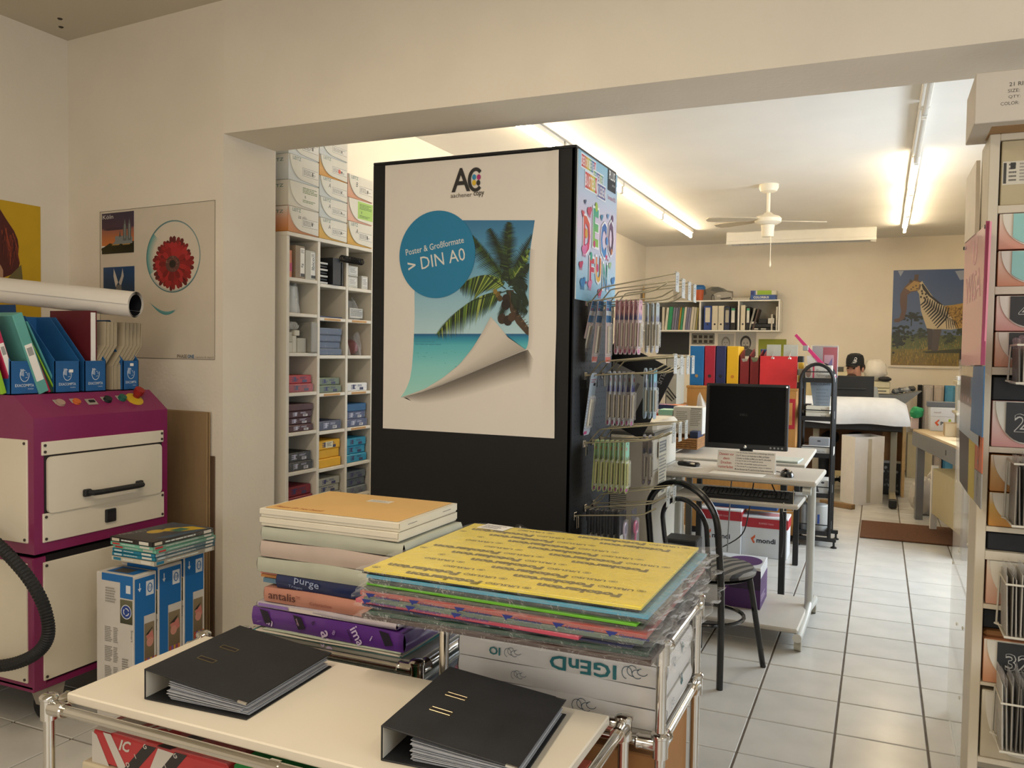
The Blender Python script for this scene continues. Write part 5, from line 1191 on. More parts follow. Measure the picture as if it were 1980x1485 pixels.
A.up(); cc = cp(309, 550); A.ell(cc[0], cc[1], (cp(490, 550)[0]-cp(128, 550)[0])/2, (cp(309, 341)[1]-cp(309, 759)[1])/2, '#1d7ba3', n=64)
A.up()
def slant(txt, xa, ya, xb, yb, h, **k):
    p_, q_ = Vector(cp(xa, ya)), Vector(cp(xb, yb)); d_ = q_-p_; A.text(txt, p_.x, p_.y, d_.length, h, '#d9d6cd', rot=math.atan2(d_.y, d_.x), **k)
slant('Poster & Gro\u00dfformate', 164, 556, 441, 494, .028, bold=.004); slant('DIN A0', 238, 622, 449, 577, .056, bold=.0); slant('>', 175, 627, 211, 619, .036, bold=.02)
q = cp(381, 253); A.text('A', q[0], q[1], cp(470, 253)[0]-q[0], cp(430, 140)[1]-cp(430, 253)[1], '#2a2826', bold=.015)
q = cp(496, 192); A.ring(q[0], q[1], .0375, .052, .0150, '#2a2826', a0=.75, a1=5.5, n=40)
for x, y, c in ((489, 180, '#2a86b0'), (511, 180, '#b0286e'), (489, 207, '#d9b52c'), (509, 207, '#2a2826')): A.ell(*cp(x, y), .0092, .0118, c)
q = cp(377, 281); q1 = cp(478, 274); q2 = cp(486, 272); q3 = cp(536, 270); A.text('aachener', q[0], q[1]+.001, q1[0]-q[0], .019, '#5d5850'); A.text('copy', q2[0], q[1]-.0035, q3[0]-q2[0], .0235, '#3a3732', bold=.012)
A.build('poster_print', (0, -.0009, 0), X_, Z_, o)
# fun header sign on the pegboard side
HP = Plane((KX1, 0, 0), Y_, Z_); ch = HP.crop(1100, 280, 4.636)
y0, y1 = KY0+.006, KY1-.004; z1 = KZ-.004; z0 = ch(60, 1385)[1]
o = thing('header_sign', 'pastel sign with big rainbow letters on the pegboard side', 'sign', (KX1, (y0+y1)/2, z0)); yc = (y0+y1)/2; hw = (y1-y0)/2; hh = z1-z0
b = MB(); b.box(.0003, .006, -hw, hw, 0, hh, mat('#c9d3d8', .4), bev=.001); b.build('board', o)
A = Art(); g = lambda cx, cy: (ch(cx, cy)[0]-yc, ch(cx, cy)[1]-z0)
A.vgrad(-hw, 0, hw, hh*.22, '#7fb3cc', '#a9c6d6'); A.vgrad(-hw, hh*.22, hw, hh*.5, '#a9c6d6', '#d3bcca'); A.vgrad(-hw, hh*.5, hw, hh*.75, '#d3bcca', '#b9c3d2'); A.vgrad(-hw, hh*.75, hw, hh, '#b9c3d2', '#8fbdd0'); A.up()
def word(s, xa, ya, xb, yb, h, cols):
    a = g(xa, ya); c = g(xb, yb); w = (c[0]-a[0])/len(s); zz = (a[1]+c[1])/2
    A.rect(a[0]-.006, zz-.006, c[0]+.006, zz+h+.006, '#dfe3e4'); A.up()
    for i, l in enumerate(s): A.rect(a[0]+i*w, zz, a[0]+(i+1)*w-.001, zz+h, cols[i % len(cols)]); A.up(); A.text(l, a[0]+i*w+w*.18, zz+h*.14, w*.6, h*.72, '#ece6e2', bold=.03)
    A.up()
word('DEKORIEREN', 100, 195, 226, 262, .050, ('#c93a44', '#c94a44', '#cf6a3e', '#d59a35', '#d5bb3a', '#a9b84a', '#6da37a', '#5a7ea8', '#56699e'))
word('SCHNEIDEN', 205, 332, 294, 374, .045, ('#8fa85a', '#6da37a', '#5a8ea8', '#56699e', '#5d5a8a', '#6a4f7a'))
word('BASTELN', 130, 390, 234, 432, .066, ('#c93a44', '#c9503e', '#cf6a3e', '#d59a35', '#d5bb3a', '#a9b84a'))
word('KLEBEN', 240, 470, 310, 500, .058, ('#5d5a8a', '#56699e', '#6a4f7a'))
a, c = g(334, 402), g(406, 300); A.rect(a[0], a[1], c[0], c[1]+.02, '#1c1d20'); A.up(); w = c[0]-a[0]; A.text('PLUS', a[0]+w*.12, a[1]+.05, w*.76, .042, '#dcdad6', bold=.02); A.text('JAPAN', a[0]+w*.5, a[1]+.022, w*.38, .013, '#b9b7b3'); a2 = g(332, 455); A.text('Your reason is PLUS', a2[0], a2[1]-.014, w*1.02, .020, '#b23a4a')
def big(s, xa, yb, xb, yt, ca, cb):
    a = g(xa, yb); c = g(xb, yt); w, h = c[0]-a[0], c[1]-a[1]
    A.text(s, a[0]-.008, a[1]-.010, w+.016, h+.020, '#e6e2e2', bold=.05); A.up()
    vs, fs, sz = text_mesh(s, .035, 0)
    pts = [(a[0]+p[0]*w/sz[0], a[1]+p[1]*h/sz[1]) for p in vs]; A.k = getattr(A, 'k', 0)+1; hx = lambda t: tuple(int(t[i:i+2], 16) for i in (1, 3, 5))
    A._put(pts, fs, [lin(tuple(p+(q-p)*min(1, max(0, v[1]/sz[1])) for p, q in zip(hx(ca), hx(cb)))) for v in vs], A.z); A.up()
big('D', 110, 965, 178, 660, '#c42a62', '#cf5a35'); big('E', 196, 905, 252, 590, '#8fb53a', '#3f9a86'); big('C', 266, 1000, 324, 715, '#3a7fb8', '#3f62a0'); big('O', 332, 990, 388, 700, '#5a3a4e', '#6a4a6a')
big('F', 164, 1225, 210, 1025, '#b8325a', '#c43a44'); big('U', 220, 1230, 272, 1020, '#d9b03a', '#d96a3a'); big('N', 284, 1290, 330, 1080, '#3a6fae', '#3a9a6a')
for x, y, c, r_ in ((230, 560, '#9ab53a', .018), (210, 890, '#c2356a', .014), (138, 795, '#d59a35', .018), (324, 865, '#3f7ab8', .016), (374, 665, '#6a4a6a', .014), (182, 1000, '#3a9a7a', .016), (238, 1105, '#c2356a', .016), (366, 960, '#c2703a', .012)): A.ell(*g(x, y), r_, r_*1.15, c)
def heart(x, y, s, c): p = g(x, y); A.poly([(p[0], p[1]-s), (p[0]+s, p[1]+.2*s), (p[0]+.55*s, p[1]+.8*s), (p[0], p[1]+.4*s), (p[0]-.55*s, p[1]+.8*s), (p[0]-s, p[1]+.2*s)], c)
def fleck(x, y, s, c):
    p = g(x, y); A.ell(p[0], p[1], s, s*.62, c, n=12); A.ell(p[0]+s*.9, p[1]+s*.45, s*.42, s*.42, c, n=10)
    for d in (-.6, -.1, .5): A.rect(p[0]+d*s, p[1]-s, p[0]+(d+.25)*s, p[1], c)
for x, y, s, c in ((110, 615, .018, '#c9505a'), (318, 1010, .016, '#c2356a'), (136, 1235, .009, '#b03a6a'), (335, 1035, .008, '#c98a8a')): heart(x, y, s, c)
for x, y, s, c in ((165, 595, .026, '#c2485e'), (277, 650, .016, '#3f7f9a'), (332, 640, .014, '#6a8fb8'), (118, 940, .03, '#cf6a98'), (88, 1075, .022, '#b8325a'), (350, 1080, .018, '#9ab88a'), (103, 1235, .03, '#2f7ab0'), (168, 1250, .026, '#cf7aa0'), (376, 1220, .024, '#2f6fa8'), (256, 1325, .026, '#b8325a'), (128, 510, .012, '#4a4f6a'), (336, 1275, .016, '#5a8ab8')): fleck(x, y, s, c)
A.build('sign_print', (.0063, 0, 0), Y_, Z_, o, rough=.75)

# ---------------------------------------------------------------- pegboard hooks and hanging cards
WIRE = mat('#9c967f', .35, metal=.8, var=.05, name='brass_wire'); TAGM = mat('#b7b8b0', .4, var=.06, name='tag_plastic')
rowz = [1.640, 1.324, 1.033, .749]; hookY = [3.400, 3.518, 3.642, 3.754]
rown = ('top row', 'second row', 'third row', 'lowest row')
def make_hook(x, y, z, label, tagged=True, dz=0.0, L=.385):
    o = thing('display_hook', label, 'hook', (x, y, z), group='wire hooks on the pegboard')
    b = MB(); b.box(0, .004, -.018, .018, -.016, .016, CHROME, bev=.001)
    for s in (-1, 1): b.tube([(.002, s*.011, .0), (.012, s*.011, -.002), (.013, s*.011, -.05)], .0018, CHROME, n=5)
    b.build('backplate', o)
    b = MB(); b.tube([(.002, 0, 0), (.02, 0, .004), (.27, 0, .028+dz), (.30, 0, .036+dz), (.345, 0, .062+dz), (.348, 0, .062+dz)], .0034, WIRE, n=7); b.build('prong', o)
    if tagged:
        b = MB(); b.tube([(.002, .012, .004), (.02, .012, .008), (.065, .012, .062), (.08, .012, .066), (L, .012, .104+dz)], .0030, WIRE, n=7); b.build('label_arm', o)
        b = MB(); b.cyl((L, -.012, .104+dz), (L, .036, .104+dz), .005, TAGM, n=8); b.box(L+.001, L+.003, -.018, .040, .028+dz, .102+dz, TAGM, bev=.001); b.box(L+.0005, L+.004, -.018, .040, .026+dz, .032+dz, TAGM); b.build('price_tag', o)
        A = Art(); A.lines(-.008, .05+dz, .006, .092+dz, 4, '#55564e', seed=int(y*100)); A.rect(.014, .06+dz, .020, .095+dz, '#33342e'); A.build('tag_print', (L+.0034, 0, 0), Y_, Z_, o)
    return o
ordn = ('first from the poster side', 'second from the poster side', 'third from the poster side', 'fourth from the poster side')
for r, cnt in enumerate((4, 4, 3, 2)):
    for k in range(cnt): make_hook(KX1, hookY[k]+(.03 if r == 3 else 0), rowz[r], 'wire hook with price tag in the %s, %s' % (rown[r], ordn[k]), dz=(.014, -.006, .0, .012)[r]+(0, -.018, -.020, -.022)[k]*(1 if r == 0 else .3), L=.385 if r < 3 else .36)
make_hook(KX1, 3.30, rowz[3]-.012, 'bare low wire hook without a tag in the lowest row', tagged=False)
def blister(label, x, y, z, lean, body, head, art, h=.215, w=.062, bub='#c9c2ac', group='blister cards on the pegboard hooks', wide=0):
    o = thing('blister_card', label, 'blister card', (x, y, z), group=group, rot=(0, lean, 0))
    b = MB(); pts = [(-w/2, -h+.012), (-w/2+.012, -h), (w/2-.012, -h), (w/2, -h+.012), (w/2, .012), (w/2-.012, .024), (-w/2+.012, .024), (-w/2, .012)]
    b.prism(pts, 0, .0012, mat(body, .4, var=.05), M=frame((0, 0, 0), Y_, Z_)); b.build('backing_card', o)
    A = Art(); A.rect(-w/2+.002, -h*.30, w/2-.002, .018, head); A.up(); A.ell(0, .010, .006, .004, '#2a2a2a', n=12)
    art(A, w, h); A.build('card_print', (.0014, 0, 0), Y_, Z_, o)
    b = MB(); B_ = film_mat('#ffffff', .10, .1, .25, 40); hw = w*.36
    b.box(.0014, .0135, -hw, hw, -h*.88, -h*.30, B_, bev=.005); b.build('clear_bubble', o)
    b = MB(); b.box(.003, .010, -hw*.62, hw*.62, -h*.84, -h*.36, mat(bub, .45, var=.05), bev=.003); bd = b.build('corrector', o)
    A = Art(); A.lines(-hw*.4, -h*.74, hw*.4, -h*.42, 3, '#5c5a4c', seed=3, fill=.35) if False else None
    for q in range(3): A.rect(-hw*.4+q*hw*.3, -h*.78, -hw*.4+q*hw*.3+.0016, -h*.42, '#5c5a4c')
    A.rect(-hw*.3, -h*.82, hw*.3, -h*.79, '#33322c'); A.build('body_print', (.0103, 0, 0), Y_, Z_, bd)
    return o
def art_blue(A, w, h): A.rect(-w/2+.002, -h*.18, w/2-.002, -h*.10, '#c9d3d8'); A.ell(-w*.2, -h*.07, .008, .006, '#b8506a'); A.lines(-w*.4, -h*.06, w*.4, .002, 2, '#7fb0d0'); A.rect(-w/2+.002, -h+.004, w/2-.002, -h*.90, '#d05a3a')
def art_pink(A, w, h): A.poly([(-w/2+.002, -h*.30), (w/2-.002, -h*.30), (w*.35, -h*.16), (w*.1, -h*.24), (-w*.15, -h*.13), (-w*.35, -h*.22)], '#4a4a86'); A.ell(w*.2, -h*.06, .008, .01, '#8a2a3a'); A.rect(-w*.3, -h+.006, w*.1, -h*.90, '#c2508a')
def art_grey(A, w, h): A.poly([(-w/2+.002, -h*.30), (w/2-.002, -h*.30), (w*.3, -h*.14), (0, -h*.22), (-w*.3, -h*.15)], '#4d5270'); A.rect(-w*.3, -h+.006, w*.1, -h*.92, '#9a9ac0')
def art_white(A, w, h): A.lines(-w*.4, -h*.08, w*.4, .0, 2, '#9a6a7a'); A.rect(w*.05, -h*.13, w*.4, -h*.08, '#26262a'); A.lines(-w*.48, -h*.9, -w*.40, -h*.3, 12, '#4a5a8a'); A.rect(-w/2+.003, -h+.004, w*.0, -h*.93, '#c23a7a')
def art_green(A, w, h): A.ell(-w*.2, -h*.05, .008, .008, '#b8685a'); A.poly([(-w/2+.002, -h*.30), (w/2-.002, -h*.30), (w*.3, -h*.2), (0, -h*.26), (-w*.3, -h*.19)], '#6a7a4a'); A.rect(-w*.3, -h+.006, w*.2, -h*.9, '#b0559a')
c3w = ('innermost', 'middle', 'outermost')
for k, x in enumerate((-1.128, -1.098, -1.062)): blister('blue-headed blister card in the top row, %s of three' % c3w[k], x, 3.415, 1.628, R_(12-6*k), '#c9b3b0', '#2470a4', art_blue, h=.245, w=.075)
nth = ('first', 'second', 'third', 'fourth', 'fifth', 'sixth', 'seventh')
for k in range(6): blister('pink blister card in the top row, %s from the board' % nth[k], -1.055+.0205*k, 3.52, 1.635, R_(1), '#c9a8a8', '#c98a92', art_pink)
for k in range(3): blister('grey-headed blister card in the top row, %s from the board' % nth[k], -.955+.024*k, 3.642, 1.628, R_(0), '#aaa79c', '#8d9a96', art_grey, h=.20)
blister('pale blue blister card alone at the start of the second row', -1.118, 3.40, 1.315, R_(7), '#b9c3cf', '#a9bccb', art_white, h=.245, w=.085, bub='#d5d0bd')
for k in range(6): blister('silver-headed blister card in the second row, %s from the board' % nth[k], -1.085+.0215*k, 3.518, 1.322, R_(1), '#a39c98', '#8f9aa2', art_pink, bub='#b9b09a')
for k in range(3): blister(('pale', 'dark teal', 'turquoise')[k]+'-headed blister card at the outer end of the second row', -.945+.022*k, 3.60, 1.338, R_(0), '#8fa6aa', ('#b8bcc6', '#3f7f8c', '#4fa3b4')[k], art_grey, h=.20, bub='#c9c5b4')
for k in range(7): blister('lime green blister card in the third row, %s from the board' % nth[k], -1.105+.0225*k, 3.42, 1.030, R_(3-k*.5), '#a9b06a', '#86ab72' if k < 6 else '#7fbfa0', art_green, h=.20, bub='#b6b46a')
for k in range(2): blister('brownish grey blister card in the third row, %s' % ('inner one', 'outer one')[k], -.955+.026*k, 3.642, 1.040, 0, '#8d8278', '#8a7f7a', art_grey, h=.20, bub='#a39a86')
o = thing('blister_card', 'wide beige card with a black text panel at the outer end of the third row', 'blister card', (-.885, 3.70, 1.035), group='blister cards on the pegboard hooks'); b = MB(); b.prism([(-.075, -.245), (.075, -.245), (.075, .02), (-.075, .02)], 0, .0015, mat('#a39b84', .5), M=frame((0, 0, 0), Y_, Z_)); b.build('backing_card', o)
A = Art(); A.rect(-.065, -.05, .065, .0, '#3c3a34'); A.up(); A.lines(-.06, -.045, .06, -.004, 3, '#8d8878'); A.lines(-.065, -.19, .065, -.06, 9, '#5c584c'); A.rect(-.01, -.235, .04, -.205, '#4a473e'); A.build('card_print', (.0017, 0, 0), Y_, Z_, o)
for k in range(6):
    o = thing('slim_pack', 'slim dark hanging pack in the lowest hook row, %s from the board' % nth[k], 'hanging pack', (-1.118+.026*k, 3.40, .745), group='slim packs in the lowest row'); b = MB(); b.box(-.006, .006, -.036, .036, -.24, .012, mat('#25272a', .35, var=.1), bev=.003); b.build('sleeve', o); b = MB(); b.box(.006, .0075, -.026, .026, -.22, -.09, mat('#c5c0b4', .5), bev=.0005); b.build('insert_card', o)
for k, (x, y, c) in enumerate(((-.985, 3.44, '#b9a9b8'), (-.955, 3.50, '#b8306a'))):
    o = thing('scissor_pack', ('clear pack with a pale round grip in the lowest row', 'clear pack with a magenta grip in the lowest row')[k], 'hanging pack', (x, y, .742), group='clear packs in the lowest row'); b = MB(); b.box(-.002, 0, -.04, .04, -.27, .01, mat('#5a5458', .35, var=.1), bev=.001); b.build('backing_card', o)
    b = MB(); b.tube([(.008, .022*math.cos(a), -.07+.026*math.sin(a)) for a in np.linspace(0, 6.28, 18)][:-1], .006, mat(c, .35), n=6, closed=True); b.box(.003, .011, -.008, .008, -.23, -.095, mat(c, .35), bev=.003); b.build('grip', o); b = MB(); b.box(.0, .016, -.034, .034, -.25, -.03, film_mat('#ffffff', .10, .1, .25, 40), bev=.006); b.build('clear_bubble', o)
# the tilted black board hanging beyond the hooks
BP = Plane((0, 4.02, 0), X_, Z_); a = BP.p(1307, 716); c = BP.p(1240, 850); d = Vector((c[0]-a[0], c[1]-a[1])); L = d.length; th = math.atan2(d.y, d.x)
o = thing('product_board', 'tilted black product board with a grey text card behind the hooks', 'board', (a[0], 4.02, a[1]), rot=(0, -th, 0))
b = MB(); b.box(0, L, -.006, .006, -.34, 0, mat('#17181a', .35, var=.08), bev=.002); b.build('board', o)
A = Art(); A.rect(.10, -.30, L-.03, -.085, '#8f8f8c'); A.up(); A.lines(.14, -.27, L-.05, -.12, 5, '#55565a', rag=.5); A.text('PLUS', .035, -.055, .06, .022, '#a9a9a8', rot=0); A.build('board_print', (0, -.0063, 0), X_, Z_, o)
Mi = Matrix.Rotation(th, 4, 'Y'); b = MB(); b.M = Mi; b.box(KX1-a[0]-.02, -.12, .007, .02, -.16, -.14, MATBLACK, bev=.002); b.box(KX1-a[0]-.02, KX1-a[0], KY1-4.02-.005, .02, -.16, -.14, MATBLACK); b.build('bracket', o)
# ================================================================ computer desk group
LGREY = mat('#bfbab0', .4, var=.03, scale=4, name='light_grey_laminate'); LMET = mat('#b9bbb6', .35, metal=.2, var=.03, name='grey_powder_coat')
dx0, dx1, dy0, dy1, dz = -1.062, -.262, 4.39, 4.93, .80
t = thing('computer_desk', 'light grey computer trolley desk with a keyboard shelf and castors', 'desk', ((dx0+dx1)/2, (dy0+dy1)/2, 0), R_(-2)); hx, hy = (dx1-dx0)/2, (dy1-dy0)/2
b = MB(); b.box(-hx, hx, -hy, hy, dz-.028, dz, LGREY, bev=.007); b.build('desktop', t)
b = MB(); b.box(-hx+.09, hx-.07, -hy-.09, hy-.18, .668, .690, LGREY, bev=.006); b.build('keyboard_shelf', t)
b = MB(); b.box(-hx+.05, hx-.045, -hy-.20, hy-.15, .088, .110, LGREY, bev=.006); b.build('lower_shelf', t)
for s in (-1, 1):
    x = s*(hx-.045); b = MB(); b.tube(smooth([(x, hy-.28, dz-.03), (x, hy-.28, .45), (x, hy-.285, .20), (x, hy-.33, .10), (x, -hy-.14, .065), (x, -hy-.22, .075)], 5), .021, LMET, n=12); b.tube([(x, hy-.33, .10), (x, hy-.06, .065), (x, hy-.0, .07)], .02, LMET, n=10); b.build('leg_frame', t)
    b = MB(); b.cyl((x-.02, -hy+.03, dz-.052), (x+.02, -hy+.03, dz-.052), .022, LMET, n=14); b.tube([(x, hy-.28, dz-.045), (x, -hy+.03, dz-.045)], .012, LMET, n=8); b.build('support_arm', t)
    for yy in (-hy-.17, hy-.04):
        b = MB(); b.cyl((x-.016, yy, .031), (x+.016, yy, .031), .030, mat('#a9a596', .45), n=18); b.cyl((x-.018, yy, .031), (x+.018, yy, .031), .012, LMET, n=10); b.box(x-.012, x+.012, yy-.016, yy+.016, .045, .068, LMET, bev=.004); b.build('castor', t)
b = MB(); b.tube([(hx-.10, -hy-.05, .76), (hx-.10, -hy-.06, .655), (hx-.14, -hy-.085, .655), (hx-.14, -hy-.085, .70)], .003, CHROME, n=5); b.build('shelf_bracket', t)
# monitor
o = thing('monitor', 'black desktop monitor with a dark screen on the grey desk', 'monitor', (-.668, 4.75, dz+.001), R_(1)); SCR = mat('#08090a', .45, var=0, ior=1.2, name='dark_screen')
b = MB(); b.lathe([(.11, 0), (.115, .008), (.10, .016), (.03, .02)], BLACK, n=24); b.build('foot', o); b = MB(); b.box(-.035, .035, .015, .04, .015, .22, BLACK, bev=.006); b.build('stand_neck', o)
b = MB(); M = Matrix.Translation((0, -.03, .105)) @ Matrix.Rotation(R_(-4), 4, 'X'); w, h = .222, .362
b.M = M
b.box(-w, w, 0, .045, 0, .030, BLACK, bev=.004); b.box(-w, w, 0, .045, h-.018, h, BLACK, bev=.004); b.box(-w, -w+.019, 0, .045, .02, h-.01, BLACK, bev=.004); b.box(w-.019, w, 0, .045, .02, h-.01, BLACK, bev=.004); b.box(-w+.01, w-.01, .018, .062, .01, h-.01, BLACK, bev=.01); b.build('casing', o)
b = MB(); b.M = M; b.box(-w+.018, w-.018, .006, .02, .028, h-.016, SCR); sc_ = b.build('screen', o)
A = Art(); A.text('DELL', -.02, .0, .042, .011, '#34383c', shear=.1); A.build('screen_text', tuple(Vector(M @ Vector((-.015, .0055, .185)))), M.to_3x3() @ Vector(X_), M.to_3x3() @ Vector(Z_), sc_)
b = MB(); b.M = M; b.lathe([(.009, 0), (.009, .003), (.007, .004)], CHROME, n=16, M=frame((0, -.0005, .0145), X_, Z_)); b.build('badge', o, 'round silver badge')
for k in range(4): b = MB(); b.M = M; b.lathe([(.0055, 0), (.005, .003)], mat('#8d908e', .3), n=10, M=frame((.135+.02*k, -.0005, .0145), X_, Z_)); b.build('button', o)
for s in (-1, 1): b = MB(); b.M = M; b.lathe([(.005, 0), (.005, .002)], CHROME, n=10, M=frame((s*(w-.011), -.0005, h-.012), X_, Z_)); b.build('corner_stud', o)
# notice
o = thing('desk_notice', 'white notice with red and black German text in front of the monitor', 'sign', (-.642, 4.56, dz+.001), R_(-3)); M = Matrix.Rotation(R_(-14), 4, 'X')
b = MB(); b.M = M; b.box(-.152, .152, 0, .002, 0, .112, PAPER); b.build('front_sheet', o); b = MB(); b.hexa([(-.152, .002, 0), (.152, .002, 0), (.152, .05, 0), (-.152, .05, 0), (-.152, .002, .002), (.152, .002, .002), (.152, .05, .002), (-.152, .05, .002)], PAPER); b.box(-.152, .152, .0, .002, 0, .112, PAPER, M=Matrix.Translation((0, .055, 0)) @ Matrix.Rotation(R_(14), 4, 'X')); b.build('back_sheet', o)
A = Art(); rd = '#b8343a'; bk = '#2a2a2e'
for i, s in enumerate(('Dateien vor', 'dem', 'Drucken', 'runterladen')): wd = (.078, .034, .056, .078)[i]; A.text(s, -.143+(.078-wd)/2, .084-i*.023, wd, .015 if i != 1 else .014, rd, bold=.01)
for i, s in enumerate(('1. Vor dem Drucken, Druckvorschau und Einstellungen \u00fcberpr\u00fcfen', '2. Der PC dient nur zum Ausdrucken von Mails und Dateien', '3. Schreiben von Briefen und Mails ist an dem PC nicht erlaubt', '4. An dem PC kann nur SW ausgedruckt werden', '5. Tisch, Farb- und Laserbilder werden auch berechnet', '6. Wenn Sie den PC zu lange benutzen, m\u00fcssen wir Geb\u00fchren', 'Mit dem Benutzen des PCs sind Sie mit den Punkten einverstanden')): A.text(s, -.055, .098-i*.0148, (.200, .175, .185, .145, .165, .19, .20)[i], .0095, bk, bold=.012)
A.build('lettering', M @ Vector((0, -.0004, 0)), Vector(X_), M.to_3x3() @ Vector(Z_), o)
b = MB()
o = thing('paper_sheet', 'thin white sheet lying in front of the notice on the desk', 'paper sheet', (-.66, 4.47, dz+.0008), R_(-4)); b.box(-.15, .13, -.05, .06, 0, .0006, PAPER); b.build('sheet', o)
# mouse, phone, keyboard
o = thing('computer_mouse', 'glossy black computer mouse on the grey desk', 'mouse', (-.425, 4.52, dz+.0006), R_(20)); b = MB(); GB = mat('#141516', .18, coat=.4)
b.sheet(lambda u, v: (.033*math.cos(2*math.pi*u)*math.sin(math.pi*v/2+.001)*(1 if v < .99 else 1), .058*math.sin(2*math.pi*u)*math.sin(math.pi*v/2+.001), .036*math.cos(math.pi*v/2)**.8), 24, 8, GB); b.build('shell', o)
b = MB(); b.cyl((-.004, .030, .030), (.004, .030, .030), .007, mat('#3a3a3a', .5), n=12); b.build('scroll_wheel', o); b = MB(); b.tube(smooth([(0, .056, .008), (.005, .10, .004), (-.03, .16, .004), (-.1, .20, .004)], 5), .0022, BLACK, n=6); b.build('cable', o)
o = thing('mobile_phone', 'black mobile phone on a white slip at the desk edge', 'phone', (-.965, 4.66, dz+.002), R_(70)); b = MB(); b.box(-.028, .028, -.062, .062, .0, .022, GB, bev=.008); b.build('body', o); b = MB(); b.box(-.022, .022, .0, .05, .0218, .0226, mat('#2a2c30', .2)); b.build('screen', o)
o = thing('paper_slip', 'white slip of paper under the black phone', 'paper slip', (-.96, 4.63, dz+.0006), R_(60)); b = MB(); b.box(-.05, .05, -.07, .07, 0, .0006, PAPER); b.build('slip', o)
o = thing('keyboard', 'black keyboard with a number pad on the pull-out shelf', 'keyboard', (-.608, 4.405, .6905), R_(2)); b = MB(); b.hexa([(-.232, -.085, 0), (.232, -.085, 0), (.232, .085, 0), (-.232, .085, 0), (-.232, -.085, .014), (.232, -.085, .014), (.232, .085, .032), (-.232, .085, .032)], BLACK); b.build('case', o)
b = MB(); KEY = mat('#26282b', .45, var=.05); M = Matrix.Translation((0, 0, .0235)) @ Matrix.Rotation(math.atan2(.018, .17), 4, 'X')
for r in range(6):
    y = -.052+r*.021+(.006 if r == 5 else 0)
    for c in range(21):
        if c in (15, 18) or (r in (1, 2) and c in (15, 16, 17) and not (r == 1 and c == 16)) : pass
        x = -.212+c*.0202+(.004 if c > 14 else 0)+(.004 if c > 17 else 0)
        if r == 0 and 3 < c < 9: continue
        if 14 < c < 18 and r in (2,): continue
        b.box(x-.0085, x+.0085, y-.0085, y+.0085, -.001, .006, KEY, bev=.002, M=M)
b.box(-.135, -.035, -.0605, -.0435, -.001, .006, KEY, bev=.002, M=M); k_ = b.build('keys', o); k_['kind'] = 'stuff'
# second table behind, with a pad and beige device
t = thing('side_table', 'pale table with black legs behind the computer desk', 'table', (-.80, 5.55, 0)); b = MB(); b.box(-.38, .425, -.50, .44, .775, .80, LGREY, bev=.005); b.build('tabletop', t)
for x in (-.35, .31):
    for y in (-.49, .40): b = MB(); b.box(x-.018, x+.018, y-.018, y+.018, 0, .775, BLACK, bev=.003); b.build('leg', t)
o = thing('desk_pad', 'greenish white pad on the pale rear table', 'pad', (-.50, 5.20, .8005), R_(-4)); b = MB(); b.box(-.07, .09, -.11, .10, 0, .012, mat('#b5bcb4', .5), bev=.003); b.build('pad', o); b = MB(); b.box(-.12, -.075, -.11, .10, 0, .03, mat('#6f6256', .6), bev=.003); b.build('brown_block', o)
# cartons and tower below
MW = mat('#cfd1d2', .55, var=.03); RED = mat('#a8222c', .5)
def ream_carton(label, x, y, z, w, d, h, rz, word='mondi', band=True):
    o = thing('ream_carton', label, 'carton', (x, y, z), rz, 'white and red ream cartons'); b = MB(); b.box(0, w, 0, d, 0, h, MW, bev=.003); b.build('body', o)
    b = MB(); b.box(-.003, w+.003, -.003, d+.003, h-.075, h+.004, MW, bev=.003); b.build('lid', o)
    if not band: A = Art(); A.text('mondi', w*.1, h-.045, w*.2, .014, '#8a6a62'); A.build('lid_text', (0, -.0034, 0), X_, Z_, o); A = Art(); A.poly([(w*.12, h*.36), (w*.26, h*.52), (w*.26, h*.45), (w*.2, h*.36), (w*.26, h*.26), (w*.2, h*.22)], '#cf5a30'); A.text(word, w*.3, h*.26, w*.36, .03, '#1d2230', bold=.03); A.build('lettering', (0, -.0004, 0), X_, Z_, o); return o
    A = Art(); A.rect(-.002, h-.074, w+.002, h-.008, '#a8222c'); A.up(); A.text('BUSINESS Classic', w*.38, h-.048, w*.32, .012, '#d8a9a9'); A.build('lid_band', (0, -.0034, 0), X_, Z_, o)
    A = Art(); A.poly([(w*.20, h*.46), (w*.30, h*.56), (w*.30, h*.49), (w*.26, h*.44), (w*.30, h*.36), (w*.26, h*.34)], '#cf5a30'); A.text(word, w*.33, h*.36, w*.42, .036, '#1d2230', bold=.03); A.build('lettering', (0, -.0004, 0), X_, Z_, o)
    A = Art(); A.rect(-.002, h-.074, d+.002, h-.010, '#a8222c'); A.build('side_band', (w+.0034, 0, 0), Y_, Z_, o)
    A = Art(); A.ell(w*.6, d*.5, w*.3, d*.3, '#c98a88'); A.build('top_print', (0, 0, h+.0044), X_, Y_, o); return o
ream_carton('white ream carton with a red band standing further under the table, by the tower', -1.165, 6.02, 0.0, .30, .22, .325, 0)
ream_carton('white ream carton with a red band beside the black table leg', -.865, 6.06, 0.0, .31, .22, .285, 0)
o = thing('folder_pile', 'blue file lying on top of the ream cartons under the table', 'file', (-.95, 6.1, .330)); b = MB(); b.box(-.15, .32, 0, .2, .0, .05, mat('#23477a', .5), bev=.004); b.build('cover', o)
o = thing('printed_carton', 'white and purple printed carton on the desk lower shelf', 'carton', (-.93, 4.42, .1105)); PUR = mat('#4a2563', .45)
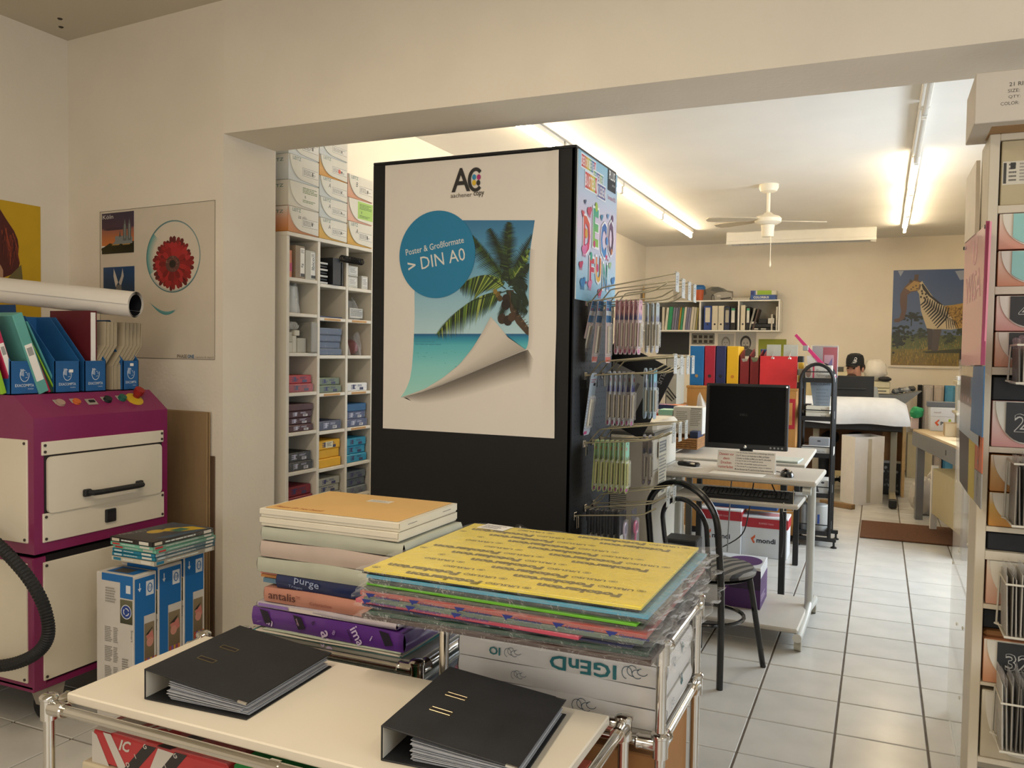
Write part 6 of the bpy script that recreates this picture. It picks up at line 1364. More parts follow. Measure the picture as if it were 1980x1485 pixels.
b = MB(); b.box(0, .40, 0, .28, 0, .215, MW, bev=.003); b.build('body', o); A = Art(); A.rect(.22, 0, .40, .20, '#47215f'); A.rect(.02, .0, .1, .19, '#5a3a72'); A.up(); A.poly([(.24, .10), (.40, .10), (.40, .20), (.32, .21), (.25, .18)], '#2a1838'); A.lines(.05, .17, .2, .2, 2, '#77748a'); A.build('front_print', (0, -.0004, 0), X_, Z_, o)
A = Art(); A.rect(.0, .0, .28, .16, '#4a2563'); A.up(); A.lines(.03, .03, .2, .07, 3, '#a99ab5'); A.build('end_print', (.4004, 0, 0), Y_, Z_, o); A = Art(); A.ell(.3, .14, .09, .11, '#4a2563'); A.lines(.05, .05, .2, .22, 6, '#8d8a92'); A.build('top_print', (0, 0, .2154), X_, Y_, o)
o = thing('computer_tower', 'dark grey computer tower on the desk lower shelf', 'computer', (-1.00, 4.25, .1105)); b = MB(); b.box(0, .17, .0, .15, 0, .36, mat('#2a2c2e', .4, var=.05), bev=.006); b.build('case', o); b = MB(); b.box(.02, .15, -.004, .001, .20, .33, BLACK, bev=.002); b.build('front_bezel', o)
b = MB()
for (p) in ([(-.60, 4.62, .77), (-.62, 4.60, .60), (-.66, 4.64, .45), (-.78, 4.7, .35)], [(-.72, 4.62, .77), (-.73, 4.63, .55), (-.74, 4.66, .34)], [(-.52, 4.60, .77), (-.45, 4.55, .62), (-.44, 4.6, .45), (-.46, 4.72, .33)]): 
    b = MB(); b.tube(smooth([Vector(q)-Vector(p[0]) for q in p], 6), .0035, mat('#2a2a2c', .5) if p[0][0] != -.72 else mat('#8d8d8a', .5), n=6); solo(b, 'cable', 'thin cable hanging below the desktop, '+{-.60: 'black one slanting to the tower', -.72: 'pale grey one hanging straight', -.52: 'black one by the desk leg'}[p[0][0]], 'cable', p[0])
# ---------------------------------------------------------------- bistro chair
CHB = mat('#101112', .25, coat=.4, var=.05, name='black_enamel_tube'); SEATM = stripe_mat('#1e1e1f', '#6d6a63', 24, 0, .7, .5, 'striped_seat_fabric')
t = thing('bistro_chair', 'black tubular bistro chair with a striped round seat', 'chair', (-.677, 3.80, 0), R_(-22))
def arc(w, yb, zs, zt, n=14): return [(w*math.cos(a), yb-.03*math.sin(a), zs+(zt-zs)*math.sin(a)) for a in np.linspace(0, math.pi, n)]
P = [(.175, -.185, 0), (.178, -.19, .25), (.178, -.20, .46), (.178, -.225, .64)]+arc(.178, -.235, .70, .872)+[(-.178, -.225, .64), (-.178, -.20, .46), (-.178, -.19, .25), (-.175, -.185, 0)]
b = MB(); b.tube(smooth(P, 4), .0145, CHB, n=10); b.build('back_hoop', t)
P = [(.10, -.17, .455), (.11, -.20, .60)]+arc(.112, -.215, .68, .80)+[(-.11, -.20, .60), (-.10, -.17, .455)]
b = MB(); b.tube(smooth(P, 4), .011, CHB, n=9); b.build('inner_hoop', t)
for s in (-1, 1): b = MB(); b.tube([(s*.125, .12, .445), (s*.17, .19, 0)], .013, CHB, n=10); b.build('leg', t)
b = MB(); b.tube([(.155*math.cos(a), -.01+.165*math.sin(a), .245) for a in np.linspace(0, 2*math.pi, 29)][:-1], .009, CHB, n=8, closed=True); b.build('foot_ring', t)
b = MB(); b.lathe([(.001, .425), (.18, .43), (.192, .437), (.18, .444)], CHB, n=32); b.build('seat_pan', t); b = MB(); b.lathe([(.17, .442), (.200, .450), (.203, .462), (.19, .474), (.10, .486), (.001, .489)], SEATM, n=36); b.build('seat', t)
# ---------------------------------------------------------------- copier at the shelf side
t = thing('copier', 'large beige copier standing behind the card hooks', 'copier', (-1.09, 4.34, 0)); CP = mat('#c3beb0', .45, var=.03, name='copier_beige'); CPD = mat('#6f6d66', .5)
b = MB(); b.box(-.62, 0, 0, .56, .05, .985, CP, bev=.012); b.build('body', t)
b = MB(); b.box(-.60, .0, .03, .54, .985, 1.00, CPD); b.box(-.62, .01, .02, .55, 1.0, 1.06, mat('#cfcabd', .4), bev=.02); b.build('scanner_lid', t)
b = MB()
for z in (.30, .62, .80): b.box(.0, .0012, .01, .55, z-.002, z+.002, CPD)
b.box(-.31, -.308, -.001, .0, .05, .9, CPD); b.build('panel_seam', t)
for j in range(12): b = MB(); b.box(.0, .0015, .30, .42, .66+j*.010, .664+j*.010, CPD); b.build('vent_slot', t)
b = MB(); b.box(-.05, .0, -.012, .0, .86, .96, CPD, bev=.004); b.box(.0, .03, .10, .16, .86, .95, CPD, bev=.006); b.build('catch', t)
for j in range(10): b = MB(); b.box(-.24, -.14, -.0015, .0, .58+j*.011, .584+j*.011, CPD); b.build('vent_slot', t)
# ---------------------------------------------------------------- table with packages behind the copier
t = thing('work_table', 'grey topped table carrying the wicker tray and packages', 'table', (-1.36, 5.62, 0)); b = MB(); b.box(-.36, .155, -.42, .40, .79, .825, mat('#8d8a84', .5), bev=.004); b.build('tabletop', t)
for x in (-.33, .13):
    for y in (-.39, .37): b = MB(); b.box(x-.02, x+.02, y-.02, y+.02, 0, .79, mat('#55524c', .5)); b.build('leg', t)
o = thing('document_tray', 'cream document tray on the desk behind the monitor', 'tray', (-1.08, 4.80, .8005)) if False else None
o = thing('wicker_tray', 'woven brown wicker tray on the grey table', 'tray', (-1.40, 5.26, .8255)); WK = mat('#8a6136', .7, var=.3, scale=60, name='wicker')
for z in range(5): b = MB(); b.tube([(-.16, 0, .008+z*.014), (.36, 0, .008+z*.014), (.36, .30, .008+z*.014), (-.16, .30, .008+z*.014)], .0075, WK, n=6, closed=True); b.build('woven_band', o)
b = MB(); b.box(-.16, .36, 0, .3, 0, .006, WK); b.build('base', o)
def pkg(name, label, cat, x0, x1, y0, y1, z0, z1, col, art=None, rz=0, top=None, bev=.003):
    o = thing(name, label, cat, (x0, y0, z0), rz); b = MB(); b.box(0, x1-x0, 0, y1-y0, 0, z1-z0, mat(col, .55, var=.05), bev=bev); b.build('body', o)
    if art: A = Art(); art(A, x1-x0, z1-z0); A.build('print', (0, -.0004, 0), X_, Z_, o)
    if top: A = Art(); top(A, x1-x0, y1-y0); A.build('top_print', (0, 0, z1-z0+.0004), X_, Y_, o)
    return o
zt_ = .902
pkg('gift_box', 'navy carton end inside the wicker tray', 'box', -1.10, -1.045, 5.32, 5.5, .84, .935, '#20304f'); pkg('packaging_box', 'white ribbon-printed carton on the wicker tray with grey text panels', 'box', -1.225, -1.035, 5.40, 5.55, .91, 1.085, '#c9c6bd', lambda A, w, h: (A.lines(w*.1, h*.2, w*.48, h*.85, 9, '#9a978e'), A.lines(w*.58, h*.3, w*.95, h*.9, 9, '#8d8a82'), A.rect(w*.6, h*.93, w*.95, h*.96, '#55524c')))
pkg('packaging_box', 'white carton with a mint green top and small black marks', 'box', -1.325, -1.23, 5.40, 5.56, .91, 1.06, '#cfd0c6', lambda A, w, h: (A.rect(0, h*.78, w, h, '#8fc3ac'), A.rect(w*.1, h*.68, w*.7, h*.74, '#5a9a86'), A.ell(w*.5, h*.45, .007, .007, '#22252a'), A.ell(w*.8, h*.45, .007, .007, '#22252a')), top=lambda A, w, h: (A.rect(0, 0, w, h, '#8fc9b4'), A.up(), A.ell(w*.5, h*.5, w*.3, h*.15, '#d6ded4')))
pkg('packaging_box', 'orange carton beside the mint topped one', 'box', -1.395, -1.330, 5.42, 5.60, .91, 1.05, '#c8542c', rz=R_(8)); pkg('packaging_box', 'dark blue carton with coloured stripes behind the orange one', 'box', -1.46, -1.22, 5.66, 5.80, .91, 1.078, '#26375f', top=lambda A, w, h: (A.rect(w*.3, 0, w*.6, h, '#8a5a7a'), A.rect(w*.6, 0, w, h, '#c9743a')), rz=R_(-4)); pkg('packaging_box', 'plain white carton farthest from the monitor among the packages', 'box', -1.62, -1.47, 5.60, 5.78, .8255, 1.06, '#d8d3c6')
pkg('base_board', 'stack of brown boards under the packages', 'board', -1.50, -1.215, 5.60, 5.97, .8255, .909, '#7d5a38')
o = thing('tissue_box', 'pinkish tissue box with a tissue standing out of it', 'tissue box', (-1.12, 5.80, .98)); b = MB(); b.box(-.11, .13, -.06, .06, .0, .085, mat('#b5a39c', .6), bev=.003); b.build('carton', o)
b = MB(); rr = random.Random(8); b.sheet(lambda u, v: (-.035+.085*u*(1-.55*v)+.008*v, .012*math.sin(9*u)*(1-v), .084+(.02+.085*(1-abs(u-.35)*.9))*v), 10, 6, mat('#e5e0d6', .8)); b.build('tissue', o)
pkg('under_box', 'white packing carton that carries the tissue box', 'box', -1.26, -.985, 5.70, 5.90, .8255, .979, '#b9b2a6')
# ---------------------------------------------------------------- wooden cabinets with files
OAK = mat('#b07d3f', .5, var=.12, scale=5, stretch=(8, 8, 1), name='oak_veneer')
t = thing('oak_cabinet', 'plain oak cabinet carrying coloured lever files', 'cabinet', (-.985, 6.90, 0)); b = MB(); b.box(-.425, .415, -.22, .24, .05, 1.175, OAK, bev=.004); b.box(-.41, .40, -.20, .22, 0, .05, DARK); b.build('body', t); b = MB(); b.box(-.43, .42, -.225, .245, 1.160, 1.180, OAK, bev=.003); b.build('top', t)
o = thing('red_sign', 'red framed notice fixed to the oak cabinet', 'sign', (-.68, 6.6765, .87)); b = MB(); b.box(0, .10, -.003, .002, 0, .23, RED, bev=.001); b.build('frame', o); A = Art(); A.rect(.03, .03, .08, .20, '#c58a4a'); A.build('inner', (0, -.0034, 0), X_, Z_, o)
t = thing('grey_cabinet', 'low grey drawer cabinet with a wood top behind the copier', 'cabinet', (-1.70, 6.30, 0)); b = MB(); b.box(-.3, .295, -.12, .35, 0, 1.02, mat('#9d988a', .5, var=.03), bev=.004); b.build('body', t); b = MB(); b.box(-.31, .30, -.13, .36, 1.02, 1.045, mat('#8a5f36', .5, var=.1), bev=.003); b.build('top', t)
b = MB(); b.box(.11, .18, -.124, -.119, .975, 1.0, mat('#c2b57a', .4), bev=.001); b.build('label_holder', t); b = MB(); b.blob((.245, -.135, .985), (.016, .016, .016), BLACK, n=12); b.build('knob', t)
def lever_file(label, x0, x1, y, z, h, col, holecol='#201c1c', lab=None, d=.28, hole=True, group='lever files on the oak cabinet', art=None, rotx=0):
    w = x1-x0; o = thing('lever_file', label, 'lever file', ((x0+x1)/2, y, z), group=group, rot=(0, rotx, 0)); b = MB(); b.box(-w/2, w/2, 0, d, 0, h, mat(col, .5, var=.04), bev=.003); b.build('cover', o)
    if hole:
        hm = mat(holecol, .6); b = MB(); b.lathe([(.013, 0), (.013, .0012), (.009, .0014)], hm, n=18, M=frame((0, -.0003, h*.24), X_, Z_)); b.build('finger_hole', o)
    if lab: b = MB(); b.box(-w*.32, w*.32, -.0012, .0, h*.32, h*.93, mat(lab, .6)); b.build('spine_label', o)
    if art: A = Art(); art(A, w, h); A.build('spine_print', (0, -.0016, 0), X_, Z_, o)
    return o
lever_file('wide blue lever file at the open end of the row above the monitor', -1.405, -1.295, 6.75, 1.1805, .318, '#14639c', '#9c7a4a'); lever_file('crimson lever file beside the wide blue one', -1.288, -1.205, 6.75, 1.1805, .320, '#9c1f33'); lever_file('navy lever file between the crimson and yellow ones', -1.198, -1.122, 6.75, 1.1805, .320, '#232a52', '#14161f'); lever_file('bright yellow lever file above the monitor', -1.112, -1.022, 6.75, 1.1805, .318, '#d9a81c', '#b5701c')
for k, x in enumerate((-1.012, -.935, -.862)):
    o = thing('magazine_file', ('dark red magazine file next to the yellow lever file', 'dark red magazine file in the middle of three', 'dark red magazine file half behind the bright red folder')[k], 'magazine file', (x, 6.75, 1.1805), group='dark red magazine files'); w = (.074, .072, .03)[k]; m_ = mat('#7b1e20', .5, var=.04)
    b = MB(); pr = [(0, 0), (w, 0), (w, .25), (w*.75, .20), (w*.3, .195), (0, .245)]; b.prism(pr, -.004, 0, m_, M=frame((0, 0, 0), X_, Z_)); b.build('front_wall', o)
    for xx in (0, w-.003): b = MB(); b.prism([(0, 0), (.25, 0), (.25, .30), (0, .245)], xx, xx+.003, m_, M=Matrix(((0, 0, 1, 0), (1, 0, 0, 0), (0, 1, 0, 0), (0, 0, 0, 1)))); b.build('side_wall', o)
    b = MB(); b.box(.003, w-.003, .02, .24, .0, .22+.012*k, mat(('#c2beae', '#8d9a7a', '#7a7a7a')[k], .7, var=.2, scale=40)); b.build('papers', o)
o = thing('red_folder', 'bright red presentation folder clipped with two grey cards', 'folder', (-.852, 6.70, 1.1805), rot=(R_(-4), 0, 0)); b = MB(); b.box(0, .275, 0, .006, 0, .245, mat('#c2272b', .45), bev=.001); b.box(0, .275, .03, .036, 0, .24, mat('#a3262b', .45), bev=.001); b.build('cover', o)
for k, x in enumerate((.045, .17)):
    b = MB(); b.box(x, x+.105, .008, .011, .20, .335, mat('#a9a79a', .6), bev=.001); cd = b.build('card', o); b = MB(); b.tube([(x+.045, -.002, .225), (x+.05, -.003, .255), (x+.058, -.003, .285)], .0035, CHROME, n=6); b.box(x+.035, x+.058, -.006, .012, .222, .236, CHROME, bev=.002); b.build('clip', cd)
lever_file('blue file between the red folder and the green panel', -.885, -.80, 6.98, 1.1805, .30, '#37568f', hole=False, d=.12)
for k in range(5): pkg('pen_box', 'little yellow and black box heap by the red folder, '+('lowest', 'second from below', 'middle', 'second from the top', 'topmost')[k], 'box', -.575+.004*(k % 2), -.535, 6.72, 6.80, 1.1805+.05*k, 1.228+.05*k, ('#26241f', '#b5a23a', '#8a8a7a', '#b08a20', '#1c1b19')[k])
lever_file('white box file on the grey cabinet behind the tilted board', -1.66, -1.475, 6.22, 1.0455, .36, '#d0c7b2', hole=False, group=None, d=.26)
lever_file('grey box file with black diagonal bars on the grey cabinet', -1.470, -1.405+.015, 6.22, 1.0455, .355, '#a09d8f', hole=False, group=None, d=.26, art=lambda A, w, h: [A.line((-w*.45, h*(.20+.10*i)-.03*h*0), (w*(.1+.18*i), h*(.08+.035*i)), .010, '#1f1f1e') for i in range(3)])
# ---------------------------------------------------------------- wall shelf on the back wall
YB = 11.70; WS = Plane((0, YB-.30, 0), X_, Z_); cw = WS.crop(1260, 520, 6.187)
a, c = cw(100, 745), cw(1540, 365); x0, x1, z0, z1 = a[0]-.25, c[0], a[1], c[1]
t = thing('wall_shelf', 'white open wall shelf filled with files on the back wall', 'shelf', ((x0+x1)/2, YB-.30, z0)); xc = (x0+x1)/2; hx = (x1-x0)/2; hh = z1-z0
for nm_, zz in (('bottom_board', 0), ('top_board', hh-.018)): b = MB(); b.box(-hx, hx, 0, .298, zz, zz+.018, WHITE, bev=.002); b.build(nm_, t)
for cxx in (None, 578, 1040, 1525):
    xx = x0 if cxx is None else cw(cxx, 500)[0]; b = MB(); b.box(xx-xc-.01, xx-xc+.01, 0.001, .298, .018, hh-.018, WHITE, bev=.002); b.build('upright', t)
b = MB(); b.box(-hx, hx, .292, .2985, 0, hh, mat('#a39c8c', .7)); b.build('back_board', t)
zs_ = z0+.0185
def wfile(label, ca, cb, ctop, col, lab=None, band=None, hole=True, lean=0.0, d=.24):
    xa, xb = cw(ca, 600)[0], cw(cb, 600)[0]; h = cw(ca, ctop)[1]-zs_
    def art(A, w, h):
        if band: A.rect(-w*.32, h*.84, w*.32, h*.93, band)
    return lever_file(label, xa, xb, YB-.285, zs_, h, col, lab=lab, d=d, hole=hole, group='files in the wall shelf', art=art if band else None, rotx=lean)
wfile('blue lever file with a cream label in the wall shelf', 622, 712, 442, '#1f3f86', lab='#c6bfae'); wfile('first of two cream lever files in the wall shelf', 718, 788, 440, '#c9c1ac'); wfile('second of two cream lever files, next to the navy one', 794, 860, 440, '#cbc3ae'); wfile('navy lever file with a beige label and dark stripe', 868, 932, 448, '#1f2a4a', lab='#a9a392', band='#3a3f30'); wfile('black lever file with a green topped white label in the middle bay', 940, 1002, 452, '#1a1a1b', lab='#d3cfc4', band='#2f8a62'); wfile('thin black file at the bay divider', 1008, 1030, 458, '#1c1c1d', hole=False)
wfile('cream lever file just past the bay divider', 1062, 1116, 432, '#cfc5ae'); wfile('black lever file with a green topped white label in the end bay', 1126, 1174, 452, '#1a1a1b', lab='#d3cfc4', band='#2f9a6a'); wfile('slanting grey file in the end bay', 1155, 1178, 462, '#8a887f', hole=False, lean=R_(13)); wfile('slanting dark file with a reddish edge in the end bay', 1200, 1222, 470, '#4a3a34', hole=False, lean=R_(13))
wfile('white folder standing at the end of the wall shelf', 1484, 1505, 450, '#cfc8b8', hole=False); wfile('short white folder near the end of the wall shelf', 1426, 1446, 540, '#bdb6a6', hole=False)
cols = ['#1b1b1c', '#c9c2b0', '#d2cbb9', '#27865a', '#6f6f7e', '#77778a', '#5f6070', '#9a7a2a', '#2f7f5e', '#c9c2b0', '#6d6d86', '#77778f', '#c2bba9', '#b9b29e', '#8a7f4a', '#5d5a52']
edges = [80, 118, 150, 182, 232, 262, 290, 312, 336, 366, 396, 424, 452, 486, 516, 540, 562]
for k, c in enumerate(cols): wfile(('black', 'cream', 'white', 'green', 'grey lilac', 'lilac grey', 'slate', 'ochre', 'sea green', 'pale cream', 'violet grey', 'bluish grey', 'ivory', 'beige', 'olive', 'dark taupe')[k]+' folder in the bay of slanting folders', edges[k]+2, edges[k+1]-2, 452+4*(k % 3), c, hole=False, lean=R_(0 if k < 2 else 5))
o = thing('hole_punch_pile', 'black and white desk gadgets lying in the end bay of the wall shelf', 'gadgets', (cw(1320, 700)[0], YB-.27, zs_)); 
for (xa, xb, za, zb, c) in ((-.15, .17, .0, .035, '#17171a'), (-.13, -.05, .008, .026, '#c9c5ba'), (-.02, .05, .008, .026, '#c9c5ba'), (-.14, .17, .036, .085, '#1f1f22'), (-.15, -.08, .086, .115, '#c9c5ba'), (.07, .15, .086, .16, '#c9c5ba'), (-.05, .06, .086, .15, '#1a1a1c')): b = MB(); b.box(xa, xb, -.012 if c != '#17171a' else 0, .16, za, zb, mat(c, .5), bev=.006); b.build('gadget_part', o)
zt2 = z1+.0005
def topbox_(name, label, cat, ca, cb, cb0, ct, col, y=YB-.28, d=.2, art=None):
    xa, xb = cw(ca, ct)[0], cw(cb, ct)[0]; za, zb = cw(ca, cb0)[1], cw(ca, ct)[1]
    return pkg(name, label, cat, xa, xb, y, y+d, za, zb, col, art)
dz_ = zt2-cw(1180, 357)[1]
topbox_('box_set', 'blue box with white capitals on top of the wall shelf', 'box', 1180, 1480, 357, 300, '#3d5a96', art=lambda A, w, h: A.text('COLORBUS', w*.12, h*.25, w*.62, h*.5, '#dcd8cc', bold=.03)).location.z = zt2
h_b = cw(1180, 300)[1]-cw(1180, 357)[1]
topbox_('box_set', 'lime and navy box lying on the blue one over the wall shelf', 'box', 1183, 1490, 300, 248, '#d0cbb8', art=lambda A, w, h: (A.rect(0, 0, w*.2, h, '#2a3a7a'), A.rect(w*.26, h*.05, w*.82, h, '#8fb02c'), A.rect(w*.14, 0, w*.2, h, '#4a64a8'))).location.z = zt2+h_b+.0006
topbox_('paper_sheaf', 'flat papers lying on the wall shelf between car picture and boxes', 'paper', 965, 1172, 372, 345, '#b9b2a2').location.z = zt2
o = thing('car_picture', 'cut-out grey sports car picture standing on the wall shelf', 'cutout', (cw(770, 370)[0], YB-.20, zt2)); ctr = cw(770, 362)
car = [(580, 362), (585, 290), (600, 235), (660, 215), (700, 196), (780, 196), (845, 215), (890, 240), (960, 250), (960, 330), (950, 362)]
pts = [(cw(*q)[0]-ctr[0], cw(*q)[1]-ctr[1]) for q in car]; b = MB(); b.prism(pts[::-1], -.004, 0, mat('#6b675e', .5), M=frame((0, 0, 0), X_, Z_)); b.build('board', o); A = Art(); L_ = lambda *q: [(cw(*p)[0]-ctr[0], cw(*p)[1]-ctr[1]) for p in q]
A.poly(L_((700, 330), (715, 290), (780, 262), (880, 255), (945, 270), (950, 330), (930, 350), (790, 358), (740, 352)), '#a39e94'); A.up(); A.poly(L_((690, 240), (715, 205), (780, 200), (830, 222), (850, 248), (760, 258)), '#4a4d49'); A.poly(L_((760, 300), (800, 292), (820, 310), (770, 318)), '#c9c5ba'); A.poly(L_((800, 335), (930, 318), (935, 335), (820, 352)), '#3a3833'); A.ell(*L_((715, 335))[0], .025, .055, '#2a2825'); A.up(); A.ell(*L_((718, 335))[0], .016, .038, '#7d7a72'); A.poly(L_((600, 245), (625, 225), (640, 280), (610, 300)), '#3f3d38'); A.build('car_print', (0, -.0004, 0), X_, Z_, o)
o = thing('paint_tub', 'orange tub with a blue lid on the wall shelf', 'tub', (cw(545, 365)[0], YB-.16, zt2)); b = MB(); b.lathe([(.07, 0), (.08, .15)], mat('#b5532a', .5), n=20); b.build('tub', o); b = MB(); b.lathe([(.083, .15), (.083, .19), (.06, .215), (.001, .22)], mat('#1f67a8', .4), n=20); b.build('lid', o)
pkg('storage_carton', 'white flat carton on the wall shelf behind the top hooks', 'carton', x0+.02, x0+.42, YB-.28, YB-.06, zt2, zt2+.16, '#c9c2b2')
pkg('picture_block', 'small block with a blue picture on the wall shelf by the column', 'picture', x0-.01+.0, x0+.015, YB-.29, YB-.285, zt2, zt2+.2, '#b5905a')
# pictures under the wall shelf
PBK = Plane((0, YB-.012, 0), X_, Z_); cb = PBK.crop(1260, 520, 6.187)
def wall_pic(name, label, ca, cta, cc, cbb, col, draw=None, frame_=None):
    p0, p1 = cb(ca, cbb), cb(cc, cta); w, h = p1[0]-p0[0], p1[1]-p0[1]; o = thing(name, label, 'picture', (p0[0], YB-.001, p0[1])); b = MB(); b.box(0, w, -.010, 0, 0, h, mat(col, .5, var=.03), bev=.001); b.build('board', o)
    if frame_:
        b = MB(); e = .02
        for q in ((0, w, 0, e), (0, w, h-e, h), (0, e, e, h-e), (w-e, w, e, h-e)): b.box(q[0], q[1], -.018, -.0101, q[2], q[3], mat(frame_, .5))
        b.build('frame', o)
    if draw: A = Art(); draw(A, w, h); A.build('print', (0, -.0104, 0), X_, Z_, o)
    return o
wall_pic('dark_panel', 'large plain black panel under the wall shelf', 60, 758, 450, 1020, '#1f2021')
def eight(A, w, h):
    for i in range(4):
        for j in range(2): A.rect(w*(.07+.235*i), h*(.12+.42*j), w*(.23+.235*i), h*(.40+.42*j), '#2a2217')
wall_pic('sample_frame', 'grey frame with eight dark square openings under the shelf', 478, 770, 752, 900, '#8d897d', eight, '#6f6c62')
def portrait(hair, beard):
    def f(A, w, h):
        A.vgrad(0, 0, w, h, '#8d8a83', '#b3afa5'); A.up(); A.poly([(0, 0), (w, 0), (w, h*.18), (w*.7, h*.3), (w*.3, h*.3), (0, h*.15)], '#3a3936'); A.ell(w*.5, h*.55, w*.27, h*.30, hair); A.up(); A.ell(w*.5, h*.5, w*.2, h*.25, '#9f9b93'); A.up(); A.ell(w*.42, h*.54, w*.04, h*.018, '#2c2b29'); A.ell(w*.58, h*.54, w*.04, h*.018, '#2c2b29'); A.poly([(w*.49, h*.53), (w*.53, h*.42), (w*.47, h*.42)], '#7a776f')
        A.poly([(w*.33, h*.42), (w*.67, h*.42), (w*.6, h*.27), (w*.4, h*.27)], beard); A.up(); A.ell(w*.5, h*.37, w*.08, h*.015, '#55524c')
    return f
wall_pic('portrait_print', 'small pale black and white portrait under the wall shelf', 788, 775, 985, 1010, '#b9b4a8', portrait('#6f6c66', '#8d8a82'))
wall_pic('portrait_print', 'large dark black and white portrait of a dark haired man', 1000, 755, 1250, 1040, '#b9b4a8', portrait('#1d1c1b', '#3f3d39'))
wall_pic('green_board', 'olive green panel behind the clipped cards', 1275, 842, 1612, 1060, '#848a24')
# ---------------------------------------------------------------- black wire stand with an arched top
t = thing('display_rack', 'narrow black rack with an arched top and trays', 'rack', (-.425, 6.775, 0)); RK = mat('#121213', .4, var=.06)
for s in (-1, 1):
    y = s*.165; P = [(-.115, y, .06), (-.115, y, 1.22)]+[(-.115*math.cos(a), y, 1.24+.13*math.sin(a)) for a in np.linspace(.1, math.pi-.1, 12)]+[(.115, y, 1.22), (.115, y, .06)]
    b = MB(); b.tube(P, .0135, RK, n=8); b.build('arch_frame', t); b = MB(); b.box(-.125, .165, y-.014, y+.014, .045, .072, RK, bev=.003); b.build('foot_bar', t)
    for x in (-.11, .15): b = MB(); b.lathe([(.022, 0), (.022, .008), (.008, .016), (.008, .046)], RK, n=12, M=Matrix.Translation((x, y, 0))); b.build('levelling_foot', t)
for z in (1.262, .975, .70, .40, .115):
    b = MB(); b.box(-.113, .113, -.165, .165, z-.022, z-.012, RK); b.build('tray', t); b = MB()
    for y in (-.165, .165): b.tube([(-.11, y, z+.05), (.11, y, z+.05)], .004, RK, n=5); b.box(-.113, .113, y-.004, y+.004, z-.03, z+.004, RK)
    for x in (-.113, .113): b.box(x-.003, x+.003, -.165, .165, z-.03, z+.03, RK if x < 0 else mat('#a9abab', .4))
    b.build('rail', t)
rk = lambda name, label, cat, xa, xb, ya, yb, za, zb, col, art=None: pkg(name, label, cat, -.425+xa, -.425+xb, 6.775+ya, 6.775+yb, za, zb, col, art)
rk('guide_box', 'white booklet box with a pink stripe at the top of the rack', 'box', -.09, .10, -.10, .0, 1.2505, 1.36, '#c2bcb0', lambda A, w, h: (A.rect(w*.28, 0, w*.34, h, '#c23a5a'), A.text('Pocket', w*.42, h*.5, w*.5, h*.22, '#77706a'), A.text('Sponge', w*.42, h*.2, w*.5, h*.22, '#77706a'), A.ell(w*.12, h*.5, w*.1, h*.35, '#8a6a5a')))
o = thing('guillotine', 'pink and white slanting paper trimmer on top of the rack', 'paper trimmer', (-.50, 6.86, 1.251)); b = MB(); b.hexa([(.0, -.02, .0), (.14, -.02, .0), (.14, .04, .0), (.0, .04, .0), (-.02, -.02, .18), (.02, -.02, .18), (.02, .04, .18), (-.02, .04, .18)], mat('#c9bfb4', .5)); b.build('base', o); b = MB(); b.hexa([(.16, -.025, .02), (.20, -.025, .02), (.20, .02, .02), (.16, .02, .02), (-.115, -.025, .335), (-.10, -.025, .35), (-.10, .02, .35), (-.115, .02, .335)], mat('#b52a63', .4)); b.build('blade_arm', o); b = MB(); b.box(-.05, -.01, -.03, .025, .22, .26, mat('#8f8d8a', .4), bev=.004); b.build('hinge', o)
o = thing('blister_pack', 'big red and clear blister pack standing behind the rack', 'blister pack', (-.39, 6.97, 1.1805-.0)); b = MB(); b.box(-.10, .09, .0, .004, .08, .33, mat('#8f8a86', .3, var=.05), bev=.001); b.build('card', o); A = Art(); A.rect(-.02, .09, .085, .32, '#8e2530'); A.up(); A.rect(-.01, .14, .06, .26, '#a98088'); A.up(); A.poly([(.0, .15), (.05, .17), (.05, .24)], '#5a4a7a'); A.build('print', (0, -.0004, 0), X_, Z_, o); b = MB(); b.box(-.105, .095, -.02, -.001, .08, .34, film_mat('#ffffff', .03, .1, .25, 40), bev=.012); b.build('clear_shell', o)
b = MB(); b.box(-.1, .06, .0, .02, .0, .08, RK); b.build('support', o)
o = thing('hanging_sheet', 'blue grey printed sheet hanging in the rack', 'sheet', (-.425, 6.70, .99)); b = MB(); b.hexa([(-.02, 0, .02), (.085, 0, .0), (.085, .003, .0), (-.02, .003, .02), (-.055, 0, .245), (.10, 0, .245), (.10, .003, .245), (-.055, .003, .245)], mat('#77818a', .5, var=.1)); b.build('sheet', o); A = Art(); A.text('DISCOUNTS', -.05, .22, .14, .016, '#3a4450', bold=.02); A.lines(-.01, .05, .08, .2, 6, '#69747e'); A.build('print', (0, -.0005, 0), X_, Z_, o)
for k in range(2): rk('cartridge_box', ('lower', 'upper')[k]+' of two cream slim boxes on the middle rack tray', 'box', -.075, .095, -.15, .05, .9635+.046*k, 1.008+.046*k, '#cbc6b6', lambda A, w, h: A.text('Xerox', w*.62, h*.35, w*.26, h*.25, '#77736a', bold=.02))
rk('hole_punch', 'dark grey metal gadget leaning behind the slim boxes', 'gadget', -.10, -.05, -.02, .1, .9635, 1.06, '#2c2d30'); rk('parts_box', 'grey box with a round hole on the lower rack tray', 'box', -.06, .09, .02, .15, .6885, .80, '#85878a', lambda A, w, h: A.ell(w*.5, h*.8, .014, .006, '#3a3a3c')); rk('stapler_box', 'white gadget box with lettering and a magenta end on the lower rack tray', 'box', -.10, .13, -.155, .0, .6885, .745, '#b9b7b0', lambda A, w, h: (A.rect(0, 0, w*.25, h*.5, '#a02a6a'), A.text('ACAMSON', w*.32, h*.3, w*.4, h*.3, '#55535a')))
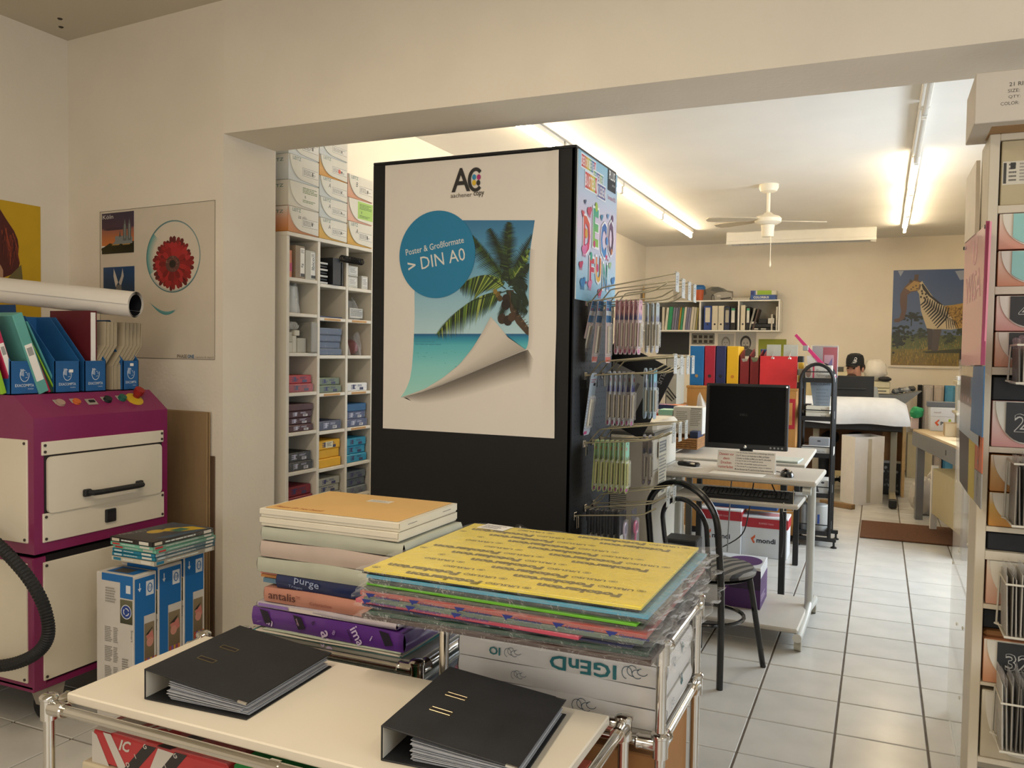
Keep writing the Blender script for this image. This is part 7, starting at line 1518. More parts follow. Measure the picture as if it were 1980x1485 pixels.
rk('roll_box', 'white carton with a dark picture on the fourth rack tray', 'box', -.06, .10, -.15, .06, .3885, .50, '#b7b8b5', lambda A, w, h: (A.poly([(w*.35, h*.2), (w*.6, h*.2), (w*.48, h*.75)], '#33343a'), A.ell(w*.75, h*.85, .012, .008, '#33343a')))
o = thing('glue_can', 'white round can with a blue label mark on the bottom rack tray', 'can', (-.39, 6.73, .1035)); b = MB(); b.lathe([(.065, 0), (.067, .01), (.067, .19), (.06, .20), (.001, .20)], mat('#a9a9a5', .4, var=.04), n=24); b.build('can', o); b = MB(); b.box(-.008, .008, -.0685, -.0655, .06, .13, mat('#2f4f9a', .4)); b.build('label_mark', o)
o = thing('glue_can', 'small spray can half behind the white round can', 'can', (-.50, 6.73, .1035)); b = MB(); b.lathe([(.03, 0), (.03, .19), (.014, .21), (.014, .24), (.001, .24)], mat('#8d8f90', .3, metal=.4), n=18); b.build('can', o)
# ---------------------------------------------------------------- plotter under a white cloth
t = thing('plotter', 'wide plotter on beige feet under a white cloth', 'plotter', (-.28, 9.05, 0)); PLB = mat('#1f1f1f', .5)
b = MB(); b.box(-.55, .50, -.10, .32, .70, .80, PLB, bev=.01); b.build('body', t)
for x in (-.30, .43):
    b = MB(); b.box(x-.03, x+.03, .05, .12, .05, .70, mat('#8d8674', .5), bev=.004); b.build('leg', t); b = MB(); b.box(x-.03, x+.03, -.42, .40, .03, .085, mat('#a39a80', .5), bev=.008); b.build('foot', t)
    b = MB(); b.box(x-.036, x+.036, -.47, -.40, .01, .09, BLACK, bev=.008); b.build('foot_cap', t)
o = thing('dust_cloth', 'white dust cloth draped over the plotter', 'cloth', (-.28, 9.05, .80)); rr = random.Random(6)
def cloth(u, v):
    a = -.15+3.35*v; e = min(1, min(u, 1-u)*14); x = -.60+1.12*u+(.05 if u > .5 else -.02)*(math.sin(a) if 0 < a < 3.14 else 0)*0; z = .225*max(-.25, math.sin(a))*(.75+.25*e); y = .10-.26*math.cos(a)*(1 if a < 3.2 else 1)
    return (x+(.05*(1-z/.225) if u > .95 else 0), y-.012*math.sin(14*u+1.5)*(1-z/.225), z+.012*math.sin(11*u)*(.6 if z < .1 else .1)-.02*(u > .9)*0)
b = MB(); b.sheet(cloth, 50, 22, mat('#ced2d8', .7, var=.05, bump=.3, bscale=10, name='white_cloth')); b.sheet(lambda u, v: tuple(Vector(cloth(.0, u))*(1-v)+Vector((-.60, .1, .02))*v), 22, 2, mat('#ced2d8', .7, var=.05, bump=.3, bscale=10, name='white_cloth')); b.sheet(lambda u, v: tuple(Vector(cloth(1., u))*(1-v)+Vector((.57, .1, .02))*v), 22, 2, mat('#ced2d8', .7, var=.05, bump=.3, bscale=10, name='white_cloth')); b.build('cloth', o)
# wooden desk behind
t = thing('wooden_desk', 'wooden desk with an open end panel behind the plotter', 'desk', (-.25, 9.62, 0)); b = MB(); b.box(-.7, .52, -.24, .05, .755, .785, OAK, bev=.003); b.build('desktop', t); b = MB(); b.box(.485, .515, -.24, .05, 0, .755, mat('#b5935f', .5, var=.1), bev=.002); b.build('end_panel', t); b = MB(); b.box(.30, .485, .03, .05, .34, .755, mat('#8a6238', .6, var=.1)); b.box(-.7, .30, .03, .05, .2, .755, mat('#5e4026', .6, var=.1)); b.build('back_panel', t); b = MB(); b.box(-.70, -.67, -.24, .05, 0, .755, OAK); b.build('end_panel', t)
b = MB(); b.box(.30, .485, -.22, .03, .70, .712, mat('#a8a596', .5)); b.build('inner_shelf', t)
pkg('file_box', 'dark red box on the shelf inside the wooden desk', 'box', .07, .21, 9.42, 9.56, .7125, .7545, '#7d1f2a')
wp = thing('board_picture', 'black and grey printed board leaning in the wooden desk end', 'picture', (.045, 9.50, .0)); b = MB(); b.box(0, .185, 0, .01, .02, .33, mat('#1f2021', .5)); b.box(0, .185, 0, .01, 0, .02, BLACK); b.build('board', wp); A = Art(); rr = random.Random(9)
for k in range(30): x, y = rr.uniform(.02, .165), rr.uniform(.04, .3); A.poly(lens(x, y, rr.uniform(.004, .016)), rr.choice(('#4a4c4e', '#6d6f70', '#2f3133', '#808284')))
A.build('print', (0, -.0004, 0), X_, Z_, wp)
o = thing('tall_carton', 'tall open white carton on the tiled floor before the plotter', 'carton', (-.193, 8.61, 0)); e1 = Vector((.256, .27)); e2 = Vector((-.13, .25)); H_ = .66; CW = mat('#dcd9d6', .65, var=.03)
q = [Vector((0, 0)), e1, e1+e2, e2]
for k in range(4):
    p_, r_ = q[k], q[(k+1) % 4]; n_ = Vector((r_.y-p_.y, p_.x-r_.x)).normalized()*-.004; b = MB(); b.hexa([(*p_, 0), (*r_, 0), (*(r_+n_), 0), (*(p_+n_), 0), (*p_, H_), (*r_, H_), (*(r_+n_), H_), (*(p_+n_), H_)], CW); b.build('side_wall', o)
for k, (t0, t1) in enumerate(((0, 1), )):
    n2 = Vector((e1.y, -e1.x)).normalized()*.012; b = MB(); b.hexa([(*(n2*.1), H_-.15), (*(e1+n2*.1), H_-.15), (*(e1+n2*.2), H_-.15), (*(n2*.2), H_-.15), (0, 0, H_), (*e1, H_), (*(e1+n2*.3), H_+.001), (*(n2*.3), H_+.001)], CW); b.build('flap', o)
b = MB(); m_ = (e1*.44); m2 = e1*.56; nn = Vector((e1.y, -e1.x)).normalized()*.0055; b.hexa([(*m_, 0.02), (*m2, .02), (*(m2+nn), .02), (*(m_+nn), .02), (*m_, H_-.02), (*m2, H_-.02), (*(m2+nn), H_-.02), (*(m_+nn), H_-.02)], mat('#b5ad9c', .4)); b.build('tape', o)
o = thing('timber_block', 'brown wooden block lying on the floor by the tall carton', 'timber', (-.36, 8.50, 0), R_(-30)); b = MB(); b.box(-.14, .20, -.03, .03, 0, .045, mat('#7d623f', .7, var=.15), bev=.003); b.build('block', o)
# monitor seen from behind, beige scanner and other background things
o = thing('monitor', 'large dark monitor seen from behind in front of the seated person', 'monitor', (-.27, 9.50, .7855)); b = MB(); b.box(-.22, .222, 0, .05, .20, .445, mat('#151617', .5), bev=.008); b.box(-.15, .15, -.015, .0, .30, .32, mat('#26282a', .4), bev=.004); b.build('casing', o); b = MB(); b.box(-.22, .222, .05, .06, .20, .445, BLACK); b.build('screen', o); b = MB(); b.box(-.05, .05, .01, .05, .01, .22, BLACK); b.box(-.12, .12, -.05, .12, 0, .015, BLACK, bev=.004); b.build('stand', o)
b = MB()
# ---------------------------------------------------------------- seated person
SK = mat('#b07f66', .55, var=.05, name='skin'); SWT = mat('#8d9294', .85, var=.05, name='grey_sweater'); CAPM = mat('#121213', .8, var=.05, name='cap_cloth')
P0 = Vector((-.235, 9.86, .045)); pr_ = thing('person', 'seated person in a black cap and grey top behind the dark monitor', 'person', P0, R_(-24))
pr_['label'] = 'seated person in a black cap and grey top behind the dark monitor'
def skin_obj(name, pts, edges, rad, m_, root=0, sub=2):
    me = bpy.data.meshes.new(name); me.from_pydata(pts, edges, []); ob = bpy.data.objects.new(name, me); COL.objects.link(ob); ob.parent = pr_; me.materials.append(m_)
    md = ob.modifiers.new('skin', 'SKIN'); md.use_smooth_shade = True
    sv = me.skin_vertices[0].data
    for i, r in enumerate(rad): sv[i].radius = (r, r) if not isinstance(r, tuple) else r; sv[i].use_root = (i == root)
    s = ob.modifiers.new('smooth', 'SUBSURF'); s.levels = sub; s.render_levels = sub; return ob
pts = [(0, .05, .50), (0, .05, .68), (0, .03, .88), (0, .01, 1.04), (0, -.01, 1.12), (0, -.03, 1.20), (0, -.035, 1.29), (0, -.02, 1.35), (0, -.115, 1.225),
       (.17, .02, 1.02), (.24, -.04, .80), (.16, -.25, .80), (.14, -.33, .80), (-.17, .02, 1.02), (-.24, -.04, .80), (-.16, -.25, .80), (-.14, -.33, .80),
       (.10, .02, .50), (.13, -.38, .52), (.13, -.40, .04), (.13, -.50, .0), (-.10, .02, .50), (-.13, -.38, .52), (-.13, -.40, .04), (-.13, -.50, .0)]
ed = [(0, 1), (1, 2), (2, 3), (3, 4), (4, 5), (5, 6), (6, 7), (5, 8), (3, 9), (9, 10), (10, 11), (11, 12), (3, 13), (13, 14), (14, 15), (15, 16), (0, 17), (17, 18), (18, 19), (19, 20), (0, 21), (21, 22), (22, 23), (23, 24)]
rad = [.14, .13, .14, .10, .052, (.072, .085), (.078, .095), (.055, .07), .016, .06, .045, .035, .03, .06, .045, .035, .03, .085, .06, .045, .035, .085, .06, .045, .035]
skin_obj('body', pts, ed, rad, SK)
skin_obj('sweater', [pts[i] for i in (0, 1, 2, 3, 9, 10, 11, 13, 14, 15)], [(0, 1), (1, 2), (2, 3), (3, 4), (4, 5), (5, 6), (3, 7), (7, 8), (8, 9)], [.155, .15, .16, .115, .078, .062, .048, .078, .062, .048], SWT)
skin_obj('trousers', [pts[i] for i in (0, 17, 18, 19, 21, 22, 23)], [(0, 1), (1, 2), (2, 3), (0, 4), (4, 5), (5, 6)], [.16, .10, .075, .06, .10, .075, .06], mat('#22262e', .8))
b = MB(); b.lathe([(.0865, -.01), (.090, .02), (.088, .065), (.076, .105), (.045, .125), (.001, .130)], CAPM, n=24, M=Matrix.Translation((0, -.03, 1.300)) @ Matrix.Scale(1.18, 4, (0, 1, 0))); cap = b.build('cap', pr_)
b = MB(); b.sheet(lambda u, v: ((-.5+u)*.15*(1-.15*v), -.12-.085*v*(1-(2*u-1)**2*.45), 1.305-.012*v-.02*(2*u-1)**2), 10, 4, CAPM); b.sheet(lambda u, v: ((.5-u)*.15*(1-.15*v), -.12-.085*v*(1-(2*u-1)**2*.45), 1.301-.012*v-.02*(2*u-1)**2), 10, 4, CAPM); b.build('brim', cap)
A = Art(); 
for q in ((-.012, .04, .014), (.014, .05, .016), (.0, .018, .015), (.02, .022, .012), (-.016, .02, .010)): A.ring(q[0], q[1], q[2], q[2], .006, '#c9c9c6', n=14)
A.text('COPY', -.028, -.004, .056, .010, '#8d8d8a', bold=.03); A.build('emblem', (.035, -.135, 1.318), (.95, -.0, 0), (0, .25, .97), cap)
for s in (-1, 1):
    b = MB(); b.blob((s*.034, -.122, 1.262), (.014, .010, .009), mat('#3a2a22', .4), n=10, k=6); b.build('eye', pr_); b = MB(); b.tube([(s*.014, -.130, 1.281), (s*.034, -.132, 1.287), (s*.054, -.118, 1.281)], .005, mat('#33241c', .8), n=6); b.build('eyebrow', pr_)
    b = MB(); b.blob((s*.084, -.02, 1.25), (.012, .02, .032), SK, n=10, k=6); b.build('ear', pr_); b = MB(); b.blob((s*.072, -.0, 1.275), (.022, .05, .045), mat('#2b1f19', .9), n=10, k=6); b.build('hair', pr_)
b = MB(); b.blob((0, -.10, 1.165), (.06, .035, .045), mat('#4a342a', .9), n=14, k=8); b.build('beard', pr_)
t = thing('office_chair', 'dark office chair under the seated person', 'chair', P0+Vector((0, .06, -.045)), R_(-24)); b = MB(); b.box(-.23, .23, -.22, .22, .33, .365, mat('#1c1d20', .8), bev=.015); b.build('seat', t); b = MB(); b.box(-.2, .2, .25, .29, .55, .95, mat('#1c1d20', .8), bev=.015); b.box(-.03, .03, .22, .26, .34, .6, BLACK); b.build('backrest', t); b = MB(); b.cyl((0, 0, .06), (0, 0, .34), .025, BLACK); b.build('column', t)
for k in range(5): b = MB(); a = 2*math.pi*k/5; b.tube([(0, 0, .09), (.28*math.cos(a), .28*math.sin(a), .055)], .02, BLACK, n=8); b.cyl((.28*math.cos(a)-.01, .28*math.sin(a), .027), (.28*math.cos(a)+.01, .28*math.sin(a), .027), .026, BLACK); b.build('leg', t)
# things behind the person
pkg('cream_cabinet', 'cream cabinet behind the seated person', 'cabinet', -.95, -.30, 10.70, 11.1, 0.0, 1.25, '#c9bd98'); pkg('paper_sheaf', 'mixed papers and tools piled on the cream cabinet', 'paper', -.52, -.40, 10.72, 10.9, 1.2505, 1.31, '#4d4a40'); 
t = thing('cash_printer', 'two stacked cream printers on a grey counter', 'printer', (.0, 10.75, 1.00)); b = MB(); b.box(-.26, .12, 0, .3, .07, .145, mat('#c4bd9f', .5), bev=.008); b.build('upper_casing', t); b = MB(); b.box(-.26, .12, -.01, .3, .0, .065, mat('#c9c2a6', .5), bev=.008); b.build('lower_casing', t); b = MB(); b.box(-.2, .08, -.012, -.009, .03, .04, BLACK); b.build('paper_slot', t)
pkg('grey_counter', 'grey counter block under the stacked printers', 'counter', -.28, .16, 10.70, 11.2, 0, .995, '#6d7278')
o = thing('plastic_bag', 'white crumpled plastic bag beside the cap', 'plastic bag', (-.05, 10.86, 1.1465)); b = MB(); b.blob((0, 0, .13), (.14, .10, .13), mat('#d6d0c4', .5, bump=.6, bscale=18), n=16, k=10, noise=.10, seed=4); b.build('bag', o)
o = thing('black_camera', 'dark lumpy bag on top of the stacked printers', 'bag', (.04, 10.80, 1.1465)); b = MB(); b.blob((.02, -.03, .03), (.07, .05, .03), mat('#26262a', .6), n=12, k=8, noise=.12, seed=3); b.build('bag', o)
t = thing('wall_tray', 'grey angled tray shelf full of film wrapped parts', 'tray', (.27, 10.8, .985)); b = MB(); b.hexa([(-.10, 0, -.09), (.02, 0, -.09), (.02, .3, -.09), (-.10, .3, -.09), (-.12, 0, .0), (.19, 0, .06), (.19, .3, .06), (-.12, .3, .0)], mat('#74777a', .5)); b.build('tray', t); b = MB(); b.box(-.12, -.09, .05, .25, -.98, -.09, mat('#74777a', .5)); b.build('post', t)
for k in range(4): o = thing('film_parcel', 'silvery film parcel in the grey tray, '+('innermost', 'second', 'third', 'outermost')[k], 'parcel', (.185+.055*k, 10.87+.02*(k % 2), 1.01+.012*k), group='film parcels in the grey tray'); b = MB(); b.blob((0, 0, .022), (.045, .06, .030), mat(('#8d9196', '#5d6268', '#b3b5b5', '#55585c')[k], .2, metal=.3), n=12, k=8, noise=.25, seed=k); b.build('wrap', o)
# ---------------------------------------------------------------- safari poster on the back wall
ZP = Plane((.127, YB-.004, 1.337), X_, Z_); cz = ZP.crop(1660, 480, 5.303); ZW, ZH = .845, 1.205
o = thing('safari_poster', 'large poster of a striped fantasy animal with a trunk in grassland', 'poster', (.127, YB-.001, 1.337)); b = MB(); b.box(0, ZW, -.0025, 0, 0, ZH, PAPER); b.build('sheet', o)
A = Art(); yg = cz(500, 900)[1]; A.vgrad(0, yg, ZW, ZH, '#56657f', '#38507f'); A.vgrad(0, yg*.55, ZW, yg+.01, '#5f6638', '#4d5530'); A.vgrad(0, 0, ZW, yg*.56, '#7a6226', '#73682f'); A.up(); rr = random.Random(12)
for k in range(420): x, y = rr.uniform(0.005, ZW-.01), rr.uniform(.005, yg*.85); h_ = rr.uniform(.02, .07)*(1.2-y/yg*.7); A.line((x, y), (min(ZW-.003, max(.003, x+rr.uniform(-.012, .012))), y+h_), .006, rr.choice(('#9a7c30', '#6d5a24', '#b08f3c', '#57501f', '#83702c', '#4a4a22')), w2=.001)
A.up()
for (cx_, cy_, n, sx, sy, cs_) in ((430, 880, 60, .10, .10, ('#1f251a', '#2a3020', '#161b13')), (570, 700, 40, .075, .045, ('#232a20', '#1a2018')), (630, 880, 40, .08, .05, ('#2a301f', '#3a4028')), (400, 960, 40, .06, .07, ('#2a2f1e', '#20261a')), (930, 920, 30, .055, .05, ('#2c3320', '#3a4228')), (1040, 850, 26, .05, .035, ('#272d1d', '#333a24'))):
    c = cz(cx_, cy_)
    for k in range(n): x, y = c[0]+rr.gauss(0, sx*.6), c[1]+rr.gauss(0, sy*.6); x = min(ZW-.028, max(.028, x)); A.ell(x, y, rr.uniform(.012, .026), rr.uniform(.010, .020), rr.choice(cs_), n=8)
A.line(cz(540, 800), cz(545, 720), .012, '#1c2018'); A.up()
P_ = lambda *q: [cz(*p) for p in q]
A.poly(P_((650, 1060), (1060, 1030), (1060, 1075), (700, 1075)), '#3a3a20'); A.up()
A.poly(P_((700, 820), (760, 820), (765, 900), (745, 1040), (712, 1045), (710, 920)), '#423a36'); A.poly(P_((770, 800), (860, 800), (830, 930), (815, 1055), (745, 1055), (755, 930)), '#4d443e'); A.up()
A.poly(P_((625, 500), (700, 480), (760, 520), (880, 590), (980, 580), (1085, 560), (1085, 815), (950, 835), (860, 830), (760, 830), (700, 820), (672, 740), (640, 640)), '#b9a98a'); A.up()
A.poly(P_((880, 592), (980, 580), (1085, 560), (1085, 815), (1000, 825), (960, 720), (900, 650)), '#a5823e'); A.up()
for k in range(150):
    x, y = rr.uniform(905, 1078), rr.uniform(585, 800)
    if y < 600+max(0, (960-x))*.0 or (x < 960 and y > 700): continue
    A.ring(*cz(x, y), .009, .009, .004, '#4a3218', n=7, a1=5.2)
for k in range(11):
    t0 = k/10; p0 = (690+235*t0, 500+110*t0); p2 = (634+170*t0, 585+235*t0); pm = ((p0[0]+p2[0])/2+20+12*t0, (p0[1]+p2[1])/2+6)
    A.line(cz(*p0), cz(*pm), .010, '#1d1815', w2=.024); A.line(cz(*pm), cz(*p2), .024, '#1d1815', w2=.010); A.up()
for k in range(6): A.line(cz(895+20*k, 690+12*k), cz(905+24*k, 825), .012, '#1d1815', w2=.006)
A.up(); A.poly(P_((590, 420), (660, 350), (720, 440), (780, 520), (720, 500), (630, 540), (622, 470)), '#b5a684'); A.poly(P_((640, 350), (665, 370), (740, 480), (870, 585), (820, 570), (720, 490), (660, 420)), '#1f1a18'); A.up()
for x, y in ((655, 465), (690, 470), (640, 500), (675, 510), (700, 500), (650, 440)): A.ell(*cz(x, y), .012, .015, '#2b1f16', n=8)
A.poly(P_((430, 470), (470, 400), (520, 350), (570, 320), (610, 325), (650, 350), (630, 420), (600, 440), (540, 450), (500, 480), (495, 620), (470, 720), (410, 760), (365, 755), (365, 730), (420, 715), (440, 650), (425, 560)), '#5d4438'); A.up(); A.poly(P_((480, 410), (570, 335), (630, 350), (610, 430), (530, 440)), '#a58448'); A.up()
for x, y in ((560, 400), (590, 385), (540, 420), (600, 415)): A.ell(*cz(x, y), .010, .009, '#33241a', n=8)
A.poly(P_((520, 350), (530, 315), (550, 330), (545, 350)), '#33261f'); A.poly(P_((570, 330), (575, 270), (618, 268), (612, 330)), '#4a3326'); A.poly(P_((625, 360), (655, 335), (660, 360), (640, 375)), '#c2b08a'); A.up()
for q in (((405, 232), (465, 232), (430, 290)), ((990, 235), (1085, 225), (1080, 320), (1040, 325), (1010, 270))): A.poly(P_(*q), '#8f98b0')
A.build('animal_print', (0, -.0027, 0), X_, Z_, o, rough=.35)
b = MB(); b.tube([(.1, YB-.02, 1.315), (.6, YB-.02, 1.305), (1.0, YB-.02, 1.31)], .007, mat('#cfcac0', .5), n=6); solo(b, 'cable_duct', 'white cable running along the wall below the safari poster', 'cable')
# ---------------------------------------------------------------- workbench along the aisle
BX, BY = .29, 8.19; bd = Vector((.245, -1.54, 0)); Lb = bd.length; rzb = math.atan2(bd.y, bd.x)
t = thing('workbench', 'grey metal workbench with a pale top and cream lower box', 'workbench', (BX, BY, 0), rzb); BG = mat('#6c6d6e', .5, var=.04); BTP = mat('#c2ad8a', .5, var=.04)      # local x runs towards the camera, local y to the wall side
b = MB(); b.box(-.02, Lb+.1, 0, .75, .78, .80, BTP, bev=.002); b.build('worktop', t); b = MB(); b.box(-.02, Lb+.1, -.004, .03, .655, .779, BG, bev=.003); b.build('apron', t)
for x in (.02, Lb):
    for y in (.03, .66): b = MB(); b.box(x-.03, x+.03, y, y+.06, 0, .66, BG); b.build('leg', t)
b = MB(); b.box(.50, Lb+.05, .06, .70, .14, .52, mat('#b5a983', .5, var=.03), bev=.004); b.build('cream_box', t); b = MB(); b.box(.49, .52, .05, .1, .0, .54, WHITE); b.build('white_post', t)
b = MB(); b.box(1.18, 1.20, -.006, -.003, .70, .74, BLACK); b.build('lock', t)
bw = lambda x, y, z=.8005: (Matrix.Translation((BX, BY, 0)) @ Matrix.Rotation(rzb, 4, 'Z')) @ Vector((x, y, z))
q = bw(.06, .22); o = ream_carton('white ream carton with an orange mark on the grey workbench', q.x-.10, q.y-.12, .8005, .26, .2, .20, R_(2), word='PPWI', band=False); o['group'] = 'white and red ream cartons'
pkg('paper_cutter', 'grey paper cutter body resting on the white bench carton', 'cutter', q.x-.13, q.x+.16, q.y-.1, q.y+.06, 1.006, 1.05, '#5d5f62')
pkg('small_carton', 'small pinkish white carton at the bench corner', 'carton', .27, .33, 8.16, 8.3, .8005, .90, '#c2aca2')
o = thing('green_cloth', 'green crumpled cloth on the bench corner', 'cloth', (.31, 8.12, .9005)); b = MB(); b.blob((0, 0, .05), (.06, .05, .05), mat('#1f7f4a', .7), n=12, k=8, noise=.15, seed=5); b.build('cloth', o)
o = thing('lime_cloth', 'lime scrap beside the paper cutter', 'cloth', (.565, 8.1, .8005)); b = MB(); b.blob((0, 0, .09), (.03, .05, .1), mat('#9ab52a', .7), n=10, k=8, noise=.12, seed=7); b.build('cloth', o)
q = bw(.62, .25); pkg('long_carton', 'long cream carton lying open on the workbench', 'carton', q.x-.14, q.x+.28, q.y-.1, q.y+.1, .8005, .905, '#a3906f'); q = bw(1.05, .16); pkg('small_carton', 'small cream carton near the workbench edge', 'carton', q.x-.03, q.x+.10, q.y-.08, q.y+.06, .8005, .86, '#b5a27d')
t = thing('bench_rack', 'beige slanted rack of uprights at the back of the bench', 'rack', (.62, 7.75, .8005)); RB = mat('#a39a84', .5)
for x, y in ((-.02, 0), (.05, -.3), (.3, 0), (.3, -.3)): b = MB(); b.box(x-.02, x+.02, y-.02, y+.02, 0, .42, RB); b.build('upright', t)
b = MB(); b.box(-.06, .4, -.36, .06, .42, .45, RB, bev=.003); b.build('top_board', t); b = MB(); b.box(-.06, .4, -.36, .06, .18, .20, RB, bev=.003); b.build('middle_board', t)
pkg('tray', 'white paper tray on top of the beige rack', 'tray', .57, .80, 7.5, 7.7, 1.2515, 1.285, '#b9b6b0'); pkg('blue_box', 'blue folder on the middle board of the beige rack', 'box', .72, .95, 7.55, 7.75, 1.001, 1.12, '#1f66a8'); pkg('glue_pot', 'white pot with an orange label on the bench', 'pot', .60, .66, 7.46, 7.52, .8005, .90, '#c9c4b8', lambda A, w, h: A.rect(w*.3, h*.2, w*.9, h*.6, '#c28a2a'))
for k, c in enumerate(('#16171a', '#b5ada6', '#bcb0a4', '#4f93bd')):
    o = thing('large_roll_file', ('black', 'pale grey', 'cream white', 'sky blue')[k]+' tall rounded board standing against the back wall', 'board', ((.44, .50, .615, .735)[k], 11.35, 0), group='tall rounded boards at the back wall'); w = (.05, .105, .105, .11)[k]; b = MB(); b.box(0, w, .02, .2, 0, 1.10, mat(c, .6), bev=.004); b.box(.0, w, .0, .06, .0, 1.10, mat(c, .6), bev=.025); b.build('board', o)
o = thing('rubbish_bag', 'pale crumpled plastic bag on the floor under the bench', 'plastic bag', (.42, 8.45, 0)); b = MB(); b.blob((0, 0, .17), (.14, .14, .17), mat('#a9a39a', .5, bump=.5, bscale=14), n=18, k=10, noise=.10, seed=11); b.blob((.06, 0, .33), (.06, .06, .08), mat('#a9a39a', .5, bump=.5, bscale=14), n=12, k=8, noise=.15, seed=12); b.build('bag', o)
pkg('brown_box', 'brown box on the floor beside the crumpled bag', 'box', .565, .66, 8.42, 8.55, 0, .20, '#8a4f28'); pkg('white_box', 'narrow white box standing under the bench', 'box', .68, .74, 8.40, 8.5, 0, .30, '#b9bcc0', lambda A, w, h: A.rect(w*.2, h*.6, w*.8, h*.75, '#4a6a9a'))
pkg('wall_cabinet', 'cream low cabinet door behind the wooden desk', 'cabinet', .33, .60, 11.0, 11.3, 0, .52, '#b3a684')
pkg('screen', 'black screen with a white bar peeking from behind the shelf', 'screen', .79, 1.1, 10.2, 10.25, 1.40, 1.53, '#141517', lambda A, w, h: A.rect(.02, h*.12, w, h*.38, '#b9bcc9'))
b = MB(); b.box(.90, .96, 10.24, 10.3, 0, 1.42, BG); solo(b, 'screen_post', 'grey post that carries the black screen', 'post')
# ---------------------------------------------------------------- floor mat
o = thing('floor_mat', 'brown coir mat on the tiled aisle', 'mat', (.60, 7.47, .0006)); b = MB(); b.box(-.705, .75, -.37, .36, 0, .012, mat('#5b3a24', .95, var=.2, scale=60, bump=.5, bscale=200, name='coir'), bev=.004); b.build('mat', o)
# ================================================================ tall shelf at the edge of the opening
RX, RY = .286, 2.92; RSH = mat('#cfc4ae', .5, var=.02, scale=4, name='shelf_cream')
t = thing('box_shelf', 'tall cream shelf of swept-front boxes at the edge of the opening', 'shelf', (RX, RY, 0)); SWD = .62
b = MB(); b.box(0, .028, 0, .21, 0, 2.105, RSH, bev=.002); b.build('side_panel', t); b = MB(); b.box(.028, SWD, .36, .37, 0, 2.1, RSH); b.build('back_panel', t); b = MB(); b.box(SWD, SWD+.028, 0, .37, 0, 2.105, RSH, bev=.002); b.build('side_panel', t)
b = MB(); b.box(.028, SWD, 0, .37, 2.085, 2.105, RSH, bev=.002); b.build('top_panel', t)
FY = Plane((0, RY, 0), X_, Z_); zz = lambda py: FY.p(1940, py)[1]
boards = []
for (ya, yb) in ((397, 412), (554, 569), (710, 725), (865, 876), (1020, 1030), (1068, 1085), (1172, 1181), (1325, 1331), (1472, 1482)):
    b = MB(); b.box(.028, SWD, 0, .36, zz(yb), zz(ya), RSH, bev=.001); b.build('shelf_board', t)
bxm = .034; PKS = ('#c98a72', '#d3b2a0')
gb = 'swept-front boxes in the cream shelf'
def rb(label, ya, yb, col, c2_, w=.265, dx=0.0, **k):
    return storage_box('storage_box', label, (RX+bxm+dx, RY+.004, zz(yb)+.0006), X_, NY, w, zz(ya)-zz(yb)-.0012, .30, col, c2_, gb, logo=False, aw=.080, note=None, card=(None, 2, 2), **k)
o = thing('tall_carton', 'tall beige carton with a white label in the top of the cream shelf', 'carton', (RX+.034, RY+.01, zz(397)+.0006)); h = zz(272)-zz(397); b = MB(); b.box(0, .26, 0, .3, 0, h, mat('#b9aa88', .6, var=.03), bev=.002); b.build('body', o); A = Art(); A.rect(.004, h*.32, .075, h*.68, '#cfc8b6'); A.up(); A.rect(.006, h*.34, .014, h*.66, '#3c3a36'); A.lines(.02, h*.36, .04, h*.66, 5, '#6a665e'); A.rect(.024, h*.56, .038, h*.66, '#2e2c2a'); A.lines(.048, h*.36, .07, h*.66, 6, '#98928a'); A.build('shipping_label', (0, -.0004, 0), X_, Z_, o)
def tealcard(A, w, h): pass
def addcard(box, w, h, col, txt=None, cx0=.0, tcol='#b9b6ae'):
    f = [c for c in box.children if c.name.startswith('front_flap')][0]; A = Art(); A.z = 4
    lo = lambda x: h*(.985-.90*math.sin(math.acos(max(-1, 1-(x-.03*w)/.080))))+.004
    pts = [(.036, h*.975)]+[(x, max(h*.1, lo(x))) for x in (.036, .046, .058, .072, .087)]+[(w*.98, h*.10), (w*.98, h*.975)]
    A.poly(pts, col); A.up()
    if txt:
        hh_ = h*.40; A.text(txt, .058, h*.34, None, hh_, tcol, bold=.035); A.up(); A.text(txt, .058+.0012, h*.34+.0014, None, hh_-.0028, col, bold=-.004)
    A.build('number_card', (0, -.0047, 0), X_, Z_, f)
for lab, ya, yb, col, c2_, card, txt in (('pink box with a pale teal card and blue folder corner, upper of its shelf', 412, 482, *PKS, '#8fc3bb', None), ('salmon box with a pale teal card, lower of its shelf', 484, 554, '#c2805f', '#d6b49c', '#8fc3bb', None),
        ('pink box with a black card numbered 4', 571, 640, '#c98f84', '#d8b8aa', '#242526', '4'), ('orange box behind the top wire basket', 641, 710, '#c98a6a', '#d6b49c', '#2b2c2c', None), ('rosy box with a black card bearing a two, under the black tray', 775, 865, '#c98f88', '#d8bcb0', '#242526', '2'), ('orange box behind the second wire basket, upper', 880, 952, '#bd7f34', '#c9a56c', None, None), ('amber box behind the second wire basket, lower', 953, 1020, '#bd7f2a', '#c9a050', None, None),
        ('pinkish box behind the third wire basket', 1085, 1172, '#c9967c', '#d8b8a0', None, None), ('orange box with a black card numbered 32', 1240, 1325, '#c98a62', '#d6b090', '#242526', '32'), ('cream box numbered 5 at the foot of the shelf', 1340, 1472, '#b5a88e', '#c2b59a', '#c2b8a4', '5')):
    o, M = rb(lab, ya, yb, col, c2_)
    if card: addcard(o, .265, zz(ya)-zz(yb)-.0012, card, txt, tcol='#b9b6ae' if txt != '5' else '#5a564e')
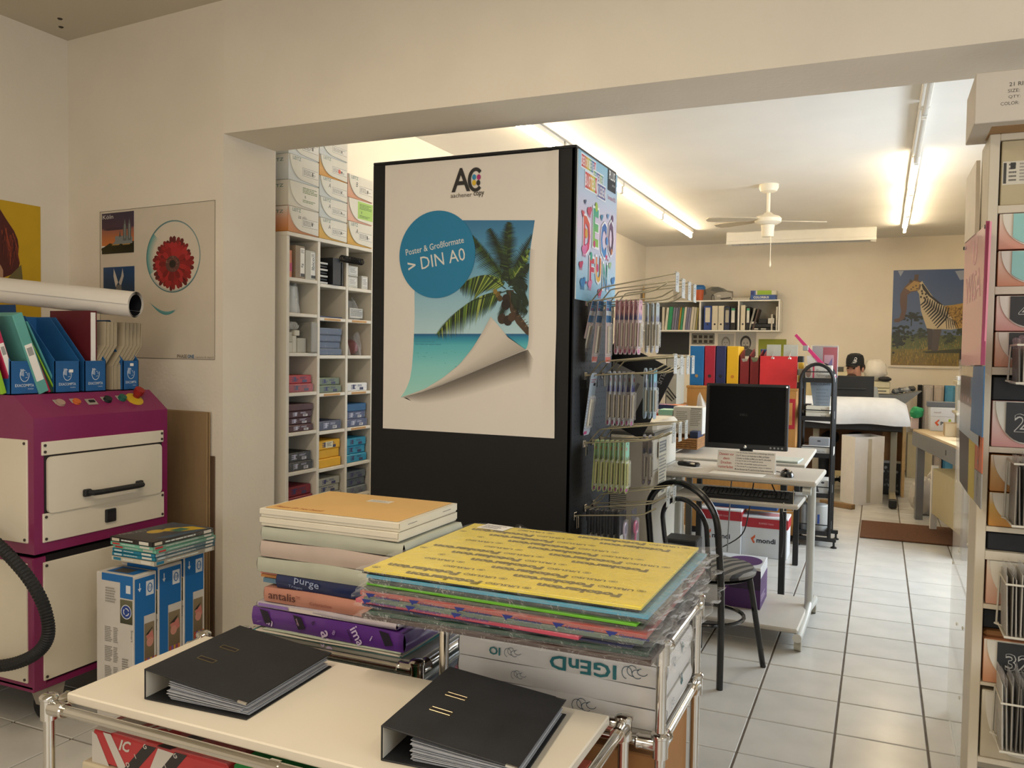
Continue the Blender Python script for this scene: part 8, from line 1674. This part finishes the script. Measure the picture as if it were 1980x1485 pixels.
o = thing('dark_block', 'dark block for the shade in the empty space above the box numbered 2', 'tray', (RX+.034, RY+.02, zz(775)+.0006)); b = MB(); b.box(0, .28, 0, .3, 0, .072, mat('#222426', .6), bev=.003); b.build('tray', o)  # dark block paints the shade in the empty top of this compartment
o = thing('dark_block', 'plain dark block above the third wire basket', 'tray', (RX+.034, RY+.02, zz(1068)+.0006)); b = MB(); b.box(0, .28, 0, .3, 0, .055, mat('#16181b', .6), bev=.003); b.build('tray', o)  # plain dark block filling the low compartment
o = thing('dark_block', 'orange rounded lid with a plain dark block above it over the box numbered 32', 'tray', (RX+.034, RY+.02, zz(1240)+.0006)); b = MB(); b.box(0, .28, 0, .3, 0, .02, mat('#8a5f36', .6), bev=.009); b.build('lid', o); b = MB(); b.box(0.0, .28, .03, .3, .021, .08, mat('#16181b', .6), bev=.003); b.build('tray', o)  # plain dark block fills the space above the lid
# wire baskets with envelopes
ORD = ['by the shelf side']+[w+' from the shelf side' for w in ('second', 'third', 'fourth', 'fifth', 'sixth', 'seventh', 'eighth', 'ninth', 'tenth', 'eleventh', 'twelfth')]+['at the inner end']
def basket(k, pyt, pyw, pyl, pyb, px, lab):
    p = FY.p(px, pyw); zt_ = zz(pyt); zw = zz(pyw); zl = zz(pyl); zb = zz(pyb); x0 = p[0]; yo = RY-.15
    o = thing('wire_basket', 'white wire basket holding sleeves on the cream shelf, '+lab, 'basket', (x0, RY, zl), group='wire baskets on the cream shelf'); WB = mat('#cfc9b8', .4); wd = .16
    b = MB(); 
    for z in (zw-zl, 0): b.tube([(0, .0, z), (0, -.145, z), (wd, -.145, z), (wd, 0, z)], .0032, WB, n=6)
    b.tube([(0, -.0, zw-zl), (-.004, 0, 0)], .003, WB, n=6); b.tube([(-.012, -.02, .004), (wd*.9, -.145, -.03)], .003, WB, n=6); b.build('wire_frame', o)
    b = MB(); b.box(0, wd, -.145, -.01, -.004, -.001, WB); b.build('base', o)
    rr = random.Random(k)
    for i in range(13):
        xx = x0+.008+i*.0112; tilt = rr.uniform(-.02, .03)-.012*(6-i)*.3; h = zt_-zl-rr.uniform(.0, .02)
        e = thing('sleeved_envelope', 'clear sleeved envelope in the basket '+lab+', '+ORD[i], 'envelope', (xx, RY-.012, zl), group='sleeved envelopes, '+lab, rot=(0, tilt, 0))
        b = MB(); b.box(-.0016, .0016, -.118-rr.uniform(0, .012), 0, 0, h-.03, mat(rr.choice(('#a39c90', '#c2bcb0', '#6d675e', '#8d867a', '#b5aea2')), .6), bev=.0005); b.build('envelope', e)
        b = MB(); b.sheet(lambda u, v, s=rr.random(): (.0028*(1-2*(u < .5))+.004*v*math.sin(5*s+4*u), -.128+.125*(abs(2*u-1)), h*v+.004*math.sin(9*u+s*6)*v), 8, 6, FILM); b.build('clear_sleeve', e)
basket(1, 645, 668, 762-24, 790, 1954, 'beside the box numbered 4'); basket(2, 862, 886, 1000, 1012, 1948, 'below the box numbered 2'); basket(3, 1068, 1108, 1205, 1232, 1933, 'below the amber box'); basket(4, 1275, 1328, 1417, 1440, 1924, 'at the box numbered 32')
# carton on top
o = thing('ring_carton', 'white carton of binding rings on top of the cream shelf', 'carton', (.231, 2.78, 2.106)); b = MB(); b.box(0, .44, 0, .27, 0, .145, mat('#cdc3b5', .6, var=.02), bev=.002); b.build('body', o); A = Art(); c = '#55514b'
for i, (s, x, w, h) in enumerate((('21 RINGS', .085, .068, .0115), ('SIZE:  19MM', .082, .076, .0095), ('QTY:  100PCS', .084, .082, .0095), ('COLOR:', .065, .046, .0095))): A.text(s, x, .098-i*.0175, w, h, c, bold=.01 if i == 0 else 0)
A.ell(.138, .050, .004, .004, '#1f1d1b'); A.build('lettering', (0, -.0004, 0), X_, Z_, o); b = MB(); b.box(.05, .35, .05, .22, -.0005, .0, CARD); b.build('base_flap', o)
# ---------------------------------------------------------------- acrylic side wall with signs and leaflets
SPX = Plane((RX-.004, 0, 0), NY, Z_); s_ = lambda px, py: SPX.w(px, py)
ACR = film_mat('#f2efe6', .18, .06, .0, name='clear_acrylic')
t = thing('acrylic_panel', 'clear acrylic panel continuing the side of the cream shelf', 'panel', (RX, 3.132, 0)); b = MB(); b.box(.002, .008, 0, .62, .0, 1.42, ACR, bev=.001); b.build('panel', t)
for y, z in ((.02, 1.1), (.02, .8), (.3, .72), (.3, .45), (.08, .5), (.55, .62), (.1, .25), (.5, .95)): b = MB(); b.lathe([(.006, 0), (.006, .003), (.003, .004)], mat('#d9d4c6', .3), n=10, M=frame((.0015, y, z), NY, Z_)); b.build('stud', t)
def side_plate(name, label, cat, quad, th, m_, off=0.0, draw=None, rough=.3):
    """quad: pixel corners near-top, far-top, far-bottom, near-bottom on the shelf side"""
    pl = Plane((RX-.004-off, 0, 0), NY, Z_); P = [pl.w(*q) for q in quad]; o = thing(name, label, cat, P[3]); b = MB()
    v = [p-P[3] for p in P]; out = Vector((-th, 0, 0)); b.hexa([v[3], v[2], v[2]+out, v[3]+out, v[0], v[1], v[1]+out, v[0]+out], m_); b.build('plate', o)
    if draw: A = Art(); draw(A, [(-(p.y), p.z) for p in v]); A.build('print', (-th-.0004, 0, 0), NY, Z_, o, rough)
    return o
side_plate('picture_board', 'white framed panel high on the shelf side', 'panel', ((1896, 310), (1876, 346), (1872, 470), (1893, 452)), .012, mat('#d2c6b2', .4), .0); 
b = MB(); 
PKM = mat('#d0778c', .22, var=.05, coat=.4, name='pink_acrylic')
def pink(A, q):
    W = q[0][0]-q[1][0]; x0 = q[1][0]; z1 = max(q[0][1], q[1][1]); A.text('U', x0+W*.42, z1-.12, W*.16, .085, '#e0a5b0'); A.text('WISA', x0+W*.14, z1-.235, W*.62, .095, '#e0a5b0'); A.build
o = side_plate('pink_sign', 'glossy pink acrylic sign on the side of the cream shelf', 'sign', ((1918, 428), (1869, 470), (1861, 706), (1905, 706)), .005, PKM, .004, pink); 
b = MB(); p_ = [SPX.w(1918, 428), SPX.w(1905, 706)]; b.box(-.012, -.002, -.006, .004, 0, p_[0].z-p_[1].z, mat('#8e1f4e', .3)); e = b.build('edge', o, 'deep magenta near edge'); 
for q in ((1914, 438), (1871, 480)): w_ = SPX.w(*q)-o.location; b = MB(); b.lathe([(.007, 0), (.006, .004)], BLACK, n=10, M=frame((-.006, w_.y, w_.z), NY, Z_)); b.build('screw', o)
side_plate('leaflet', 'beige leaflet back showing below the pink sign', 'leaflet', ((1894, 708), (1861, 708), (1860, 736), (1893, 736)), .003, mat('#cdbfa2', .5), .0)
side_plate('leaflet', 'blue leaflet at the near side of the acrylic holder', 'leaflet', ((1905, 708), (1884, 708), (1878, 832), (1901, 846)), .003, mat('#27618f', .4), .012)
def people(A, q):
    xs = [p[0] for p in q]; x0, x1 = min(xs), max(xs); z0, z1 = min(p[1] for p in q), max(p[1] for p in q); H = z1-z0; A.rect(x0, z0+H*.68, x1, z1, '#1d1f22'); A.rect(x0+(x1-x0)*.55, z0+H*.68, x1, z1, '#1f6a90'); A.rect(x0, z0+H*.52, x1, z0+H*.68, '#4a3f44'); A.up(); rr = random.Random(4)
    for k in range(14): A.ell(x0+(x1-x0)*(.06+.066*k), z0+H*(.6+.04*rr.random()), (x1-x0)*.03, H*.045, rr.choice(('#8a6a5a', '#a9a3a8', '#5a2f33', '#34507a')), n=8)
    A.vgrad(x0, z0, x1, z0+H*.5, '#9aa9b5', '#b9b9b6', layer=1)
side_plate('leaflet', 'brochure with a row of people and a white sky in the acrylic holder', 'leaflet', ((1898, 733), (1860, 733), (1857, 831), (1895, 838)), .003, mat('#b9bbb9', .4), .006, people)
side_plate('leaflet', 'dark brochure at the far side of the acrylic holder', 'leaflet', ((1878, 832), (1857, 830), (1857, 930), (1874, 956)), .003, mat('#1f1d1c', .35), .0)
side_plate('leaflet', 'yellow brochure strip in the acrylic holder', 'leaflet', ((1888, 836), (1876, 833), (1873, 955), (1885, 968)), .003, mat('#b5a02c', .4), .003)
side_plate('leaflet', 'orange brochure in the acrylic holder', 'leaflet', ((1902, 846), (1888, 838), (1886, 905), (1900, 916)), .003, mat('#b5592f', .4), .003)
side_plate('leaflet', 'grey line drawing brochure under the orange one', 'leaflet', ((1900, 917), (1886, 906), (1885, 968), (1898, 985)), .003, mat('#8d8a84', .4), .003, lambda A, q: [A.ring((q[0][0]+q[1][0])/2, q[3][1]+.05+.05*i, .025, .03, .006, '#3a3936') for i in range(3)])
